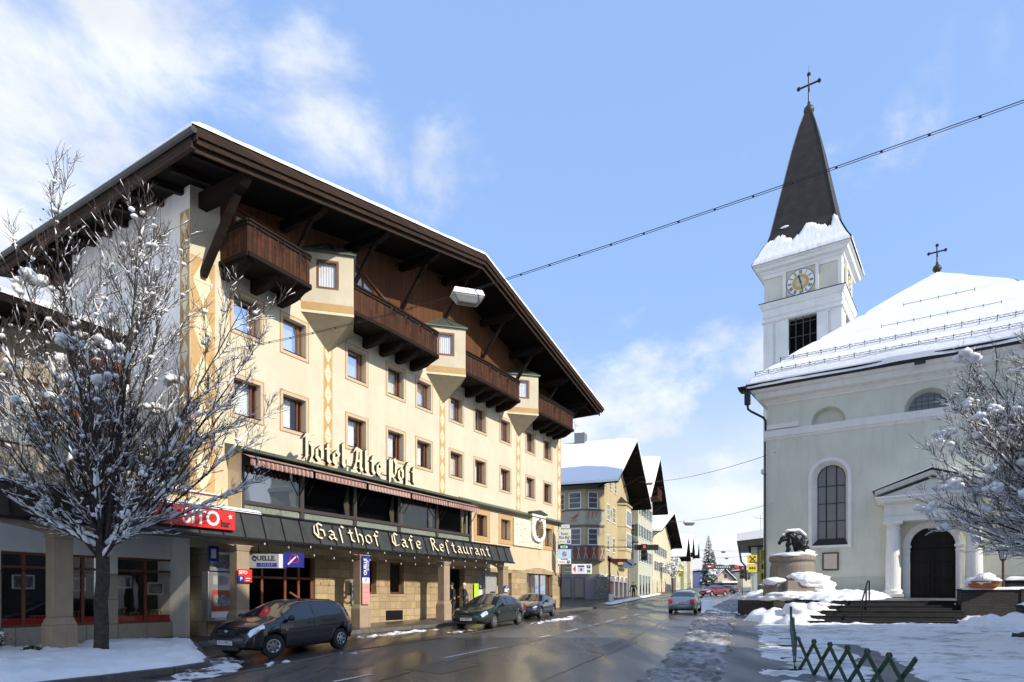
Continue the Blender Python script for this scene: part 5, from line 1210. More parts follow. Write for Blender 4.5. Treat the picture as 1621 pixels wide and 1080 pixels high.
# spire
c=W_/2
def sq(mb,prof,n=1,ov=0):
    P=[]
    for h,z in prof: P.append([(c-h,c-h,z),(c+h,c-h,z),(c+h,c+h,z),(c-h,c+h,z)])
    for A,B in zip(P,P[1:]):
        for i in range(4): j=(i+1)%4; mb.quad(A[i],A[j],B[j],B[i])
    mb.add(P[-1],[(0,1,2,3)])
spf=[(W_/2+.66,27.40),(3.05,28.1),(2.62,29.1),(2.34,30.0),(2.05,31.5),(1.55,34.1),(1.05,36.7),(.6,38.7),(.28,39.8)]
mb=MB(); sq(mb,spf); sp=mb.build('spire',M['spire'],tower)
def hw(z):
    for (h0,z0),(h1,z1) in zip(spf,spf[1:]):
        if z0<=z<=z1: return h0+(h1-h0)*(z-z0)/(z1-z0)
    return spf[-1][0]
mb=MB()
for s in range(4):
    ca,sa=((1,0),(0,1),(-1,0),(0,-1))[s]; n=110; b=len(mb.v); m_=12
    for i in range(n+1):
        t=-1+2*i/n; top=29.55+.85*mn.noise(Vector((t*2.3,s*9.,0)))+.45*mn.noise(Vector((t*6,s*5.,3)))+.18*mn.noise(Vector((t*20,s*5.,8)))+.25*t*(1 if s in(0,) else -1 if s==3 else 0)
        for j in range(m_+1):
            z=27.40+(top-27.40)*j/m_; h=hw(z); th=.16*math.sqrt(min(1,(m_-j)/2.5))*(.55 if j==0 else 1)+(-.02 if j==m_ else 0)+.02*mn.noise(Vector((t*12,j*.5,s)))
            x,y=t*(h+.03),-(h+th); z2=z-(.06 if j==0 else 0)
            mb.v.append((c+x*ca-y*sa,c+x*sa+y*ca,z2))
    for i in range(n):
        for j in range(m_): mb.f.append((b+i*(m_+1)+j,b+(i+1)*(m_+1)+j,b+(i+1)*(m_+1)+j+1,b+i*(m_+1)+j+1)); mb.m.append(0)
mb.ball((c-1.3,c-2.28,30.25),.28,10,6,(1.2,.25,.35),.4,4); mb.build('snow',M['snow'],sp,smooth=True)
mb=MB()
for i in range(4): 
    s1=(-1,1,1,-1)[i];s2=(-1,-1,1,1)[i]
    pts=[(c+s1*h,c+s2*h,z+.01) for h,z in spf[3:]]; mb.tube(pts,.035,5)
mb.build('ridge_cap',M['greencopper'],sp)
cross(tower,c,c,39.75,2.45,.75,.075,.40)
g=MB(); g.tube([(c,c,42.9),(c,c,43.7)],.012,4); g.build('lightning_rod',M['blackmetal'],tower)
# ---------------------------------------------------------------- steps, platform, retaining walls
SA=Vector((13.35,28.89,0)); SB=Vector((20.13,28.07,0)); sdv=(SB-SA).normalized(); smv=Vector((-sdv.y,sdv.x,0))
stairs=thing('stone_steps',(SA.x,SA.y,.25),math.atan2(sdv.y,sdv.x),'wide flight of wet dark stone steps leading up to the church door','steps')
SLn=(SB-SA).length; lefts=[0,.15,.75,1.25,1.55]; rights=[SLn+.1,SLn+.3,SLn+.2,SLn+.2,SLn+.15]
for k in range(5):
    mb=MB(); z=.02+(k+1)*.225
    mb.box(lefts[k],rights[k],k*.36,2.6,z-.225+.0 if k else -.4,z-.05); mb.box(lefts[k]-.02,rights[k]+.02,k*.36-.035,2.6,z-.05,z)
    mb.build('step',M['steps'],stairs,bevel=.012)
ZP=.25+.02+5*.225
def W3(a,b,z=0): return SA+sdv*a+smv*b+Vector((0,0,z))
plat=[tuple(W3(1.5,1.9))[:2],tuple(W3(SLn+.3,1.9))[:2],(23.6,29.0),(30.5,26.5),(33,30),(CF.w(8.5,.5))[:2],(CF.w(-8.5,.5))[:2],(13.45,35.5),(13.45,34.9)]
mb=MB()
def pz(x,y): return ZP-.012+max(0,min(.22,(y-30.6)*.05))
V=[(p[0],p[1],pz(p[0],p[1])) for p in plat]; mb.add(V,[tuple(range(len(V)))]); tag(mb.build('church_forecourt',M['walk']),kind='structure')
def rub(name,pts,z0,z1,th,label,cat='wall',cap=True,mat='darkstone',capz=.06):
    o=thing(name,(pts[0][0],pts[0][1],z0),0,label,cat); mb=MB(); cp=MB()
    P=[Vector((p[0]-pts[0][0],p[1]-pts[0][1],0)) for p in pts]
    for a,b in zip(P,P[1:]):
        d=(b-a).normalized(); n=Vector((d.y,-d.x,0)); 
        q=[a,b,b-n*th,a-n*th]; mb.hexa([p+Vector((0,0,-.5)) for p in q],[p+Vector((0,0,z1-z0)) for p in q])
        if cap: q=[a+n*.04-d*.03,b+n*.04+d*.03,b-n*(th+.04)+d*.03,a-n*(th+.04)-d*.03]; cp.hexa([p+Vector((0,0,z1-z0+.001)) for p in q],[p+Vector((0,0,z1-z0+capz)) for p in q])
    mb.build('masonry',M[mat],o); 
    if cap: cp.build('coping',M['steps'],o)
    return o
rub('retaining_wall',[(13.45,38),(13.45,34.7),(14.75,31.0),tuple(W3(1.6,1.95))[:2]],.2,ZP-.02,.5,'dark rubble wall under the bear statue, left of the steps',cap=False)
r1=rub('retaining_wall',[tuple(W3(SLn+.15,.9))[:2],(23.1,28.15),(23.6,30.5)],.2,1.86,.55,'dark stone wall with snow cap carrying the terracotta bowl','wall')
r2=rub('low_wall',[(21.3,26.6),(24.6,25.9),(25,28)],.15,1.15,.5,'low dark wall at the right edge behind the snow bank','wall')
r3=rub('rear_wall',[(24.2,31.3),(31.5,27.6)],1.2,2.35,.4,'dark wall with snow cap behind the lantern post','wall')
def capsnow(par,pts,z,wd,h,off=(0,0)):
    mb=MB()
    P=[Vector(p) for p in pts]
    for a,b in zip(P,P[1:]):
        d=(b-a);L_=d.length;d.normalize();n=Vector((d.y,-d.x,0)); k=max(4,int(L_/.12)); bb=len(mb.v)
        for i in range(k+1):
            p=a+d*(L_*i/k); e=min(1,i/2+.2,(k-i)/2+.2); wob=.03*mn.noise(p*3)
            for j,(t,hh) in enumerate(((.06,-.02),(.05,.6),(-.1,1),(-wd*.5,1.1),(-wd+.1,1),(-wd-.05,.6),(-wd-.06,-.02))):
                mb.v.append(tuple(p+n*(t+wob)+Vector((0,0,z+h*max(hh,0)*e*(1+.5*mn.noise(p*1.7+Vector((j,0,0))))-(.03 if hh<0 else 0)))))
        for i in range(k):
            for j in range(6): mb.f.append((bb+i*7+j,bb+i*7+7+j,bb+i*7+8+j,bb+i*7+j+1)); mb.m.append(0)
    return mb.build('snow',M['snow'],par,smooth=True)
o0=Vector((r1.location.x,r1.location.y,0)); capsnow(r1,[Vector(tuple(W3(SLn+.15,.9))[:2]+(0,))-o0,Vector((23.1,28.15,0))-o0],1.86-.2+.06,.55,.09)
o0=Vector((21.3,26.6,0)); capsnow(r2,[Vector((0,0,0)),Vector((24.6,25.9,0))-o0],1.06,.5,.14)
o0=Vector((24.2,31.3,0)); capsnow(r3,[Vector((0,0,0)),Vector((31.5,27.6,0))-o0],1.21,.4,.12)
# handrail on the steps
hr=thing('handrail',tuple(W3(2.35,-.05,.3)),math.atan2(sdv.y,sdv.x),'black metal handrail standing on the dark church steps','handrail')
mb=MB(); pts=[(0,0,0),(0,0,1.12),(1.05,1.75,1.98),(1.28,2.15,1.98)]
mb.tube([(0,0,1.12),(.95,1.75,2.02),(1.25,2.3,2.02)],.035,6); mb.build('rail',M['blackmetal'],hr)
for x,y,z0,z1 in ((0,0,-.1,1.12),(.62,1.12,.6,1.70),(1.2,2.2,1.0,2.02)):
    mb=MB(); mb.tube([(x,y,z0),(x,y,z1)],.034,6); mb.build('post',M['blackmetal'],hr)
# terracotta bowl with snow
p=o0=Vector((21.25,28.75,1.95)); bw=thing('plant_bowl',tuple(p),0,'wide terracotta bowl heaped with snow on the dark wall','plant bowl')
mb=MB(); mb.lathe([(.30,0),(.46,.03),(.56,.12),(.60,.26),(.66,.28),(.67,.34),(.60,.35),(.55,.30),(.1,.28)],(0,0,0),28); mb.build('bowl',M['terracotta'],bw,smooth=True)
mb=MB(); mb.ball((0,0,.34),.64,24,12,(1,1,.40),.35,2.2); mb.ball((.1,0,.50),.36,16,8,(1,1,.6),.3,3); mb.build('snow',M['snow'],bw,smooth=True)
mb=MB()
for k in range(26):
    a=k*2.4; mb.tube([(.55*math.cos(a),.55*math.sin(a),.33),(.7*math.cos(a),.7*math.sin(a),.36+.1*(k%3))],[.012,.004],4)
mb.build('twigs',M['twig'],bw)
# lantern post
x,y=22.55,29.3; lp=thing('lantern_post',(x,y,1.85),0,'small black lantern on a reddish post behind the bowl wall','lantern')
h=1.42
mb=MB(); mb.tube([(0,0,-.2),(0,0,h)],.05,8); mb.tube([(0,0,h*.96),(0,0,h)],.08,8); mb.build('post',M['redpost'],lp)
mb=MB(); zz=h
for k in range(6):
    a=k*math.pi/3; mb.tube([(.11*math.cos(a),.11*math.sin(a),zz),(.19*math.cos(a),.19*math.sin(a),zz+.42)],.012,4)
mb.lathe([(.05,zz-.02),(.12,zz),(.12,zz+.03)],(0,0,0),6); mb.lathe([(.24,zz+.42),(.22,zz+.46),(.1,zz+.58),(.03,zz+.62),(.03,zz+.70)],(0,0,0),6); mb.build('lantern_frame',M['blackmetal'],lp)
mb=MB(); mb.lathe([(.10,zz+.03),(.175,zz+.41)],(0,0,0),6); mb.build('lantern_glass',M['milkglass'],lp); mb=MB(); mb.ball((0,0,zz+.58),.2,12,6,(1,1,.5),.3,3); mb.build('snow',M['snow'],lp,smooth=True)
# pedestal and bear
pd_=thing('statue_pedestal',(15.02,34.2,1.4),0,'round granite drum pedestal on rough snowed-over base stones','pedestal')
def lump(c,r,sq_,nz=.25,sc=2.2,n=22,m=12): 
    mb=MB(); mb.ball(c,r,n,m,sq_,nz,sc); return mb
mb=MB(); mb.lathe([(1.14,1.10),(1.12,1.75),(1.05,2.02),(1.12,2.06),(1.17,2.12),(1.17,2.28),(1.1,2.34)],(0,0,0),36); mb.build('drum',M['granite'],pd_)
mb=MB()
for (x,y,w_,d_,z0,z1,ro) in [(a*.78,b*.85,c*.8,d,e,f,g_) for a,b,c,d,e,f,g_ in ((-1.15,-.6,.7,.6,.45,.95,.2),(-.2,-1.0,1.0,.7,.3,1.0,0),(.8,-.9,.9,.7,-.1,.75,-.2),(0,0,1.25,1.2,.0,1.1,.3),(-.9,-1.0,.5,.5,-.05,.4,.4),(1.2,-.2,.5,.9,0,1.,0),(1.25,-1.1,.45,.4,-.05,.35,.1))]:
    ca,sa=math.cos(ro),math.sin(ro); q=[(x+ca*a-sa*b,y+sa*a+ca*b) for a,b in ((-w_,-d_),(w_,-d_),(w_,d_),(-w_,d_))]
    mb.hexa([(a,b,z0-.3) for a,b in q],[(x+(a-x)*.93,y+(b-y)*.93,z1) for a,b in q])
mb.build('base_stones',M['granite'],pd_,bevel=.04)
for c_,r_,sq_,nz_ in (((0,0,2.36),1.18,(1,1,.16),.16),((.55,-.2,2.5),.5,(1,1,.4),.3),((-1.25,-.75,.98),.62,(1,.85,.34),.25),((.4,-1.0,.98),.95,(1.05,.75,.45),.45),((.9,-.95,.65),.85,(1,.8,.62),.3),((-.65,-1.25,.2),1.05,(1.15,.6,.24),.45),((.55,-1.4,.2),.85,(1.1,.7,.3),.45),((-1.6,-.7,.1),.45,(1.3,.8,.3),.3),((.2,-.9,1.25),.7,(1.2,.7,.35),.3)):
    mb=MB(); mb.ball(c_,r_,30,14,sq_,nz_,2.5); mb.build('snow',M['snow'],pd_,smooth=True)
def meta(name,els,res,mat,par=None,loc=(0,0,0),rot=(0,0,0),disp=None):
    mbd=bpy.data.metaballs.new('m'); mbd.resolution=res; mbd.render_resolution=res; mbd.threshold=.45
    for (c,r,s_,e) in els:
        el=mbd.elements.new(type='ELLIPSOID'); el.co=c; el.radius=r; el.size_x,el.size_y,el.size_z=s_; el.stiffness=2
        if e: el.rotation=Matrix.Rotation(e,3,'Y').to_quaternion()
    o=bpy.data.objects.new('zz'+name,mbd); scn.collection.objects.link(o); bpy.context.view_layer.update(); dg=bpy.context.evaluated_depsgraph_get()
    me=bpy.data.meshes.new_from_object(o.evaluated_get(dg)); bpy.data.objects.remove(o); bpy.data.metaballs.remove(mbd)
    me.materials.clear(); me.materials.append(mat); me.polygons.foreach_set('use_smooth',[True]*len(me.polygons))
    if disp:
        for v in me.vertices: v.co+=v.normal*disp[0]*mn.noise(v.co*disp[1])
    o=bpy.data.objects.new(name,me); scn.collection.objects.link(o); o.parent=par; o.location=loc; o.rotation_euler=rot; return o
bear=thing('bear_statue',(15.0,34.0,3.76),0,'dark bronze bear crouching with lowered head, snow along its back','bronze bear')
els=[((.30,0,.72),.62,(1,.8,1.),0),((.0,0,.95),.55,(1,.75,.85),.3),((-.22,0,1.02),.42,(1,.8,.8),0),((-.56,-.05,.88),.27,(1.1,.8,.85),0),((-.76,-.08,.70),.17,(.9,.7,1.2),.3),((-.47,.12,1.12),.09,(1,.6,1),0),((-.47,-.2,1.12),.09,(1,.6,1),0),
 ((-.32,-.22,.65),.24,(.7,.7,1.3),.1),((-.36,-.24,.32),.19,(.8,.8,1.3),0),((-.40,-.26,.07),.16,(1.3,1,.6),0),((-.20,.22,.60),.24,(.7,.7,1.3),0),((-.22,.24,.28),.19,(.8,.8,1.3),0),((-.26,.26,.06),.16,(1.3,1,.6),0),
 ((.38,-.30,.45),.38,(1,.6,1.2),.3),((.42,-.34,.12),.20,(1.4,.9,.7),0),((.38,.30,.45),.38,(1,.6,1.2),.3),((.42,.34,.12),.20,(1.4,.9,.7),0),((.62,0,.75),.3,(.8,1,1),0),((.78,0,.42),.12,(1,1,1),0)]
meta('body',els,.055,M['bronze'],bear,disp=(.05,7))
els=[((-.48,-.02,1.10),.24,(1.2,.9,.5),0),((-.2,0,1.32),.32,(1.3,.9,.45),0),((.12,0,1.36),.36,(1.3,.9,.4),0),((.48,0,1.18),.34,(1.2,.9,.5),.6),((-.70,-.05,.93),.12,(1,1,.5),.5)]
meta('snow',els,.05,M['snow'],bear,disp=(.04,5))
# snow heaps
heap=lambda name,poly,h,res=.14,**k: relief(name,poly,res,lambda x,y:h*(.75+.5*fbm(x,y,.9))+.04*fbm(x,y,4),M['snow'],**k)
heap('snow_heap',[P2(1183,983),P2(1205,986),P2(1260,987),P2(1295,984),tuple(W3(.2,.6))[:2],tuple(W3(1.2,1.6))[:2],(14.5,31.2),(13.5,34.6),(12.7,34.5)],.62,edge=1.1,rag=.3)
heap('snow_strip',[P2(1183,968),P2(1193,970),(13.4,34.8),(13.4,40),(14.5,46),(20,64),(18.3,64),(13.2,46),(12.9,38)],.16,edge=.3,rag=.2,res=.2)
heap('snow_heap',[tuple(W3(SLn-.2,-.8))[:2],tuple(W3(SLn-.5,.2))[:2],tuple(W3(SLn+.0,.85))[:2],(22.6,27.3),(23.6,25.6),(24.5,24.8),(23,23.6),(19.6,26.2)],.85,edge=1.6,rag=.3)
heap('snow_strip',[tuple(W3(-.6,-.02))[:2],tuple(W3(SLn+.2,-.02))[:2],tuple(W3(SLn+.5,-1.2))[:2],tuple(W3(3,-1.0))[:2],tuple(W3(-.8,-.9))[:2]],.15,edge=.5,rag=.35)
heap('snow_bank',[(20.2,25.6),(25,24.3),(40,22),(40,17),(27,18.5),(20,22.5)],.28,edge=1.2,rag=.5,res=.25)
g=MB()
for k in range(5):
    for j in range(3):
        p=W3(lefts[k]+.15+.34*j-.2,k*.36+.20,.27+(k+1)*.225-.0); g.ball(tuple(p),.30-.06*j,14,7,(1.3,.85,.42-.08*j),.35,2.5)
for q,r in (((-.25,.5,.45),.6),((.3,1.0,.7),.6),((.9,1.5,1.0),.55),((-.6,.1,.35),.55),((.1,1.6,.9),.7)): g.ball(tuple(W3(*q)),r,18,9,(1.1,1,.55),.3,2)
g.build('snow',M['snow'],stairs,smooth=True).matrix_parent_inverse=stairs.matrix_basis.inverted()
relief('snow_on_forecourt',[(13.8,34.9),(14.9,31.1),tuple(W3(1.75,2.05))[:2],tuple(W3(3.5,2.4))[:2],tuple(W3(4.7,3.2))[:2],(20.2,34.2),(CF.w(-2.6,-.3))[:2],(CF.w(-8.3,-.2))[:2],(13.8,38.2)],.16,lambda x,y:.24+.22*fbm(x,y,.8)+.06*fbm(x,y,4),M['snow'],base=pz,edge=.7,rag=.4)
rk=MB(); rk.ball((0,0,.05),.30,14,8,(1.2,.8,.6),.5,2.5); rk.build('rock',M['darkstone'],None,loc=tuple(gp(1619,1012)))
tag(bpy.data.objects['rock'],'dark rock poking from the snow at the right edge','rock')
# ---------------------------------------------------------------- houses along the street
def fcol(name,c): M[name]=gen(name,c,.88,.07,1.2,.25,.01,dirt=(tuple(x*.72 for x in c),.5)); return M[name]
fcol('straw plaster',(.46,.375,.21)); fcol('pale celadon plaster',(.46,.47,.37)); fcol('light cream plaster',(.62,.54,.37)); fcol('dusty pink plaster',(.42,.33,.32)); fcol('yellow green plaster',(.50,.50,.28)); fcol('mauve shop plaster',(.26,.23,.24)); fcol('lilac wall',(.28,.30,.42)); fcol('deep blue wall',(.03,.07,.28)); fcol('grey plaster',(.15,.16,.17)); fcol('mustard wall',(.55,.42,.16)); fcol('peach wall',(.60,.47,.36))
M['shutter']=gen('grey green shutter',(.10,.15,.12),.6,.15,6,.1)
M['darkpane']=gen('dark window pane',(.05,.06,.07),.08,.2,2,0,spec=.8)
M['rubble']=blocks('rough stone pier',(.30,.28,.24),(.15,.14,.12),(.06,.055,.05),.45,.22,.02,.9,bs=.8)
def frm(u,Y,vp): 
    k=(vp-U0)/F; return Frame(((u-U0)/F*Y,Y),math.atan2(1,k))
def fwin(par,x,w_,z,h,y,shut=False,frame=M['white'],bars=True,side=False,inset=.12):
    """small window of a farther house: frame, pane and shutters; side=True puts it on the x=0 flank"""
    P=(lambda a,b,c,d,e,f:(a,b,c,d,e,f)) if not side else (lambda a,b,c,d,e,f:(c,d,a,b,e,f))
    t=.07; g=MB(); Y0,Y1=y-.03,y+.05
    for b in ((x-t,x+w_+t,z-t,z),(x-t,x+w_+t,z+h,z+h+t),(x-t,x,z,z+h),(x+w_,x+w_+t,z,z+h)): g.box(*P(b[0],b[1],Y0,Y1,b[2],b[3]))
    if bars: 
        g.box(*P(x+w_/2-.025,x+w_/2+.025,Y0+.01,Y1,z,z+h))
        for k in (1,2): g.box(*P(x,x+w_,Y0+.014,Y1,z+h*k/3-.02,z+h*k/3+.02))
    g.box(*P(x-t-.05,x+w_+t+.05,y-.10,Y1,z-t-.06,z-t-.001))
    f=g.build('window',frame,par)
    g=MB(); g.box(*P(x,x+w_,y-.012,y+.03,z,z+h)); g.build('pane',M['darkpane'],f)
    if shut:
        for s in (-1,1):
            g=MB(); a=x-t-w_*.48 if s<0 else x+w_+t; 
            g.box(*P(a,a+w_*.48,y-.055,y-.002,z-.02,z+h+.02))
            for k in range(int(h/.16)): g.box(*P(a+.05,a+w_*.48-.05,y-.066,y-.055,z+.06+k*.16,z+.15+k*.16))
            g.build('shutter',M['shutter'],f)
    return f
def gable_house(name,label,fr,w_,d,ze,zr,p,ov,mat,zb,dv=1.,cat='house',lower=None,apexx=None):
    o=thing(name,(fr.o[0],fr.o[1],0),fr.th,label,cat); ax=apexx if apexx is not None else w_/2
    g=MB(); g.add([(0,0,zb),(w_,0,zb),(w_,0,ze),(ax,0,zr-.4),(0,0,ze)],[(0,1,2,3,4)])
    g.add([(0,0,zb),(0,d,zb),(0,d,ze),(0,0,ze)],[(0,1,2,3)]); g.add([(w_,0,zb),(w_,d,zb),(w_,d,ze),(w_,0,ze)],[(0,1,2,3)]); g.add([(0,d,zb),(w_,d,zb),(w_,d,ze),(ax,d,zr-.4),(0,d,ze)],[(0,1,2,3,4)])
    g.build('wall',mat,o)
    g=MB(); s=MB()
    zs=lambda x:zr-(zr-ze)*(abs(x-ax)/(ax if x<ax else w_-ax))
    for xe in (-ov,w_+ov):
        ze_=zs(xe) if ov else ze; q=[(ax,-p,zr),(xe,-p,ze_),(xe,d+1,ze_),(ax,d+1,zr)]
        g.hexa([(a,b,c-.28) for a,b,c in q],q)
        n=16;m=10;bb=len(s.v)
        for j in range(m+1):
            for i in range(n+1):
                x=ax+(xe-ax)*i/n*1.01; y=-p-.05+(d+1.1+p)*j/m; e=min(1,(n-i)*.5+.12,j*.8+.25); s.v.append((x,y,zs(x)+.02+.42*math.sqrt(e)+.08*mn.noise(Vector((x*.8,y*.8,zr)))))
        for j in range(m):
            for i in range(n): s.f.append((bb+j*(n+1)+i,bb+j*(n+1)+i+1,bb+(j+1)*(n+1)+i+1,bb+(j+1)*(n+1)+i)); s.m.append(0)
        for i in range(n): a=s.v[bb+i];b=s.v[bb+i+1]; s.add([a,b,(b[0],b[1],zs(b[0])-.01),(a[0],a[1],zs(a[0])-.01)],[(0,1,2,3)])
        for j in range(m):
            a=s.v[bb+j*(n+1)+n];b=s.v[bb+(j+1)*(n+1)+n]; s.add([a,b,(b[0],b[1],b[2]-.25),(a[0],a[1],a[2]-.25)],[(0,1,2,3)])
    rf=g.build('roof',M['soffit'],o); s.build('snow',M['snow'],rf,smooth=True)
    for k in (.12,.5,.88):
        for sx in (-1,1):
            g=MB()
            x=ax+(ax+ov*.6)*sx*k if sx<0 else ax+(w_-ax+ov*.6)*k; g.beam((x,-p+.15,zs(x)-.42),(x,.2,zs(x)-.42),.22,.26); g.beam((x,-p*.75,zs(x)-.5),(x,-.02,zs(x)-1.5),.15,.15); g.build('purlin',M['darkwood'],rf)
    return o
# B: straw coloured corner house with polygonal bay
BF=frm(948,66,1200); zb=.8
B=gable_house('corner_house','straw coloured corner house with painted polygonal bay and steep snowy roof, next to the hotel',BF,16.2,14,14.5,19.3,2.5,2.4,M['straw plaster'],3.9)
g=MB(); g.quad((0,.02,0),(0,14,0),(0,14,3.9),(0,.02,3.9))
xs=[.35+i*2.55 for i in range(6)]
wall(g,0,16.2,0,3.9,[(x,x+1.9,1.55,3.25) for x in xs],0,.3); g.build('shop_wall',M['mauve shop plaster'],B)
for i,x in enumerate(xs):
    fwin(B,x,1.9,1.55,1.7,.2,frame=M['darkframe'] if i!=3 else M['red'],bars=False)
    g=MB(); n=14
    for k in range(n):
        a0,a1=math.pi*k/n,math.pi*(k+1)/n; f_=lambda a,r:(x+.95-r*math.cos(a),3.35+.62*math.sin(a)*r/1.25)
        p0,p1,p2,p3=f_(a0,1.27),f_(a1,1.27),f_(a1,1.12),f_(a0,1.12); g.hexa([(p0[0],-.10,p0[1]),(p1[0],-.10,p1[1]),(p2[0],-.10,p2[1]),(p3[0],-.10,p3[1])],[(p0[0],0,p0[1]),(p1[0],0,p1[1]),(p2[0],0,p2[1]),(p3[0],0,p3[1])])
    g.build('arch_trim',M['cwhite'],B)
g=MB(); g.hexa([(-.9,-1.5,0),(.2,-1.5,0),(.2,.3,0),(-.9,.3,0)],[(-.55,-.9,3.6),(.15,-.9,3.6),(.15,.3,3.6),(-.55,.3,3.6)]); g.build('stone_pier',M['rubble'],B)
g=MB(); g.box(-.02,16.3,-.35,.0,0,1.45); g.build('plinth',M['darkstone'],B)
for (u0,u1,v0,v1) in ((951,955,790,815),(961,965.6,797.8,821.5),(970,974.6,803.5,826.5),(951,954.6,842,864),(961,965,846.7,870),(970,973.8,852,874),(965,968.4,757.8,774),(973.2,976,762,780),(957.6,960,757,766)):
    x0,z0=BF.at(u0,v0); x1,z1=BF.at(u0,v1); x2,_=BF.at(u1,v0); fwin(B,x0,max(.8,x2-x0-.25),z1,z0-z1,0)
g=MB()
xs=[4.0+i*.42 for i in range(12)]
for i,x in enumerate(xs):
    z=5.75-.03*i; h=.42 if i%3 else .55; g.box(x,x+.1,-.16,-.05,z-h/2,z+h/2); g.box(x,x+.30,-.158,-.05,z+h/2-.09,z+h/2); 
    if i%2: g.box(x+.2,x+.3,-.156,-.05,z-h/2,z+h/2)
    else: g.box(x,x+.28,-.157,-.05,z-.05,z+.05)
g.build('wall_lettering',M['black'],B)
for y_,w2 in ((1.6,1.0),(3.0,1.6)): fwin(B,y_,w2,1.5,2.0,-.0,side=True,frame=M['darkframe'],bars=False)
# narrow oriel toward the street
x0,_=BF.at(977,840); x1,_=BF.at(989,840)
g=MB(); 
for z0,z1,e in ((5.6,12.3,0),(5.3,5.6,.08),(6.95,7.1,.08),(8.2,8.35,.06),(9.75,9.9,.06),(12.3,12.5,.15)): g.prism([(x0-e,0),(x0+.6-e,-.9-e),(x1-.6+e,-.9-e),(x1+e,0)],'z',z0,z1)
g.prism([(x0+.3,0),(x0+.9,-.5),(x1-.9,-.5),(x1-.3,0)],'z',4.9,5.3); orr=g.build('street_oriel',M['straw plaster'],B)
g=MB(); g.add([(x0-.2,0,12.5),(x0+.5,-1.1,12.5),(x1-.5,-1.1,12.5),(x1+.2,0,12.5),((x0+x1)/2,0,13.6)],[(0,1,4),(1,2,4),(2,3,4)]); g.build('oriel_roof',M['spire'],orr)
for z in (7.3,10.0): g=MB(); g.box(x0+.75,x1-.75,-.93,-.88,z,z+1.7); g.build('pane',M['darkpane'],orr); g=MB(); [g.box(*b) for b in ((x0+.65,x0+.75,-.96,-.85,z-.1,z+1.8),(x1-.75,x1-.65,-.96,-.85,z-.1,z+1.8),(x0+.65,x1-.65,-.955,-.86,z+1.7,z+1.8),(x0+.65,x1-.65,-.955,-.86,z-.1,z))]; g.build('oriel_window_frame',M['white'],orr)
g=MB(); g.tube([(15.9,-.12,12.8),(15.9,-.12,.8)],.09,6); g.build('downpipe',M['pillar'],B)
# corner bay on the flank facing down the street
bp=[(.3,4.3),(-1.0,3.3),(-1.15,1.2),(.15,-.55),(.8,-.02)]
def bayring(z0,z1,e,mat,name):
    g=MB(); P=[]
    for (x,y) in bp: P.append((x-e*(1 if x<.2 else 0),y+e*(.6 if y>2 else -.6)))
    g.prism(P,'z',z0,z1); return g.build(name,mat,bay)
g=MB(); g.prism(bp,'z',5.4,13.4); bay=g.build('corner_bay',M['straw plaster'],B)
def wedge():
    m,N,L,P=nodes('painted wedge panel'); tc=N.new('ShaderNodeTexCoord'); s=N.new('ShaderNodeSeparateXYZ'); L.new(tc.outputs['Object'],s.inputs[0])
    a=N.new('ShaderNodeMath'); a.operation='MULTIPLY'; L.new(s.outputs[1],a.inputs[0]); a.inputs[1].default_value=1.35
    b=N.new('ShaderNodeMath'); b.operation='PINGPONG'; L.new(a.outputs[0],b.inputs[0]); b.inputs[1].default_value=.5
    z=N.new('ShaderNodeMath'); z.operation='PINGPONG'; L.new(s.outputs[2],z.inputs[0]); z.inputs[1].default_value=1.55
    d=N.new('ShaderNodeMath'); d.operation='MULTIPLY_ADD'; L.new(z.outputs[0],d.inputs[0]); d.inputs[1].default_value=.33; L.new(b.outputs[0],d.inputs[2])
    c=ramp(N,L,d.outputs[0],[(0,(.20,.07,.045)),(.44,(.20,.07,.045)),(.45,(.38,.34,.28)),(.56,(.38,.34,.28)),(.57,(.17,.15,.12))],'CONSTANT'); L.new(c,P.inputs['Base Color']); P.inputs['Roughness'].default_value=.8; return m
M['wedge']=wedge()
for z0,z1,e,m_,n in ((5.25,5.45,.12,'bayband','bay_moulding'),(5.45,6.7,.03,'wedge','painted_panel'),(6.7,6.85,.1,'bayband','bay_moulding'),(8.75,8.95,.1,'bayband','bay_moulding'),(8.95,10.4,.03,'bayfield','painted_panel'),(10.4,10.55,.1,'bayband','bay_moulding'),(12.6,13.3,.05,'bayband','bay_moulding')): bayring(z0,z1,e,M[m_] if m_ in M else M.setdefault(m_,gen(m_,(.15,.14,.11) if m_=='bayband' else (.42,.38,.28),.8,.1,3,.2)),n)
g=MB(); 
for (a,b,dz,r) in ((-.35,-.1,0,.05),(-.1,.3,.25,.09),(.3,.42,.45,.05),(-.1,-.3,-.35,.05),(.1,.25,-.35,.05),(.0,.1,.0,.12)): g.beam((-1.20,2.3-a,9.6+dz*.5),(-1.22,2.3-b,9.7+dz),r*1.6,.03,(1,0,0))
g.build('painted_animal',M['terracotta'],bay)
g=MB()
for k in range(4): g.beam((-1.0+.3*k,1.1-.38*k,9.05),(-1.0+.3*k-.02,.8-.36*k,10.3),.1,.02,(1,-.3,0))
g.build('painted_panel',M['terracotta'],bay)
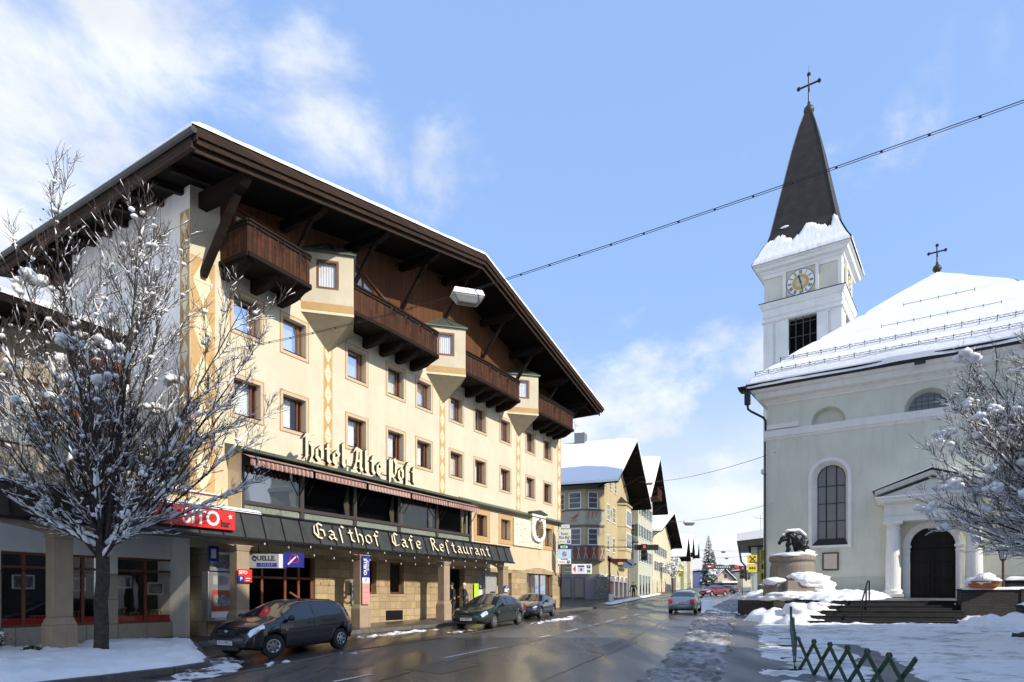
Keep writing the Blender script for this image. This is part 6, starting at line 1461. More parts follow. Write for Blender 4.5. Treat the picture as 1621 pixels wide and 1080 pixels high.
for z in (6.95,10.7):
    for (a,b,s0,s1) in ((1,2,.22,.78),(2,3,.2,.62),(0,1,.3,.8)):
        A=Vector((bp[a][0],bp[a][1],0));C=Vector((bp[b][0],bp[b][1],0)); p=A.lerp(C,s0);q=A.lerp(C,s1); d=(q-p); n=Vector((d.y,-d.x,0)).normalized(); n=n if n.x<0 or n.y<0 else -n
        wd=d.length; e=thing('w',(0,0,0),0,None,None); bpy.data.objects.remove(e)
        g=MB(); t=.09; h=1.55; ang=math.atan2(d.y,d.x)
        for bb in ((-t,wd+t,-t,0),(-t,wd+t,h,h+t),(-t,0,0,h),(wd,wd+t,0,h),(0,wd,h/3-.02,h/3+.02),(0,wd,2*h/3-.02,2*h/3+.02)): g.box(bb[0],bb[1],-.05,.05,bb[2],bb[3])
        g.build('bay_window',M['white'],bay,loc=p+Vector((0,0,z)),rot=(0,0,ang)); g=MB(); g.box(0,wd,-.02,.02,0,h); g.build('pane',M['darkpane'],bay,loc=p+Vector((0,0,z)),rot=(0,0,ang))
g=MB(); g.add([(p[0],p[1],5.3) for p in bp]+[(.1,1.6,3.9)],[(i,i+1,5) for i in range(4)]+[(4,0,5)]); g.build('bay_corbel',M['straw plaster'],bay)
ch=MB(); ch.box(7.5,8.8,3.5,4.7,17.0,20.7); ch.build('chimney',M['grey plaster'],B)
an=thing('roof_antenna',tuple(BF.w(8.6,4.9,19.0)),0,'thin aerial mast with two white dishes on the snowy corner house roof','antenna')
g=MB(); g.tube([(0,0,-.6),(0,0,4.5)],.035,5); g.tube([(-1.6,0,4.0),(1.2,0,4.1)],.02,4); g.tube([(-1.2,0,2.2),(1.,0,2.2)],.015,4); g.build('mast',M['steel'],an)
for z,s in ((3.2,.48),(1.9,.55)): g=MB(); g.ball((.35,-.2,z),s,12,6,(1,.25,1)); g.build('dish',M['white'],an)
# C
C_=frm(1010,84,1192); Ch=gable_house('town_house','pale celadon townhouse with green shutters and dark pointed gable, behind the straw corner house',C_,13,12,16.0,20.9,2.0,2.2,M['pale celadon plaster'],.8)
for z in (12.6,9.6,6.3):
    for x in (1.3,3.7,6.1,8.5,10.9): fwin(Ch,x,.95,z,1.55,0,shut=True)
    if z<12: 
        for y in (.5,2.2): fwin(Ch,y,.9,z,1.5,0,shut=True,side=True)
for x in (1.2,3.8,6.4,9.0): fwin(Ch,x,1.3,2.0,2.4,0,frame=M['darkframe'])
g=MB(); g.prism([(-1.0,.4),(-1.0,1.6),(0,2.0),(0,.0)],'z',5.9,8.7); sb_=g.build('side_oriel',M['grey plaster'],Ch); g=MB(); g.add([(-1.2,.2,8.7),(-1.2,1.8,8.7),(0,2.2,8.7),(0,-.2,8.7),(0,1,10.1)],[(0,1,4),(1,2,4),(3,0,4)]); g.build('oriel_roof',M['greencopper'],sb_)
g=MB(); g.box(2,6,-2.3,-.6,14.8,15.0)
for k in range(14): g.box(2+k*.3,2.12+k*.3,-2.3,-2.25,15,16)
g.box(2,6,-2.32,-2.22,16,16.1); g.build('gable_balcony',M['balcony'],Ch)
# D
D_=frm(1029,100,1180); Dh=gable_house('town_house','bright cream townhouse with green shutters, arched ground floor and wide snowy roof',D_,30,14,12.2,16.6,2.0,2.0,M['light cream plaster'],1.2,apexx=17)
for z in (8.7,5.9):
    for k in range(8): fwin(Dh,1.6+k*2.7,1.1,z,1.5,0,shut=True)
for k in range(7):
    x=2+k*3; g=MB(); n=10; g.add([(x,-.03,1.5),(x+1.2,-.03,1.5)]+[(x+.6+.6*math.cos(math.pi*i/n),-.03,3.7+.6*math.sin(math.pi*i/n)) for i in range(n+1)],[tuple(range(n+3))]); g.build('arched_window',M['ochre_pale'] if k%2 else M['darkpane'],Dh)
g=MB(); g.box(-1.2,0.,-.6,2.6,4.9,11.2); g.build('bay',M['light cream plaster'],Dh)
fwin(Dh,-.2,1.7,8.7,1.5,-1.2,shut=False,side=True,frame=M['shutter']); fwin(Dh,-.2,1.7,5.9,1.5,-1.2,side=True,frame=M['shutter'])
# E..H
E_=frm(1070,140,1165); Eh=gable_house('town_house','pink sided house with balcony and snowy roof beyond the bright cream townhouse',E_,14,13,10.9,15.4,2.2,1.0,M['yellow green plaster'],2)
g=MB(); g.quad((-.03,0,2),(-.03,13,2),(-.03,13,10.5),(-.03,0,10.5)); g.build('flank',M['dusty pink plaster'],Eh)
g=MB(); g.box(-1.5,0,.5,7,5.6,5.8); g.box(-1.5,-1.4,.5,7,5.8,6.7); g.build('balcony',M['darkwood'],Eh)
for z in (8.0,6.2,3.4):
    for k in range(3): fwin(Eh,1.2+k*2.6,1.1,z,1.4,-.03,side=True)
    for k in range(3): fwin(Eh,1.6+k*2.8,1.1,z,1.4,0)
F_=frm(1082.5,160,1160); Fh=gable_house('town_house','yellow green gabled house seen between the pink house and the distant blue building',F_,12,12,13.2,17.3,2.0,1.0,M['yellow green plaster'],2)
for z in (12.2,9.3,6.4,3.6):
    for k in range(3): fwin(Fh,1.5+k*3.4,1.4,z,1.5,0)
    fwin(Fh,.6,1.2,z,1.5,0,side=True)
G_=frm(1092.7,180,1158); Gh=gable_house('town_house','last cream gabled house of the left row with snow on its eaves',G_,11,12,13.9,17.7,2.0,1.0,M['light cream plaster'],3)
for z in (10.5,7.6):
    for k in range(3): fwin(Gh,1.5+k*3,1.3,z,1.5,0)
for hh_,w0,ze0,zr0 in ((Eh,14,10.9,15.4),(Fh,12,13.2,17.3),(Gh,11,13.9,17.7)): g=MB(); g.add([(0,-.03,ze0-.6),(w0,-.03,ze0-.6),(w0,-.03,ze0-.1),(w0/2,-.03,zr0-.3),(0,-.03,ze0-.1)],[(0,1,2,3,4)]); g.build('timber_gable',M['darkwood'],hh_)
# distance
def fbox(name,label,u0,u1,v0,v1,Y,d,mat,roof=None,cat='building',rr=1.6,flat=False,rot=0):
    X0=(u0-U0)/F*Y;X1=(u1-U0)/F*Y;z1=EYE+(V0-v0)/F*Y;z0=gz(Y)-1; o=thing(name,(X0,Y,0),rot,label,cat); w_=X1-X0
    g=MB(); g.box(0,w_,0,d,z0,z1)
    if roof=='gable': g.prism([(0,z1+.001),(w_,z1+.001),(w_/2,z1+rr)],'y',0,d)
    g.build('wall',mat,o)
    g=MB(); s=MB()
    if roof=='gable':
        for sx in (0,w_):
            e=-.6 if sx==0 else .6; k=rr/(w_/2); g.hexa([(w_/2,-.8,z1+rr),(sx+e,-.8,z1-.6*k),(sx+e,d,z1-.6*k),(w_/2,d,z1+rr)],[(w_/2,-.8,z1+rr+.2),(sx+e,-.8,z1-.6*k+.2),(sx+e,d,z1-.6*k+.2),(w_/2,d,z1+rr+.2)])
            s.hexa([(w_/2,-.85,z1+rr+.21),(sx+e*1.05,-.85,z1-.6*k+.21),(sx+e*1.05,d,z1-.6*k+.21),(w_/2,d,z1+rr+.21)],[(w_/2,-.85,z1+rr+.6),(sx+e*1.05,-.85,z1-.6*k+.55),(sx+e*1.05,d,z1-.6*k+.55),(w_/2,d,z1+rr+.6)])
    else:
        g.box(-.5,w_+.5,-.7,d,z1+.01,z1+.4); s.box(-.55,w_+.55,-.75,d,z1+.41,z1+.9)
    rf=g.build('roof',M['soffit'],o); s.build('snow',M['snow'],rf,bevel=.12); return o,z1,w_
o,z1,w_=fbox('distant_building','flat roofed lilac grey building at the end of the left row',1109,1125,905,925,215,16,M['lilac wall'])
o,z1,w_=fbox('distant_house','mustard yellow house under a white roof right of the lilac building',1124,1134,912,925,225,12,M['mustard wall']); 
for k in range(2): fwin(o,.6+k*1.1,.6,z1-2.2,1.2,0)
s=MB(); s.hexa([(-.2,-.8,z1+.9),(w_+.2,-.8,z1+.9),(w_+.2,6,z1+3),(-.2,6,z1+3)],[(-.2,-.8,z1+1.2),(w_+.2,-.8,z1+1.2),(w_+.2,6,z1+3.3),(-.2,6,z1+3.3)]); s.build('snow',M['snow'],o)
o,z1,w_=fbox('distant_house','peach gabled house with white verge in the street axis',1131,1162,917,930,200,14,M['peach wall'],'gable',rr=3.1)
fwin(o,w_*.5,.8,z1+.5,.9,0,frame=M['darkframe']); fwin(o,w_*.25,1.,z1-1.6,1.1,0); fwin(o,w_*.7,1.,z1-1.6,1.1,0)
o,z1,w_=fbox('distant_building','deep blue commercial building behind the peach gabled house',1148,1177,903,930,240,20,M['deep blue wall'])
for (a,b,c,d) in ((.5,.68,.74,.82),(.62,.8,.55,.62),(.7,.95,.84,.97)):
    g=MB(); g.box(w_*a,w_*b,-.08,0,z1-9+9*c,z1-9+9*d); g.build('wall_mark',M['white'] if a<.7 else M['pink'],o)
o,z1,w_=fbox('kiosk','small pale yellow kiosk with dark roof at the far crossing',1145,1162,926,934,150,5,M['mustard wall'],cat='kiosk')
o,z1,w_=fbox('distant_building','white block behind the right traffic light',1174,1190,905,930,230,14,M['light cream plaster'])
for k in range(4): fwin(o,.4+k*.8,.45,z1-1.8,1.2,0)
# grey building right
o,z1,w_=fbox('corner_building','grey building with broad overhanging roof beside the church tower',1189,1240,866,930,112,18,M['grey plaster'],cat='building',rot=R(-21))
X=-2.2; g=MB(); g.hexa([(X,-2.5,z1+.1),(8,-2.5,z1+.1),(8,18,z1+.1),(X,18,z1+.1)],[(X-.1,-2.6,z1+.9),(8,-2.6,z1+1.9),(8,18,z1+1.9),(X-.1,18,z1+.9)]); rf=g.build('roof_overhang',M['fascia'],o); g=MB(); g.hexa([(X-.1,-2.6,z1+.91),(8,-2.6,z1+1.91),(8,18,z1+1.91),(X-.1,18,z1+.91)],[(X-.1,-2.6,z1+2.2),(8,-2.6,z1+3.6),(8,18,z1+3.6),(X-.1,18,z1+2.2)]); g.build('snow',M['overhang_snow'],rf)
g=MB(); g.box(-.02,1.0,-.05,1,0,z1); g.build('light_pilaster',M['church_low'],o); g=MB(); g.tube([(1.6,4,z1+2),(1.6,4,z1+6)],.05,5); g.tube([(.4,4,z1+5.6),(2.8,4,z1+5.2)],.04,4); g.build('aerial',M['steel'],o)
g=MB(); g.tube([(-2.0,-2,z1),(-1.6,-1,z1-2.6),(-.9,-.2,z1-3.4),(-.8,-.1,z1-6)],.16,6); g.build('downpipe',M['blackmetal'],o)
for z in (3,6,9):
    for k in range(2): fwin(o,2+k*2.2,1.2,z,1.6,0)
# low hills far off
mb=MB(); n=60
for i in range(n+1):
    x=-1200+i*45; h=20+26*fbm(i*.11,0,1,4)+ (10 if x>300 else 0)
    mb.v+=[(x,900,-5),(x,1000,h*.7+14),(x,1400,h+22)]
for i in range(n):
    for k in (0,1): mb.f.append((3*i+k,3*i+3+k,3*i+4+k,3*i+1+k)); mb.m.append(0)
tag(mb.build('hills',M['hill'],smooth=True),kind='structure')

# the tall houses right of and behind the viewer, whose shadow lies on the square
def block(name,label,x0,x1,y0,y1,h,mat,rows):
    o=thing(name,(x0,y1,0),0,label,'building'); g=MB(); w_=x1-x0; d=y1-y0
    g.box(0,w_,-d,0,-1.5,h-1.2); g.build('wall',mat,o)
    g=MB(); g.hexa([(-.8,-d,h-1.2),(w_+.8,-d,h-1.2),(w_+.8,.8,h-1.2),(-.8,.8,h-1.2)],[(-.6,-d,h-.5),(w_+.6,-d,h-.5),(w_+.6,.6,h-.5),(-.6,.6,h-.5)]); rf=g.build('roof',M['soffit'],o); g=MB(); g.box(-.7,w_+.7,-d,.7,h-.498,h); g.build('snow',M['snow'],rf,bevel=.15)
    for r_ in range(rows):
        for k in range(int(d/4)): fwin(o,-d+2+k*4,1.3,2.2+r_*3.4,1.7,0,side=True)
    return o
block('neighbour_building','tall plain cream building with snowy flat roof just right of the viewer',6.4,27,-30,3.0,19.4,M['light cream plaster'],4)
block('neighbour_building','long grey building closing the square on the right, beyond the frame',28.5,60,-30,12,16.2,M['grey plaster'],3)
# ---------------------------------------------------------------- vehicles
def paint(name,c,metal=.2,rough=.25): 
    m,N,L,P=nodes(name); v=mapped(N,L); a=noise(N,L,mapped(N,L,(1,1,1)),3,5); s=N.new('ShaderNodeSeparateXYZ'); tc=N.new('ShaderNodeTexCoord'); L.new(tc.outputs['Object'],s.inputs[0])
    h=mapr(N,L,s.outputs[2],.15,.70,.7,0); f=N.new('ShaderNodeMath'); f.operation='MULTIPLY'; L.new(a,f.inputs[0]); L.new(h,f.inputs[1])
    L.new(mixc(N,L,f.outputs[0],c,(.11,.10,.085)),P.inputs['Base Color']); L.new(mapr(N,L,f.outputs[0],0,.6,rough,.7),P.inputs['Roughness']); P.inputs['Metallic'].default_value=metal; P.inputs['Coat Weight'].default_value=.8; P.inputs['Coat Roughness'].default_value=.05; return m
M['carglass']=gen('dark car glass',(.02,.024,.028),.04,.1,3,0,spec=1.)
M['plate']=gen('licence plate',(.62,.62,.62),.4,.03,4,0)
M['lamp_clear']=gen('clear headlamp',(.75,.77,.8),.08,.3,22,.3,metal=.6,spec=1.)
M['lamp_red']=gen('red tail lamp',(.45,.01,.01),.15,.15,9,0,coat=1)
M['lamp_orange']=gen('orange indicator',(.7,.15,.01),.2,.1,6,0)
M['trimblack']=gen('black plastic trim',(.025,.025,.027),.5,.1,6,0)
def interp(P,x):
    if x<=P[0][0]: return P[0][1]
    for (a,b),(c,d) in zip(P,P[1:]):
        if x<=c: t=(x-a)/(c-a); return b+(d-b)*t
    return P[-1][1]
def car(name,label,X,Y,ang,spec,pm,rim=M['rim'],plate='',front=True,steer=0,lab=None,cat='car'):
    L_,W_,H=spec['L'],spec['W'],spec['H']; top=spec['top']; belt=spec['belt']; zb=.20; hl=L_/2
    pitch=math.atan(SL*math.sin(ang)) ; o=thing(name,(X,Y,gz(Y)+.008),0,label,cat); o.rotation_mode='XYZ'
    o.matrix_world=Matrix.Translation((X,Y,gz(Y)+.01))@Matrix.Rotation(math.atan(SL),4,'X')@Matrix.Rotation(ang,4,'Z')
    cx0,cx1=spec['cab']
    def S(x,s):
        e=abs(x)/hl; w_=W_/2*(1-.20*max(0,(e-.62)/.38)**2.2); zt=interp(top,x); zl=min(interp(belt,x),zt-.02)
        f=max(0,min(1,(zt-zl-.08)/(H-interp(belt,0)-.1))); wr=w_*(.90-.22*f); lo=zb+.13*max(0,(e-.8)/.2)
        P=[(0,lo),(w_*.86,lo),(w_*.97,lo+.10),(w_,(lo+zl)/2+.06),(w_*.965,zl),(wr,zt-.05-.03*f),(wr*.62,zt-.008),(0,zt)]
        i=min(6,int(s)); t=s-i; a,b=P[i],P[i+1]; return Vector((x,a[0]+(b[0]-a[0])*t,a[1]+(b[1]-a[1])*t))
    xs=sorted(set([-hl,-hl*.985,-hl*.95]+[p[0] for p in top if abs(p[0])<hl]+[-hl+L_*i/30 for i in range(1,30)]+[hl*.95,hl*.985,hl]))
    ss=[0,1,1.5,2,2.5,3,3.5,4,4.5,5,5.5,6,6.5,7]
    mb=MB()
    ring=lambda x:[S(x,s) for s in ss]+[Vector((p.x,-p.y,p.z)) for p in [S(x,s) for s in ss][-2:0:-1]]
    n=2*len(ss)-2
    for x in xs: mb.v+=[tuple(p) for p in ring(x)]
    for i in range(len(xs)-1):
        for k in range(n): k2=(k+1)%n; mb.f.append((i*n+k,i*n+k2,(i+1)*n+k2,(i+1)*n+k)); mb.m.append(0)
    mb.f+=[tuple(range(n)),tuple((len(xs)-1)*n+k for k in range(n))]; mb.m+=[0,0]
    body=mb.build('body',pm,o,smooth=True); body.modifiers.new('e','EDGE_SPLIT').split_angle=R(38)
    # wheel arches cut from the body
    cut=MB(); wr_=spec['r']
    for wx in spec['wx']:
        for sy in (-1,1):
            P=[(wx+(wr_+.07)*math.cos(a),(wr_+.07)*math.sin(a)+wr_*.95) for a in [k*math.pi/12 for k in range(24)]]; cut.prism(P,'y',sy*(W_/2-.26),sy*(W_/2+.1))
    co_=cut.build('cut',pm,o); md=body.modifiers.new('b','BOOLEAN'); md.object=co_; md.solver='EXACT'; bpy.context.view_layer.update()
    dg=bpy.context.evaluated_depsgraph_get(); me=bpy.data.meshes.new_from_object(body.evaluated_get(dg)); body.modifiers.clear(); body.data=me; bpy.data.objects.remove(co_)
    def patch(nm,xa,xb,sa,sb,mat,off=.006,nx=8,ns=5,mir=False,par=o,cond=None):
        g=MB(); sg=-1 if mir else 1
        for i in range(nx+1):
            for j in range(ns+1):
                ta,tb=i/nx,j/ns; x=xa(tb)+(xb(tb)-xa(tb))*ta if callable(xa) else xa+(xb-xa)*ta
                sa_=sa(x) if callable(sa) else sa; sb_=sb(x) if callable(sb) else sb
                s=sa_+(sb_-sa_)*tb; p=S(x,s); d=.02; n_=(S(min(hl,x+d),s)-S(max(-hl,x-d),s)).cross(S(x,min(6.999,s+d))-S(x,s-d)).normalized()
                if n_.dot(Vector((0,p.y,p.z-.6)))<0: n_=-n_
                q=p+n_*off; g.v.append((q.x,q.y*sg,q.z))
        for i in range(nx):
            for j in range(ns): g.f.append((i*(ns+1)+j,(i+1)*(ns+1)+j,(i+1)*(ns+1)+j+1,i*(ns+1)+j+1)); g.m.append(0)
        return g.build(nm,mat,par,smooth=True)
    for nm,(a,b) in (('windscreen',spec['ws']),('rear_window',spec['rw'])):
        g=None
        for mir in (False,True):
            m_=patch(nm,a,b,5.08,6.995,M['carglass'],mir=mir,nx=8,ns=6)
            if g: 
                bm=bmesh.new(); bm.from_mesh(g.data); bm.from_mesh(m_.data); bm.to_mesh(g.data); bm.free(); bpy.data.objects.remove(m_)
            else: g=m_
    for a,b in spec['sw']:
        for mir in (False,True): patch('side_window',a,b,4.12,4.90,M['carglass'],mir=mir,nx=10,ns=4)
    for x in spec['doors']:
        for mir in (False,True): patch('door_gap',x,x+.018,2.2,4.1,M['trimblack'],.004,1,8,mir)
    for mir in (False,True):
        patch('side_moulding',spec['wx'][1]+wr_+.12,spec['wx'][0]-wr_-.12,2.78,2.95,M['trimblack'],.012,6,1,mir)
        sg=-1 if mir else 1
        for x in spec['handles']: p=S(x,3.7); g=MB(); g.box(p.x-.09,p.x+.09,sg*p.y-.02,sg*p.y+.025,p.z-.015,p.z+.02); g.build('door_handle',pm,o,bevel=.008)
        p=S(spec['mx'],4.3); g=MB(); g.ball((p.x,sg*(p.y+.14),p.z+.02),.11,10,6,(.6,1,.75)); g.box(p.x-.02,p.x+.03,sg*p.y-.02 if sg>0 else sg*p.y-.12,sg*p.y+.12 if sg>0 else sg*p.y+.02,p.z-.04,p.z-.01); g.build('wing_mirror',spec.get('mirm',M['trimblack']),o,smooth=True)
        a,b,c,d=spec['hl']; patch('headlight',a,b,c,d,M['lamp_clear'],.008,5,4,mir); a,b,c,d=spec['tl']; patch('tail_light',a,b,c,d,M['lamp_red'],.008,4,4,mir)
        zz=spec.get('tz',(.68,.90))
        if zz: g=MB(); g.box(-hl-.035,-hl+.04,*( (.50,.74) if sg>0 else (-.74,-.50)),*zz); g.build('tail_lamp_lens',M['lamp_red'],o,bevel=.02)
        patch('indicator',spec['wx'][0]-wr_-.14,spec['wx'][0]-wr_-.04,3.2,3.35,M['lamp_orange'],.01,1,1,mir)
    # bumpers, grille, plates
    w_=W_/2*.80
    for sx,nm in ((1,'front_bumper'),(-1,'rear_bumper')):
        g=MB(); n=12
        for i in range(n+1):
            y=-w_*1.13+2.26*w_*i/n; e=abs(y)/(w_*1.13); x=sx*(hl+.05-.24*e**3.2)
            for z,dx in ((.30,-.03),(.34,.0),(.50,.02),(.56,.0),(.58,-.05)): g.v.append((x+sx*dx,y,z))
        for i in range(n):
            for k in range(4): g.f.append((5*i+k,5*i+5+k,5*i+6+k,5*i+k+1)); g.m.append(0)
        g.build(nm,spec.get('bump',pm),o,smooth=True)
        g=MB(); g.box(sx*(hl+.066),sx*(hl+.074),-.26,.26,.36 if sx>0 else spec.get('rpz',.36),(.36 if sx>0 else spec.get('rpz',.36))+.11); pl=g.build('licence_plate',M['plate'],o)
        if plate and (front==(sx>0)): text(plate,.115,M['black'],pl,(sx*(hl+.0755),0,(.36 if sx>0 else spec.get('rpz',.36))+.055),rot=(R(90),0,R(90*sx)),ext=.001,sx=.95)
    g=MB()
    for k in range(4): z=.60+k*.035; g.box(hl-.01,hl+.025,-.30,.30,z,z+.018)
    g.box(hl-.02,hl+.03,-.42,.42,.225,.31); g.build('grille',M['trimblack'],o)
    g=MB(); g.ball((hl+.03,0,.70),.05,12,6,(.25,1.3,.7)); g.build('badge',M['rim'],o)
    for wx,st in zip(spec['wx'],(steer,0)):
        for sy in (-1,1):
            wh=MB(); y0=0
            wh_prof=[(wr_*.62,-.10),(wr_*.93,-.10),(wr_,-.07),(wr_,.07),(wr_*.93,.10),(wr_*.62,.10)]
            def lat(prof,n=24):
                g=MB(); 
                for r,y in prof:
                    for k in range(n): a=2*math.pi*k/n; g.v.append((r*math.cos(a),y,r*math.sin(a)))
                for i in range(len(prof)-1):
                    for k in range(n): k2=(k+1)%n; g.f.append((i*n+k,i*n+k2,(i+1)*n+k2,(i+1)*n+k)); g.m.append(0)
                g.f.append(tuple(range(n))); g.f.append(tuple((len(prof)-1)*n+k for k in range(n))); g.m+=[0,0]; return g
            w0=lat(wh_prof).build('wheel',M['rubber'],o,smooth=False,loc=(wx,sy*(W_/2-.115),wr_),rot=(0,0,st))
            lat([(wr_*.62,sy*.085),(wr_*.60,sy*.106),(wr_*.52,sy*.112),(wr_*.45,sy*.10),(wr_*.16,sy*.108),(.01,sy*.112)]).build('rim',rim,w0)
            g=MB()
            for k in range(7):
                a=2*math.pi*k/7; g.prism([(wr_*.30*math.cos(a-.1),wr_*.30*math.sin(a-.1)),(wr_*.5*math.cos(a-.18),wr_*.5*math.sin(a-.18)),(wr_*.5*math.cos(a+.18),wr_*.5*math.sin(a+.18)),(wr_*.30*math.cos(a+.1),wr_*.30*math.sin(a+.1))],'y',sy*.10,sy*.116)
            g.build('rim_slots',M['rubber'],w0)
            g=MB(); g.box(wx-wr_,wx+wr_,sy*(W_/2-.30),sy*(W_/2-.27),.1,wr_*2); 
    return o
hatch=dict(L=3.92,W=1.68,H=1.46,cab=(-1.6,1.0),r=.30,wx=(1.20,-1.28),top=[(-1.96,.62),(-1.93,.98),(-1.86,1.08),(-1.62,1.34),(-1.30,1.43),(-.5,1.465),(.05,1.44),(.33,1.36),(1.0,1.03),(1.12,.99),(1.55,.90),(1.80,.79),(1.92,.64),(1.96,.5)],
 belt=[(-1.96,.75),(-1.5,.98),(0,.93),(1.1,.90),(1.6,.80),(1.96,.5)],ws=(.36,.98),rw=(-1.84,-1.52),sw=[(-.18,.80),(-1.30,-.26)],doors=(-.22,1.0),handles=(-.08,),mx=.72,hl=(1.50,1.88,3.75,5.0),tz=None,tl=(-1.88,-1.66,3.3,5.0))
sedan=dict(L=4.45,W=1.70,H=1.41,cab=(-1.6,1.0),r=.31,wx=(1.33,-1.27),top=[(-2.22,.70),(-2.19,.92),(-2.05,1.0),(-1.72,1.02),(-1.15,1.30),(-.85,1.38),(-.3,1.41),(.1,1.38),(.32,1.32),(1.02,.98),(1.6,.87),(2.05,.76),(2.19,.66),(2.22,.5)],
 belt=[(-2.22,.86),(-1.6,.93),(0,.90),(1.0,.88),(1.7,.78),(2.22,.5)],ws=(.34,.98),rw=(-1.66,-1.14),sw=[(.02,.74),(-.78,-.05),(-1.18,-.84)],doors=(-.02,1.0,-.85),handles=(.12,-.68),mx=.66,hl=(1.86,2.19,3.55,4.9),tl=(-2.19,-2.0,3.0,4.6))
coupe=dict(L=4.4,W=1.74,H=1.30,cab=(-1.6,.9),r=.31,wx=(1.30,-1.24),top=[(-2.2,.72),(-2.17,.90),(-1.95,.98),(-1.5,1.04),(-.95,1.22),(-.5,1.29),(-.15,1.30),(.1,1.26),(.85,.92),(1.5,.82),(2.0,.68),(2.18,.55),(2.2,.45)],
 belt=[(-2.2,.82),(-1.6,.90),(0,.84),(.9,.82),(1.6,.72),(2.2,.45)],ws=(.12,.82),rw=(-1.5,-.85),sw=[(-.45,.5),(-1.10,-.5)],doors=(-.48,.85),handles=(-.3,),mx=.48,hl=(1.80,2.12,4.25,5.2),tl=(-2.17,-1.95,3.1,4.7))
rear=dict(sedan); rear.update(L=4.5,tl=(-2.24,-2.02,2.95,4.55),rpz=.62)
blk=paint('black blue car paint',(.010,.011,.018)); grn=paint('dark green car paint',(.012,.022,.018)); dbl=paint('dark blue car paint',(.012,.014,.035)); sil=paint('silver grey car paint',(.23,.27,.31),.6,.3); redp=paint('dark red car paint',(.22,.012,.02)); gry=paint('grey car paint',(.2,.21,.22),.5)
def along(a,b): return math.atan2(b[1]-a[1],b[0]-a[0])
def place(fw,rw,W_,wx,left=True):
    """ground contacts of the front and rear wheel on the visible side -> centre and heading"""
    a=gp(*fw); b=gp(*rw); ang=along(b,a); h=Vector((math.cos(ang),math.sin(ang),0)); n=Vector((-h.y,h.x,0))*(1 if left else -1)
    m=a-h*wx[0]; c=m-n*(W_/2-.05); return c.x,c.y,ang
x,y,a=place((434,1042),(534,1028),1.68,hatch['wx']); car('parked_car','small black three door hatchback with front wheels turned, nearest parked car',x,y,a,hatch,blk,plate='KU·19KG',steer=R(-22))
x,y,a=place((782,995.5),(828,988.3),1.70,sedan['wx']); car('parked_car','dark green saloon parked before the hotel entrance, between two dark cars',x,y,a,sedan,grn,plate='KB·405PX')
x,y,a=place((856,979.5),(882.5,974.2),1.74,coupe['wx']); c3=car('parked_car','dark blue coupe with rear spoiler parked at the hotel corner',x,y,a,coupe,dbl)
g=MB(); g.box(-2.12,-1.85,-.62,.62,1.10,1.14); g.box(-2.05,-1.92,-.55,-.5,.93,1.11); g.box(-2.05,-1.92,.5,.55,.93,1.11); g.build('spoiler',dbl,c3,bevel=.01)
A=gp(1059,973); Bp=gp(1102,970.5); c_=(A+Bp)/2; ang=math.atan2(1,.39); h=Vector((math.cos(ang),math.sin(ang),0)); c_=c_+h*1.35
car('moving_car','silver grey saloon seen from behind driving away in the right lane',c_.x,c_.y,ang,rear,sil,plate='KB·672A',front=False)
A=gp(1119,943.8); car('moving_car','dark red saloon crossing ahead of the silver car',A.x+1.2,A.y+.8,math.atan2(-.62,-1),sedan,redp)
for u,v,an,pm,lb in ((1148,939.5,2.6,gry,'pale grey car waiting far off, right of the red saloon'),(1130,936.8,2.9,blk,'dark car standing far off behind the red saloon')):
    p=gp(u,v); car('distant_car',lb,p.x,p.y,an,sedan,pm)
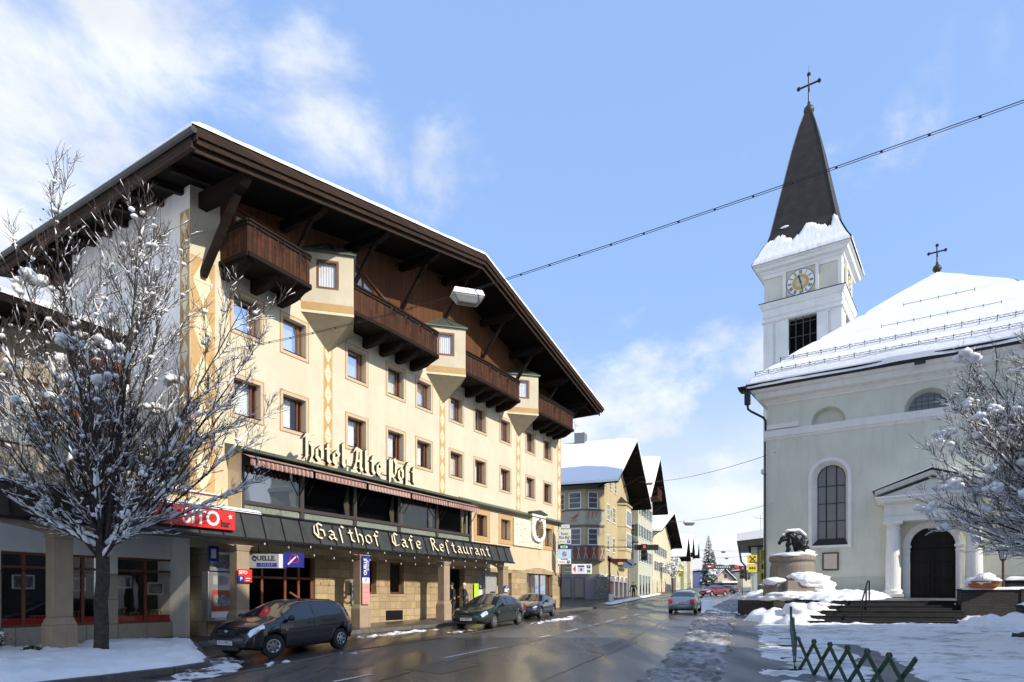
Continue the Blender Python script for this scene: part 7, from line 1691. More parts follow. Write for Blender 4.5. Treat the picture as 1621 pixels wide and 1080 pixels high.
# ---------------------------------------------------------------- trees
def branchtree(name,label,base,trunk,limbs,seed,snowk=1.,tw=1.,clumps=30,sec_gap=.34,cat='tree',bend=.35,fork=None,leaves=True,clr=(.10,.26),knob=0):
    rd=random.Random(seed); o=thing(name,tuple(base),0,label,cat)
    T=MB(); S_=MB(); Tw=MB(); LV=MB(); tips=[]
    up=Vector((0,0,1))
    def path(p,d,L_,n,cur,wob=.10):
        pts=[p.copy()]; d=d.normalized()
        for i in range(n):
            d=(d+up*cur/n+Vector((rd.gauss(0,wob),rd.gauss(0,wob),rd.gauss(0,wob*.6)))/n*2).normalized(); p=p+d*(L_/n); pts.append(p.copy())
        return pts
    def snow(pts,rr,k,big=1.):
        for a,b,ra in zip(pts,pts[1:],rr):
            d=(b-a); L_=d.length
            if L_<.02: continue
            sl=abs(d.z)/L_
            if rd.random()<k*(1.05-sl)**1.3:
                m=max(2,int(L_/.09)); w0=max(.018,ra*.85+.012)*big
                P_=[a.lerp(b,i/m)+Vector((rd.uniform(-.01,.01),rd.uniform(-.01,.01),ra+w0*.45+rd.uniform(-.01,.012))) for i in range(m+1)]
                q=[w0*rd.uniform(.6,1.5)*(.35 if i in(0,m) else 1) for i in range(m+1)]; S_.tube(P_,q,6)
    # trunk
    n=6; pts=[Vector((0,0,-.2))+(Vector(trunk[1])+Vector((0,0,.2)))*(i/n)+Vector((rd.uniform(-.02,.02),rd.uniform(-.02,.02),0)) for i in range(n+1)]
    rr=[trunk[0]*(1.35 if i==0 else 1.08-.14*i/n) for i in range(n+1)]; T.tube(pts,rr,12)
    top=Vector(trunk[1])
    for (az,el,L_,r0,cur,z0) in limbs:
        d=Vector((math.cos(R(az))*math.cos(R(el)),math.sin(R(az))*math.cos(R(el)),math.sin(R(el)))); st=Vector((trunk[1][0]*z0,trunk[1][1]*z0,trunk[1][2]*z0))
        k=max(6,int(L_/.45)); pts=path(st,d,L_,k,cur,.16); rr=[r0*(1-.86*(i/k)**.8) for i in range(k+1)]; T.tube(pts,rr,8); snow(pts,rr,1.5*snowk,1.3)
        m=int(L_/sec_gap)
        for j in range(2,m+1):
            t=j/m; f=t*k; i=min(k-1,int(f)); p=pts[i].lerp(pts[i+1],f-i); dd=(pts[i+1]-pts[i]).normalized(); r1=rr[i]*.36+.004
            side=dd.cross(Vector((rd.gauss(0,1),rd.gauss(0,1),rd.gauss(0,1)))).normalized(); d2=(dd*rd.uniform(.75,1.1)+side*rd.uniform(.5,.85)+up*.12).normalized()
            L2=L_*rd.uniform(.16,.34)*(1.25-t*.65); 
            if L2<.25: L2=.25
            k2=5; p2=path(p,d2,L2,k2,bend,.2); r2=[r1*(1-.8*q/k2) for q in range(k2+1)]; T.tube(p2,r2,5); snow(p2,r2,1.1*snowk,.9)
            for q_ in p2[1:-1]:
                if knob and rd.random()<knob*(1-t*.4): S_.ball(q_+Vector((0,0,.02)),rd.uniform(.025,.07),8,5,(1.2,1.2,.8),.4,5)
            for q in range(int(L2/.16*tw)+1):
                f=rd.uniform(.15,1)*k2; i2=min(k2-1,int(f)); p3=p2[i2].lerp(p2[i2+1],f-i2); dd2=(p2[i2+1]-p2[i2]).normalized()
                s3=dd2.cross(Vector((rd.gauss(0,1),rd.gauss(0,1),rd.gauss(0,1)))).normalized(); d3=(dd2+s3*rd.uniform(.4,.8)+up*.1).normalized(); L3=rd.uniform(.25,.7)*(.5+L2*.35)
                p4=path(p3,d3,L3,3,bend,.25); r4=[.0075,.006,.0045,.0025]; Tw.tube(p4,r4,3,False); snow(p4,r4,.85*snowk,.55)
                for u_ in range(2 if rd.random()<.6 else 1):
                    i3=rd.choice((1,2)); d5=((p4[i3+1]-p4[i3]).normalized()+Vector((rd.gauss(0,.4),rd.gauss(0,.4),rd.gauss(0,.3)))).normalized(); e5=p4[i3]+d5*rd.uniform(.12,.3); Tw.tube([p4[i3],e5],[.005,.0025],3,False)
                tips.append(p4[-1])
                if leaves and rd.random()<.10: 
                    c=p4[-1]+Vector((rd.uniform(-.04,.04),rd.uniform(-.04,.04),rd.uniform(-.06,0))); a=Vector((rd.gauss(0,1),rd.gauss(0,1),rd.gauss(0,1))).normalized()*.03; b=a.orthogonal().normalized()*.022; LV.quad(c-a,c-b,c+a,c+b)
    rd.shuffle(tips)
    for c in tips[:clumps]:
        r=rd.uniform(*clr)
        for i in range(rd.choice((3,4,6,8))):
            S_.ball(c+Vector((rd.gauss(0,r*.75),rd.gauss(0,r*.75),rd.gauss(0,r*.4))),r*rd.uniform(.4,.9),12,8,(1.05,1.05,.8),.45,2.6)
    T.build('trunk',M['bark'],o,smooth=True); Tw.build('crown',M['twig'],o)
    if leaves and LV.v: LV.build('dry_leaves',M['rust_leaf'],o)
    S_.build('snow',M['snow'],o,smooth=True); return o
rd=random.Random(11)
limbs=[]
for i,(az,el,L_,r) in enumerate([(178,42,4.2,.070),(200,28,3.6,.06),(168,58,6.0,.085),(150,72,7.4,.09),(95,80,8.6,.10),(60,76,8.0,.085),(20,66,7.2,.085),(5,50,6.0,.080),(-8,32,4.6,.070),(12,22,3.9,.055),(-30,40,4.4,.06),(-60,55,5.0,.065),(-120,48,4.6,.06),(-90,74,7.4,.08),(35,84,8.3,.085),(-20,78,7.8,.08),(215,66,7.0,.08),(185,18,3.3,.05),(130,50,5,.06),(60,45,4.6,.06),(-45,22,3.2,.05),(188,78,7.2,.08),(25,38,5.2,.065)]):
    limbs.append((az,el,L_,r,.30 if el<60 else .12,rd.uniform(.80,1.0)))
TB=gp(158,1040,.1); branchtree('street_tree','tall bare snow dusted tree rising from the snowy bed before the grey shop',TB,(.155,(.08,.0,2.85)),[(a,b,c,d*.72,e,f) for a,b,c,d,e,f in limbs],5,1.4,1.5,42,.31,clr=(.07,.19),knob=.40)
limbs=[(180,30,5.6,.12,.35,1.),(168,45,6.4,.11,.30,.95),(192,42,6.2,.11,.3,.9),(200,58,6.6,.10,.2,1.),(160,62,6.8,.10,.2,1.),(185,72,7.0,.10,.1,1.),(175,14,5.6,.10,.25,.85),(150,30,5.2,.09,.3,.95),(215,30,5.2,.09,.3,.95),(225,52,5.8,.09,.2,1.),(90,60,5.6,.08,.2,1.),(0,60,5.6,.08,.2,1.),(270,60,5.6,.08,.2,1.),(172,52,6.6,.10,.25,1.),(188,6,5.2,.08,.3,.8),(205,12,4.8,.07,.3,.85),(162,4,5.0,.07,.3,.8),(182,22,6.2,.09,.25,.9),(195,24,5.6,.08,.25,.8),(178,38,6.2,.09,.25,.95),(190,64,6.6,.08,.15,1.)]
branchtree('square_tree','bare spreading tree with round snow clumps reaching in from the right edge before the church',Vector((18.5,19.9,gz(19.9))),(.30,(-.2,0,3.3)),[(a,b,c*.92,d*.75,e,f) for a,b,c,d,e,f in limbs],9,2.6,1.8,90,.25,leaves=False,bend=.3,clr=(.09,.20))
# foliage clumps for conifers and shrubs
def leafy(name,label,base,h,r,mat,seed,cone=True,n=900,sz=.05,cat='shrub',group=None,snowk=.3,pot=None,trunk=True):
    rd=random.Random(seed); o=thing(name,tuple(base),0,label,cat,group); g=MB(); s=MB()
    for i in range(n):
        t=rd.random()**(1.3 if cone else 1); z=h*(.06+.92*t); rad=r*((1-t)**.85 if cone else math.sqrt(max(.05,1-(2*t-1)**2)))
        rad*=(.72+.5*mn.noise(Vector((i*.11,z*4,seed)))) if True else 1; a=rd.uniform(0,6.283); q=rd.uniform(.45,1)**.5
        c=Vector((rad*q*math.cos(a),rad*q*math.sin(a),z)); d=Vector((rd.gauss(0,1),rd.gauss(0,1),rd.gauss(0,.8))).normalized()*sz*rd.uniform(.7,1.6); e=d.orthogonal().normalized()*sz*.5; g.add([c-d,c-e,c+d,c+e],[(0,1,2,3)])
        if rd.random()<snowk*.05: s.ball(c+Vector((0,0,sz*.6)),sz*rd.uniform(1.,2.4),10,6,(1,1,.6),.4,3)
    g.build('foliage',mat,o)
    if trunk: g=MB(); g.tube([(0,0,-.1),(0,0,h*.8)],[r*.09+.01,.006],6); g.build('stem',M['bark'],o)
    if s.v: s.build('snow',M['snow'],o,smooth=True)
    if pot: g=MB(); g.box(-pot[0],pot[0],-pot[1],pot[1],-pot[2],0); g.build('planter',M['white_plaster'],o,bevel=.01)
    return o
tz=5.12
for (u,v,h,r,mt,lb,cn) in ((333,752,.85,.33,'leaf','small green cone conifer on the terrace beside the restaurant glazing',True),(152,718,1.35,.62,'rust_leaf','rusty brown bush in a white planter at the left of the terrace',False),(228,742,1.15,.38,'leaf','dark conifer in the middle of the terrace behind the bare tree',True),(284,746,1.0,.36,'leaf','dark green conifer right of the middle one on the terrace',True)):
    t,z=HF.at(u,v,-.75); leafy('potted_shrub',lb,HF.w(t,.75,tz+.18),h,r,M[mt],int(u),cn,1500,.035,'potted plant',snowk=.25,pot=(.55,.25,.45))
b=P2(14,1043); leafy('snowy_shrub','small dark evergreen shrub loaded with snow at the bottom left corner',(b[0]-.5,b[1]-.4,.05),.95,.75,M['leaf'],3,False,2200,.03,snowk=1.6)
b=P2(50,1048); leafy('low_shrub','low tuft of evergreen leaves poking through the snowy bed left of the tree',(b[0],b[1],.12),.28,.28,M['leaf'],4,False,500,.03,snowk=.8)
# planting bed: kerb and snow
bed=[(-15.5,13.2),(-14.6,17.0),P2(47,1041),P2(117,1032),P2(189,1025),P2(262,1022),P2(303,1024),P2(322,1050),P2(318,1058),P2(270,1066),P2(155,1080),(-8.9,11.0),(-12,8.5)]
sheet('planting_bed',bed,.10,M['pave'],thick=.2)
mb=MB(); K=[Vector((p[0],p[1],0)) for p in bed]; cen=sum(K,Vector())/len(K)
for a,b2 in zip(K[5:],K[6:]):
    d=(b2-a).normalized(); n=Vector((-d.y,d.x,0)); n=n if n.dot(cen-a)<0 else -n
    mb.hexa([(p.x,p.y,gz(p.y)-.05) for p in (a,b2,b2+n*.14,a+n*.14)],[(p.x,p.y,gz(p.y)+.14) for p in (a,b2,b2+n*.14,a+n*.14)])
tag(mb.build('bed_kerb',M['kerb'],bevel=.015),kind='structure')
relief('bed_snow',bed,.09,lambda x,y:.17+.10*fbm(x,y,.9)+.05*fbm(x,y,3.2)+.025*fbm(x,y,9),M['snow'],edge=.35,rag=.12,base=lambda x,y:gz(y)+.10)
relief('strip_snow',[P2(255,1078),P2(300,1064),P2(322,1056),P2(318,1042),P2(345,1040),P2(382,1048),P2(372,1060),P2(330,1074),P2(280,1084)],.07,lambda x,y:.04+.06*fbm(x,y,2.2),M['icy2'],edge=.3,rag=.5)
for k,(poly,hh) in enumerate((([P2(702,1002),P2(735,998),P2(755,997.5),P2(745,999.5),P2(720,1002.5)],.05),([P2(838,988),P2(862,984),P2(898,979),P2(905,975),P2(912,974),P2(900,981),P2(870,984.5),P2(842,989.5)],.05),([P2(400,1058),P2(440,1051),P2(470,1048),P2(440,1054)],.05),([P2(548,1036),P2(560,1033),P2(575,1031),P2(556,1035)],.05),([P2(560,1010),P2(640,1000),P2(700,996),P2(640,1003),P2(570,1011.5)],.035))):
    relief('gutter_snow',poly,.06,lambda x,y:hh*.6+.07*fbm(x,y,3.4),M['icy2'],edge=.14,rag=.5)
# distant conifers
def conifer(name,label,u,v,Y,h,r,seed):
    rd=random.Random(seed); X=(u-U0)/F*Y; o=thing(name,(X,Y,gz(Y)-.5),0,label,'conifer'); g=MB(); s=MB(); g2=MB(); g2.tube([(0,0,0),(0,0,h)],[h*.018,.03],6); g2.build('trunk',M['bark'],o)
    z=h*.12
    while z<h:
        t=z/h; rr=r*(1-t)**.8*rd.uniform(.8,1.1)+.25; nb=max(5,int(11*(1-t)+4))
        for k in range(nb):
            a=k*6.283/nb+rd.uniform(-.3,.3); L_=rr*rd.uniform(.75,1.15); d=Vector((math.cos(a),math.sin(a),0)); w_=L_*.28; sx=Vector((-d.y,d.x,0))*w_
            p0=Vector((0,0,z)); p1=p0+d*L_*.6+Vector((0,0,-L_*.12)); p2=p0+d*L_+Vector((0,0,-L_*.30)); g.add([p0,p1+sx,p2,p1-sx,p1+Vector((0,0,-.25))],[(0,1,2,3),(0,1,4),(0,3,4),(1,2,4),(2,3,4)])
            if rd.random()<.6: s.add([p0.lerp(p1,.5)+Vector((0,0,.10)),p1+sx*.7+Vector((0,0,.09)),p2.lerp(p1,.2)+Vector((0,0,.1)),p1-sx*.7+Vector((0,0,.09))],[(0,1,2,3)])
        z+=h*.026*rd.uniform(.8,1.2)
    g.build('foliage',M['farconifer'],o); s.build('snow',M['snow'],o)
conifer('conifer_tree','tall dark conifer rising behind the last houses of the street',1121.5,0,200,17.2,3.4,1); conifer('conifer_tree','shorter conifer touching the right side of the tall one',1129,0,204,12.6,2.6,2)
limbs=[(a,e,3.2,.05,.3,1.) for a,e in ((0,50),(60,70),(120,50),(180,60),(240,50),(300,70),(20,80))]
branchtree('small_tree','small snow covered tree at the corner of the bright cream townhouse',Vector((28.2,112,gz(112))),(.14,(0,0,2.4)),limbs,21,1.8,.5,60,.5,clr=(.14,.3))
branchtree('small_tree','snowy street tree far down the road left of the peach house',Vector((56,178,gz(178))),(.14,(0,0,2.4)),limbs,22,1.8,.3,60,.7,leaves=False,clr=(.2,.4))
branchtree('small_tree','snowy bush like tree far off below the right traffic light',Vector((48.5,128,gz(128))),(.12,(0,0,.8)),limbs,23,1.8,.3,60,.7,leaves=False,clr=(.18,.32))
M['lampdiff']=gen('grey lamp diffuser',(.24,.24,.23),.3,.15,6,0)
M['sig_red']=emis('red signal',(1,.03,.02),3.)
# ---------------------------------------------------------------- street furniture
def lampwire(name,label,A,Bp,lampat,sag,size,rad,label2,clamps=False,lampname=True,par=None):
    A,Bp=Vector(A),Vector(Bp); C=Vector(lampat) if lampat else None
    pts=[]; n=60
    for i in range(n+1):
        t=i/n; p=A.lerp(Bp,t); p.z-=sag*4*t*(1-t); pts.append(p)
    o=thing('overhead_wire',tuple(A),0,label,'wire'); g=MB(); q=[p-A for p in pts]; g.tube(q,rad,5)
    if clamps: g.tube([p+Vector((0,0,-.05)) for p in q],rad*.8,5)
    g.build('cable',M['blackmetal'],o)
    if clamps:
        g=MB(); 
        for i in range(0,n,2): p=q[i]; g.ball(p+Vector((0,0,-.025)),.035,6,4)
        g.build('clamps',M['blackmetal'],o)
    return pts
ta,za=HF.at(363,553,0); A=HF.w(ta,-.02,za); Yl=17.6; Pl=Vector(((740-U0)/F*Yl,Yl,EYE+(V0-461)/F*Yl)); Rr=Vector(((1621-U0)/F*12,12,EYE+(V0-152)/F*12)); Rr=Pl+(Rr-Pl)*1.35
pts=[A.lerp(Pl,i/20)-Vector((0,0,.12*4*i/20*(1-i/20))) for i in range(20)]+[Pl.lerp(Rr,i/40)-Vector((0,0,.10*4*i/40*(1-i/40))) for i in range(41)]
o=thing('overhead_wire',tuple(A),0,'thick wire with clamps crossing from the hotel wall to the upper right','wire'); g=MB(); q=[p-A for p in pts]; g.tube(q,.009,5); g.tube([p+Vector((0,0,-.045)) for p in q],.007,5); g.build('cable',M['blackmetal'],o)
for i in range(2,60,2): g=MB(); g.ball(q[i]+Vector((0,0,-.022)),.030,6,4); g.build('clamp',M['blackmetal'],o)
def nearest(pts,u):
    return min(pts,key=lambda p:abs(U0+F*p.x/p.y-u))
def lamp(p,s,ang,label,d=.0):
    o=thing('street_lamp',(p.x,p.y,p.z-.05),ang,label,'street lamp'); g=MB(); L_,w_=.42*s,.19*s
    g.hexa([(-L_,-w_,-.10*s),(L_,-w_,-.10*s),(L_,w_,-.10*s),(-L_,w_,-.10*s)],[(-L_*.86,-w_*.75,.06*s),(L_*.86,-w_*.75,.06*s),(L_*.86,w_*.75,.06*s),(-L_*.86,w_*.75,.06*s)]); g.ball((0,0,.07*s),.06*s,8,5); g.build('housing',M['white'],o,bevel=.02*s)
    g=MB(); g.hexa([(-L_*.62,-w_*.55,-.30*s),(L_*.62,-w_*.55,-.30*s),(L_*.62,w_*.55,-.30*s),(-L_*.62,w_*.55,-.30*s)],[(-L_*.97,-w_*.95,-.105*s),(L_*.97,-w_*.95,-.105*s),(L_*.97,w_*.95,-.105*s),(-L_*.97,w_*.95,-.105*s)]); g.build('diffuser',M['lampdiff'],o,bevel=.03*s)
    g=MB(); g.box(-L_*.2,L_*.25,-w_*.4,w_*.4,-.24*s,-.12*s); 
lamp(nearest(pts,740),1.08,R(18),'large grey boxy lamp hanging from the wire before the brown gable')
t,z=CF.at(1228,716,.1); Bq=CF.w(t,-.1,z); pB=BF.w(9,-2.6,EYE+(V0-762)/F*73)
pts=lampwire('w','thin wire from the church corner to the dark gable across the street',pB,Bq,None,.5,0,.018,''); lamp(nearest(pts,1027),.95,R(-10),'pale street lamp hanging before the second dark gable')
t,z=CF.at(1222,797,.1); Bq=CF.w(t,-.1,z); pts=lampwire('w','thin wire holding the small lamp in the white sky, from the church wall',(22,92,EYE+(V0-824)/F*92),Bq,None,.5,0,.016,''); lamp(nearest(pts,1092),1.5,R(0),'small lamp silhouetted against the white sky above the street')
pts=lampwire('w','faint far wire across the street above the conifers',(30,118,EYE+(V0-866)/F*118),(46,118,EYE+(V0-870)/F*118),None,.5,0,.02,''); lamp(nearest(pts,1144),1.0,0,'tiny distant lamp above the far crossing, upper one')
pts=lampwire('w','lowest far wire across the street',(34,132,EYE+(V0-880)/F*132),(50,132,EYE+(V0-880)/F*132),None,.4,0,.02,''); lamp(nearest(pts,1151),.9,0,'tiny distant lamp above the far crossing, lower one')
def tlight(X,Y,zt,label,h=1.15,w_=.42,pole=True,arm=0):
    z0=gz(Y) if pole else zt-h; o=thing('traffic_light',(X,Y,z0),0,label,'traffic light'); zt-=z0
    g=MB(); g.box(-w_/2,w_/2,-.12,.16,zt-h,zt); 
    for k in range(3): z=zt-h*(k+.5)/3; g.prism([(-.16,z+.02),(-.16,z+.17),(.16,z+.17),(.16,z+.02),(.13,z+.02),(.13,z+.14),(-.13,z+.14),(-.13,z+.02)],'y',-.34,-.12)
    hd=g.build('signal_head',M['black'],o)
    for k,c in enumerate(('sig_red','black','black')):
        g=MB(); z=zt-h*(k+.5)/3; P=[(.13*math.cos(a),.13*math.sin(a)+z) for a in [i*math.pi/8 for i in range(16)]]; g.prism(P,'y',-.15-.0,-.118); g.build('lens',M[c] if c!='black' else M['trimblack'],hd)
    if pole: g=MB(); g.tube([(0,.05,-.1),(0,.05,zt-h)],.06,8); g.build('pole',M['blackmetal'],o)
    if arm:
        g=MB(); g.box(-1.0,1.6,.2,.34,zt-.62,zt-.04); g.tube([(0,.25,zt-.3),(-7.0,.25,zt-.3)],.05,5); g.build('crossarm',M['black'],o)
    return o
Y=94; tlight((1175.2-U0)/F*Y,Y,EYE+(V0-896)/F*Y,'red traffic light on a pole at the right kerb',1.9,.75)
Y=68; tlight((1019.5-U0)/F*Y,Y,EYE+(V0-861.5)/F*Y,'red traffic light on a dark crossarm before the cream townhouse',1.75,.62,False,1)
# road banner gantry far off
Y=150; X0=(1112-U0)/F*Y; X1=(1171-U0)/F*Y; z0=EYE+(V0-901)/F*Y
o=thing('street_banner',(X0,Y,z0),0,'dark garland banner with red ends strung across the far street','banner'); g=MB(); W_=X1-X0
for k in range(14): g.box(W_*k/14,W_*(k+1)/14-.03,-.1,.1,.02*(k%3),.95+.12*math.sin(k*1.3)); 
g.build('panel',M['garland'] if 'garland' in M else M.setdefault('garland',gen('dark garland',(.03,.035,.03),.8,.5,5,.3)),o)
g=MB(); g.box(W_*.10,W_*.30,-.14,-.1,.45,.85); g.box(W_*.86,W_*.97,-.14,-.1,.2,.85); g.build('red_field',M['red'],o)
g=MB(); g.box(W_*.14,W_*.22,-.16,-.14,.5,.75); [g.box(W_*(.36+.05*k),W_*(.385+.05*k),-.14,-.1,.35,.6) for k in range(8)]; g.build('white_marks',M['white'],o)
o=thing('street_pole',tuple(gp(1135,931.5)),0,'thin dark pole standing below the far banner','pole'); g=MB(); g.tube([(0,0,-.2),(0,0,6.0)],.12,6); g.build('shaft',M['blackmetal'],o); g=MB(); g.box(-.35,.35,-.05,.05,3.3,3.9); g.build('plate',M['greysign'],o)
o=thing('street_sign',tuple(gp(1078,938)),0,'yellow hanging sign before the pink house','sign'); g=MB(); g.tube([(0,0,-.2),(0,0,4.2)],.07,6); g.build('pole',M['steel'],o); g=MB(); g.box(-.45,.35,-.1,.1,2.9,4.4); g.build('board',M['yellow'],o); g=MB(); g.box(-.3,.2,-.12,-.1,3.8,4.1); g.build('mark',M['black'],o)
for u,v,lb,h in ((994.5,951,'slim post with tilted plate on the far sidewalk before the dark shop windows',3.4),):
    p=gp(u,v); o=thing('sign_post',tuple(p),0,lb,'sign post'); g=MB(); g.tube([(0,0,-.2),(0,0,h+.9)],.05,6); g.build('post',M['steel'],o); g=MB(); g.box(-.55,.6,-.05,0,h,h+.85); g.build('plate',M['sign_grey'],o); g=MB(); g.beam((-.2,-.06,h+.6),(.4,-.06,h+.25),.14,.02,(0,1,0)); g.build('stroke',M['black'],o)
p=gp(967.5,954); o=thing('bollard_sign',tuple(p),0,'red framed information column by the arched shop windows','column'); g=MB(); g.box(-.2,.2,-.15,.15,0,.8); g.build('base',M['white'],o); g=MB(); g.box(-.24,-.1,-.15,.15,.8,4.1); g.box(-.24,1.5,-.15,.15,3.8,4.1); g.build('red_frame',M['red_d'],o)
# clutter far right: dark street cabinet and posts by the bank sign
for u,v,h,w_,lb in ((1200,938,2.6,.35,'dark slim cabinet behind the yellow bank signs'),(1206,940,1.3,.5,'dark planter box near the church corner')):
    p=gp(u,v); o=thing('street_cabinet',tuple(p),0,lb,'cabinet'); g=MB(); g.box(-w_,w_,-.3,.3,-.1,h); g.box(-w_-.04,w_+.04,-.34,.34,h,h+.08); g.build('housing',M['black'],o,bevel=.02); g=MB(); g.ball((0,0,h+.1),w_,10,6,(1,.8,.35),.3,3); g.build('snow',M['snow'],o,smooth=True)
# string of hanging lamps under the canopy
sl_=thing('string_lights',tuple(HF.w(-12.9,-1.85,3.42)),HF.th,'string of small white bulbs drooping along the canopy edge','string lights')
W=MB(); Bb=MB()
for i in range(34):
    x=.3+i*.49; rowz=-.10-.28*(i%2)-.05*math.sin(i*.9); y=-.02+(.35 if i%2 else 0); W.tube([(x-.12,y,.02),(x-.06,y,rowz+.13),(x,y,rowz+.05)],.008,4); Bb.lathe([(.010,.04),(.022,.02),(.030,-.02),(.0,-.045)],(x,y,rowz),8)
W.tube([(.1,0,.03),(17,0,.03)],.01,4); W.build('wire',M['blackmetal'],sl_); Bb.build('bulbs',M['bulb'] if 'bulb' in M else M.setdefault('bulb',gen('white bulb',(.5,.5,.5),.2,.03,5,0)),sl_,smooth=True)
# scissor fence
K0=Vector((6.24,13.85,0)); K1=Vector((6.36,10.10,0))
fc=thing('scissor_fence',tuple(K0)[:2]+(gz(K0.y),),0,'dark green folding scissor barrier standing on the trodden snow','fence')
def bars(P,Q,n,h,mat,wd=.045):
    """lattice between ground points P and Q with n crosses"""
    P=Vector(P);Q=Vector(Q);d=Q-P
    for i in range(n):
        a=P+d*(i/n);b=P+d*((i+1)/n); off=Vector((-d.y,d.x,0)).normalized()*.02
        for (s,e,o_) in ((a,b+Vector((0,0,h)),off),(a+Vector((0,0,h)),b,-off)):
            dd=(e-s).normalized(); g=MB(); g.beam(s+o_-dd*.03,e+o_+dd*.03,wd,.02,tuple(off.normalized())); g.build('slat',mat,fc)
G=lambda v:Vector((v.x-K0.x,v.y-K0.y,gz(v.y)-gz(K0.y)))
def at3(v,dz): q=G(v); return q+Vector((0,0,dz))
# zigzag: each slat runs from the ground mark to a raised point and back
def zig(P,Q,n,h,lo=.06):
    d=(Q-P)/n; nrm=Vector((-d.y,d.x,0)).normalized()*.022
    for i in range(n+1):
        a=P+d*i; b=P+d*(i+1); c=P+d*(i-1); 
        for (s,e,o_) in ((a,b,nrm),(b,a,-nrm)):
            if i==n: continue
            g=MB(); S0=at3(s,lo)+o_; E0=at3(e,h)+o_; dd=(E0-S0).normalized(); g.beam(S0-dd*.04,E0+dd*.04,.022,.082,tuple(nrm.normalized().cross(dd))); g.build('slat',M['fencegreen'],fc)
        for z_ in (lo,h): g=MB(); g.ball(at3(a,z_),.033,6,4); g.build('joint',M['fencegreen'],fc)
zig(K0,K1,6,.70)
F1=Vector(tuple(gp(1252,1002))[:2]+(0,)); zig(K0+Vector((-.02,.15,0)),F1,9,.70)
g=MB(); p=at3(F1,0); g.beam(p,p+Vector((0,0,1.0)),.06,.06); p2=at3(K0.lerp(F1,.55),0); g.beam(p2,p2+Vector((0,0,.85)),.05,.05); g.build('post',M['fencegreen'],fc)
g=MB()
for q,l in ((K0,.75),(K0.lerp(F1,.2),.4),(K0.lerp(F1,.5),.5),(K0.lerp(F1,.72),.45)):
    p=at3(q,.03); g.box(p.x-l,p.x+.35*l,p.y-.03,p.y+.03,p.z-.02,p.z+.02)
g.build('foot',M['fencegreen'],fc)
# ---------------------------------------------------------------- people
def skin_obj(name,verts,edges,mat,par,sub=2,loc=None):
    me=bpy.data.meshes.new(name); me.from_pydata([v[:3] for v in verts],edges,[]); o=bpy.data.objects.new(name,me); scn.collection.objects.link(o)
    md=o.modifiers.new('s','SKIN'); md.use_smooth_shade=True
    for i,v in enumerate(verts): me.skin_vertices[0].data[i].radius=(v[3],v[4] if len(v)>4 else v[3])
    me.skin_vertices[0].data[0].use_root=True
    ss=o.modifiers.new('u','SUBSURF'); ss.levels=sub; ss.render_levels=sub
    bpy.context.view_layer.update(); dg=bpy.context.evaluated_depsgraph_get(); m2=bpy.data.meshes.new_from_object(o.evaluated_get(dg)); bpy.data.objects.remove(o)
    m2.materials.clear(); m2.materials.append(mat); o=bpy.data.objects.new(name,m2); scn.collection.objects.link(o); o.parent=par
    return o
M['skin']=gen('skin',(.48,.27,.19),.6,.05,8,0); M['coatblack']=gen('black wool coat',(.018,.018,.022),.9,.2,9,.2); M['jacketnavy']=gen('navy jacket',(.025,.035,.06),.8,.2,8,.2); M['trousers']=gen('dark trousers',(.03,.028,.028),.9,.2,8,.1); M['hairgrey']=gen('white hair',(.60,.56,.50),.9,.1,20,.2); M['hairdark']=gen('dark hair',(.03,.02,.015),.8,.2,20,.2); M['shoe']=gen('dark shoe',(.015,.013,.012),.5,.1,8,0); M['beigetrousers']=gen('grey beige trousers',(.16,.13,.10),.9,.1,8,.1)
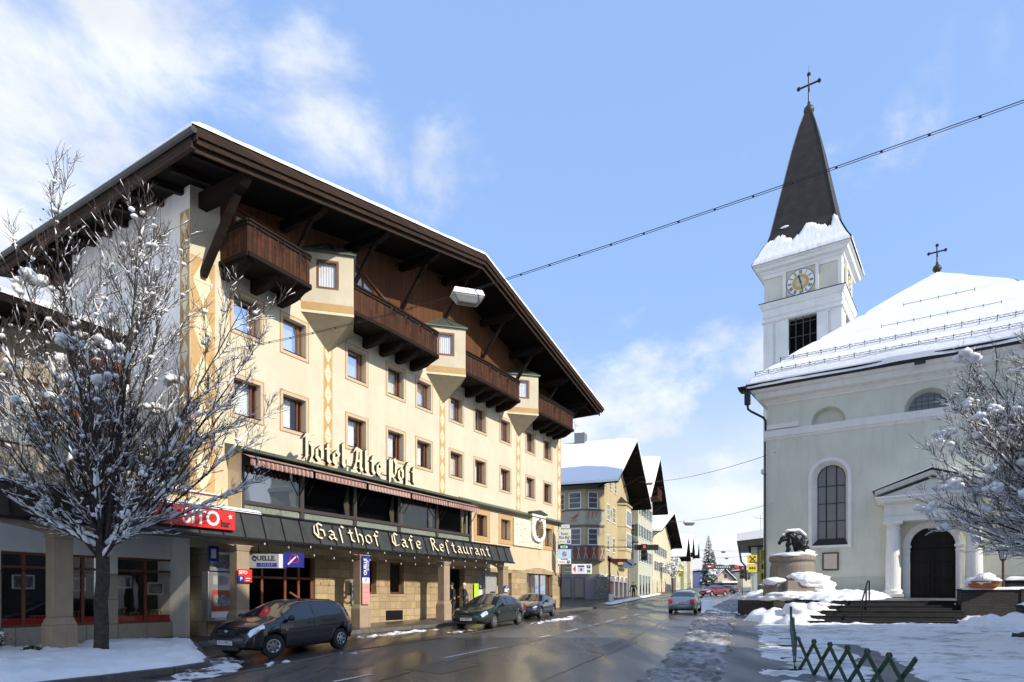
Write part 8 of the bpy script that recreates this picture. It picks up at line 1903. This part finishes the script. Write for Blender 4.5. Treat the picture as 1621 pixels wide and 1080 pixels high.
def person(name,label,base,ang,s,coat,tro,hair,arms,legs,coatlen=.85,bag=None,lean=.04):
    """facing local +x; arms: (elbow, wrist) per side; legs: (knee, ankle)"""
    o=thing(name,tuple(base),ang,label,'person'); o.scale=(s,s,s); lx=lean
    V=[(0,0,.95,.13,.16),(lx*.5,0,1.15,.12,.15),(lx,0,1.38,.12,.17),(lx*1.2,0,1.50,.055,.06),(lx*1.4+.01,0,1.58,.05,.055),(lx*1.5+.02,0,1.64,.085,.075),(lx*1.5+.01,0,1.71,.092,.078)]
    Ed=[(0,1),(1,2),(2,3),(3,4),(4,5),(5,6)]
    V.append((lx*1.5+.115,0,1.645,.016,.014)); Ed.append((5,7))
    for sy,(el,wr) in zip((-1,1),arms):
        b=len(V); sh=(lx,sy*.20,1.42); V+= [(*sh,.06),(sh[0]+el[0],sh[1]+sy*el[1],sh[2]-el[2],.045),(sh[0]+wr[0],sh[1]+sy*wr[1],sh[2]-wr[2],.032)]; Ed+=[(2,b),(b,b+1),(b+1,b+2)]
        d=(Vector(V[b+2][:3])-Vector(V[b+1][:3])).normalized(); pl=Vector(V[b+2][:3])+d*.06; V.append((*pl,.032,.022)); Ed.append((b+2,b+3)); side=d.cross(Vector((0,1,0))).normalized()
        for k,(off,L_) in enumerate(((-.030,.055),(-.010,.07),(.010,.072),(.029,.06))):
            c=len(V); r0=pl+side*off+d*.02; r1=r0+d*L_*.5+Vector((.006,0,0)); r2=r1+d*L_*.45+Vector((.014,-sy*.006,0)); V+=[(*r0,.010),(*r1,.009),(*r2,.008)]; Ed+=[(b+3,c),(c,c+1),(c+1,c+2)]
        c=len(V); r0=pl-d*.02-side*.03; r1=r0-side*.025+d*.035; V+=[(*r0,.011),(*r1,.009)]; Ed+=[(b+3,c),(c,c+1)]
    for sy,(kn,an_) in zip((-1,1),legs):
        b=len(V); V+=[(0,sy*.09,.88,.085),(kn[0],sy*(.10),kn[1],.058),(an_[0],sy*.10,an_[1],.04),(an_[0]+.13,sy*.105,max(.03,an_[1]-.05),.034)]; Ed+=[(0,b),(b,b+1),(b+1,b+2),(b+2,b+3)]
    skin_obj('body',V,Ed,M['skin'],o)
    V=[(0,0,.97,.15,.18),(0,0,.80,.17,.19),(lx*.5,0,1.15,.145,.175),(lx,0,1.38,.14,.19),(lx*1.1,0,1.49,.085,.085)]; V[1]=(0,0,coatlen,.17,.19); Ed=[(1,0),(0,2),(2,3),(3,4)]
    for sy,(el,wr) in zip((-1,1),arms):
        b=len(V); sh=(lx,sy*.20,1.42); V+= [(*sh,.082),(sh[0]+el[0],sh[1]+sy*el[1],sh[2]-el[2],.066),(sh[0]+wr[0],sh[1]+sy*wr[1],sh[2]-wr[2]+.0,.05)]; Ed+=[(3,b),(b,b+1),(b+1,b+2)]
    skin_obj('coat',V,Ed,coat,o)
    V=[(0,0,.95,.13,.15)];Ed=[]
    for sy,(kn,an_) in zip((-1,1),legs):
        b=len(V); V+=[(0,sy*.09,.85,.10),(kn[0],sy*.10,kn[1],.075),(an_[0],sy*.10,an_[1]+.04,.06)]; Ed+=[(0,b),(b,b+1),(b+1,b+2)]
    skin_obj('trousers',V,Ed,tro,o)
    g=MB(); hx=lx*1.5
    g.ball((hx-.012,0,1.715),.108,14,9,(1,.88,1.05),.12,6); g2=g.build('hair',hair,o,smooth=True)
    # cut hair away from the face
    bm=bmesh.new(); bm.from_mesh(g2.data); bmesh.ops.delete(bm,geom=[f for f in bm.faces if f.calc_center_median().x>hx+.045 and f.calc_center_median().z<1.755 or f.calc_center_median().z<1.63],context='FACES'); bm.to_mesh(g2.data); bm.free()
    for sy,(kn,an_) in zip((-1,1),legs): g=MB(); g.ball((an_[0]+.06,sy*.10,an_[1]-.03),.075,12,6,(1.9,.75,.62)); g.build('shoe',M['shoe'],o,smooth=True)
    for sy in (-1,1): g=MB(); g.ball((hx+.098,sy*.030,1.675),.011,6,4); g.build('eye',M['black'],o); g=MB(); g.ball((hx+.0,sy*.085,1.66),.024,8,5,(.8,.4,1.2)); g.build('ear',M['skin'],o)
    g=MB(); g.box(hx+.096,hx+.103,-.02,.02,1.607,1.614); g.build('mouth',M['red_d'],o)
    if bag: g=MB(); g.box(bag[0]-.12,bag[0]+.12,bag[1]-.05,bag[1]+.05,bag[2]-.3,bag[2]); g.tube([(bag[0]-.08,bag[1],bag[2]),(bag[0],bag[1],bag[2]+.14),(bag[0]+.08,bag[1],bag[2])],.01,5); tg=g.build('carried_bag',bag[3],o,bevel=.01)
    return o
def spot(u,q,z=.14):
    t,_=HF.at(u,950,q); p=HF.w(t,-q); return Vector((p.x,p.y,gz(p.y)+z))
person('person','person in long black coat with dark hair standing in the dark hotel doorway',spot(717,.55),R(205),.97,M['coatblack'],M['trousers'],M['hairdark'],(((-.02,.06,.30),(.06,.04,.54)),((.02,.05,.30),(.14,.02,.52))),((.03,.48),(-.02,.08)) and (((.03,.48),(-.02,.08)),((.02,.49),(.04,.08))),.60)
person('person','white haired person in a navy jacket standing right of the hotel doorway facing the other',spot(737.5,.75),R(188),.96,M['jacketnavy'],M['beigetrousers'],M['hairgrey'],(((.02,.06,.29),(.22,.0,.36)),((.03,.05,.29),(.24,-.02,.34))),(((.10,.48),(.0,.08)),((-.02,.49),(-.16,.09))),.84,lean=.07)
p=gp(1003,948); person('person','distant pedestrian in black walking on the far sidewalk by the dark shop fronts',(p.x,p.y,p.z+.12),R(250),1.0,M['coatblack'],M['trousers'],M['hairdark'],(((.1,.12,.26),(.20,.14,.50)),((-.1,.12,.26),(-.12,.16,.50))),(((.16,.50),(.12,.08)),((-.05,.50),(-.26,.12))),.72,bag=(.2,-.36,.92,M['coatblack']))
p=gp(1211,941); 
# every repeated kind of thing carries one group phrase
GR={'parked_car':'cars parked before the hotel','moving_car':'cars driving on the road','distant_car':'cars far up the street','street_lamp':'lamps hanging over the street','overhead_wire':'wires across the street','town_house':'gabled townhouses along the left side','person':'people on the sidewalks','picture_frame':'pictures in the shop windows','traffic_light':'red traffic lights','potted_shrub':'potted plants on the terrace','small_tree':'small snowy trees down the street','pillar_sign':'signs on the canopy pillars','wall_poster':'posters at the curtained window','conifer_tree':'distant conifers','retaining_wall':'dark walls round the church steps','distant_house':'houses in the far distance','distant_building':'buildings in the far distance','neighbour_building':'buildings on the near right side','direction_sign':'direction signs at the hotel corner','bank_sign':'bank signs','hanging_sign':'signs hanging under the canopy','street_cabinet':'cabinets near the church corner'}
for o in bpy.data.objects:
    if o.parent is None and o.get('category') and not o.get('group'):
        g_=GR.get(o.name.split('.')[0])
        if g_: o['group']=g_
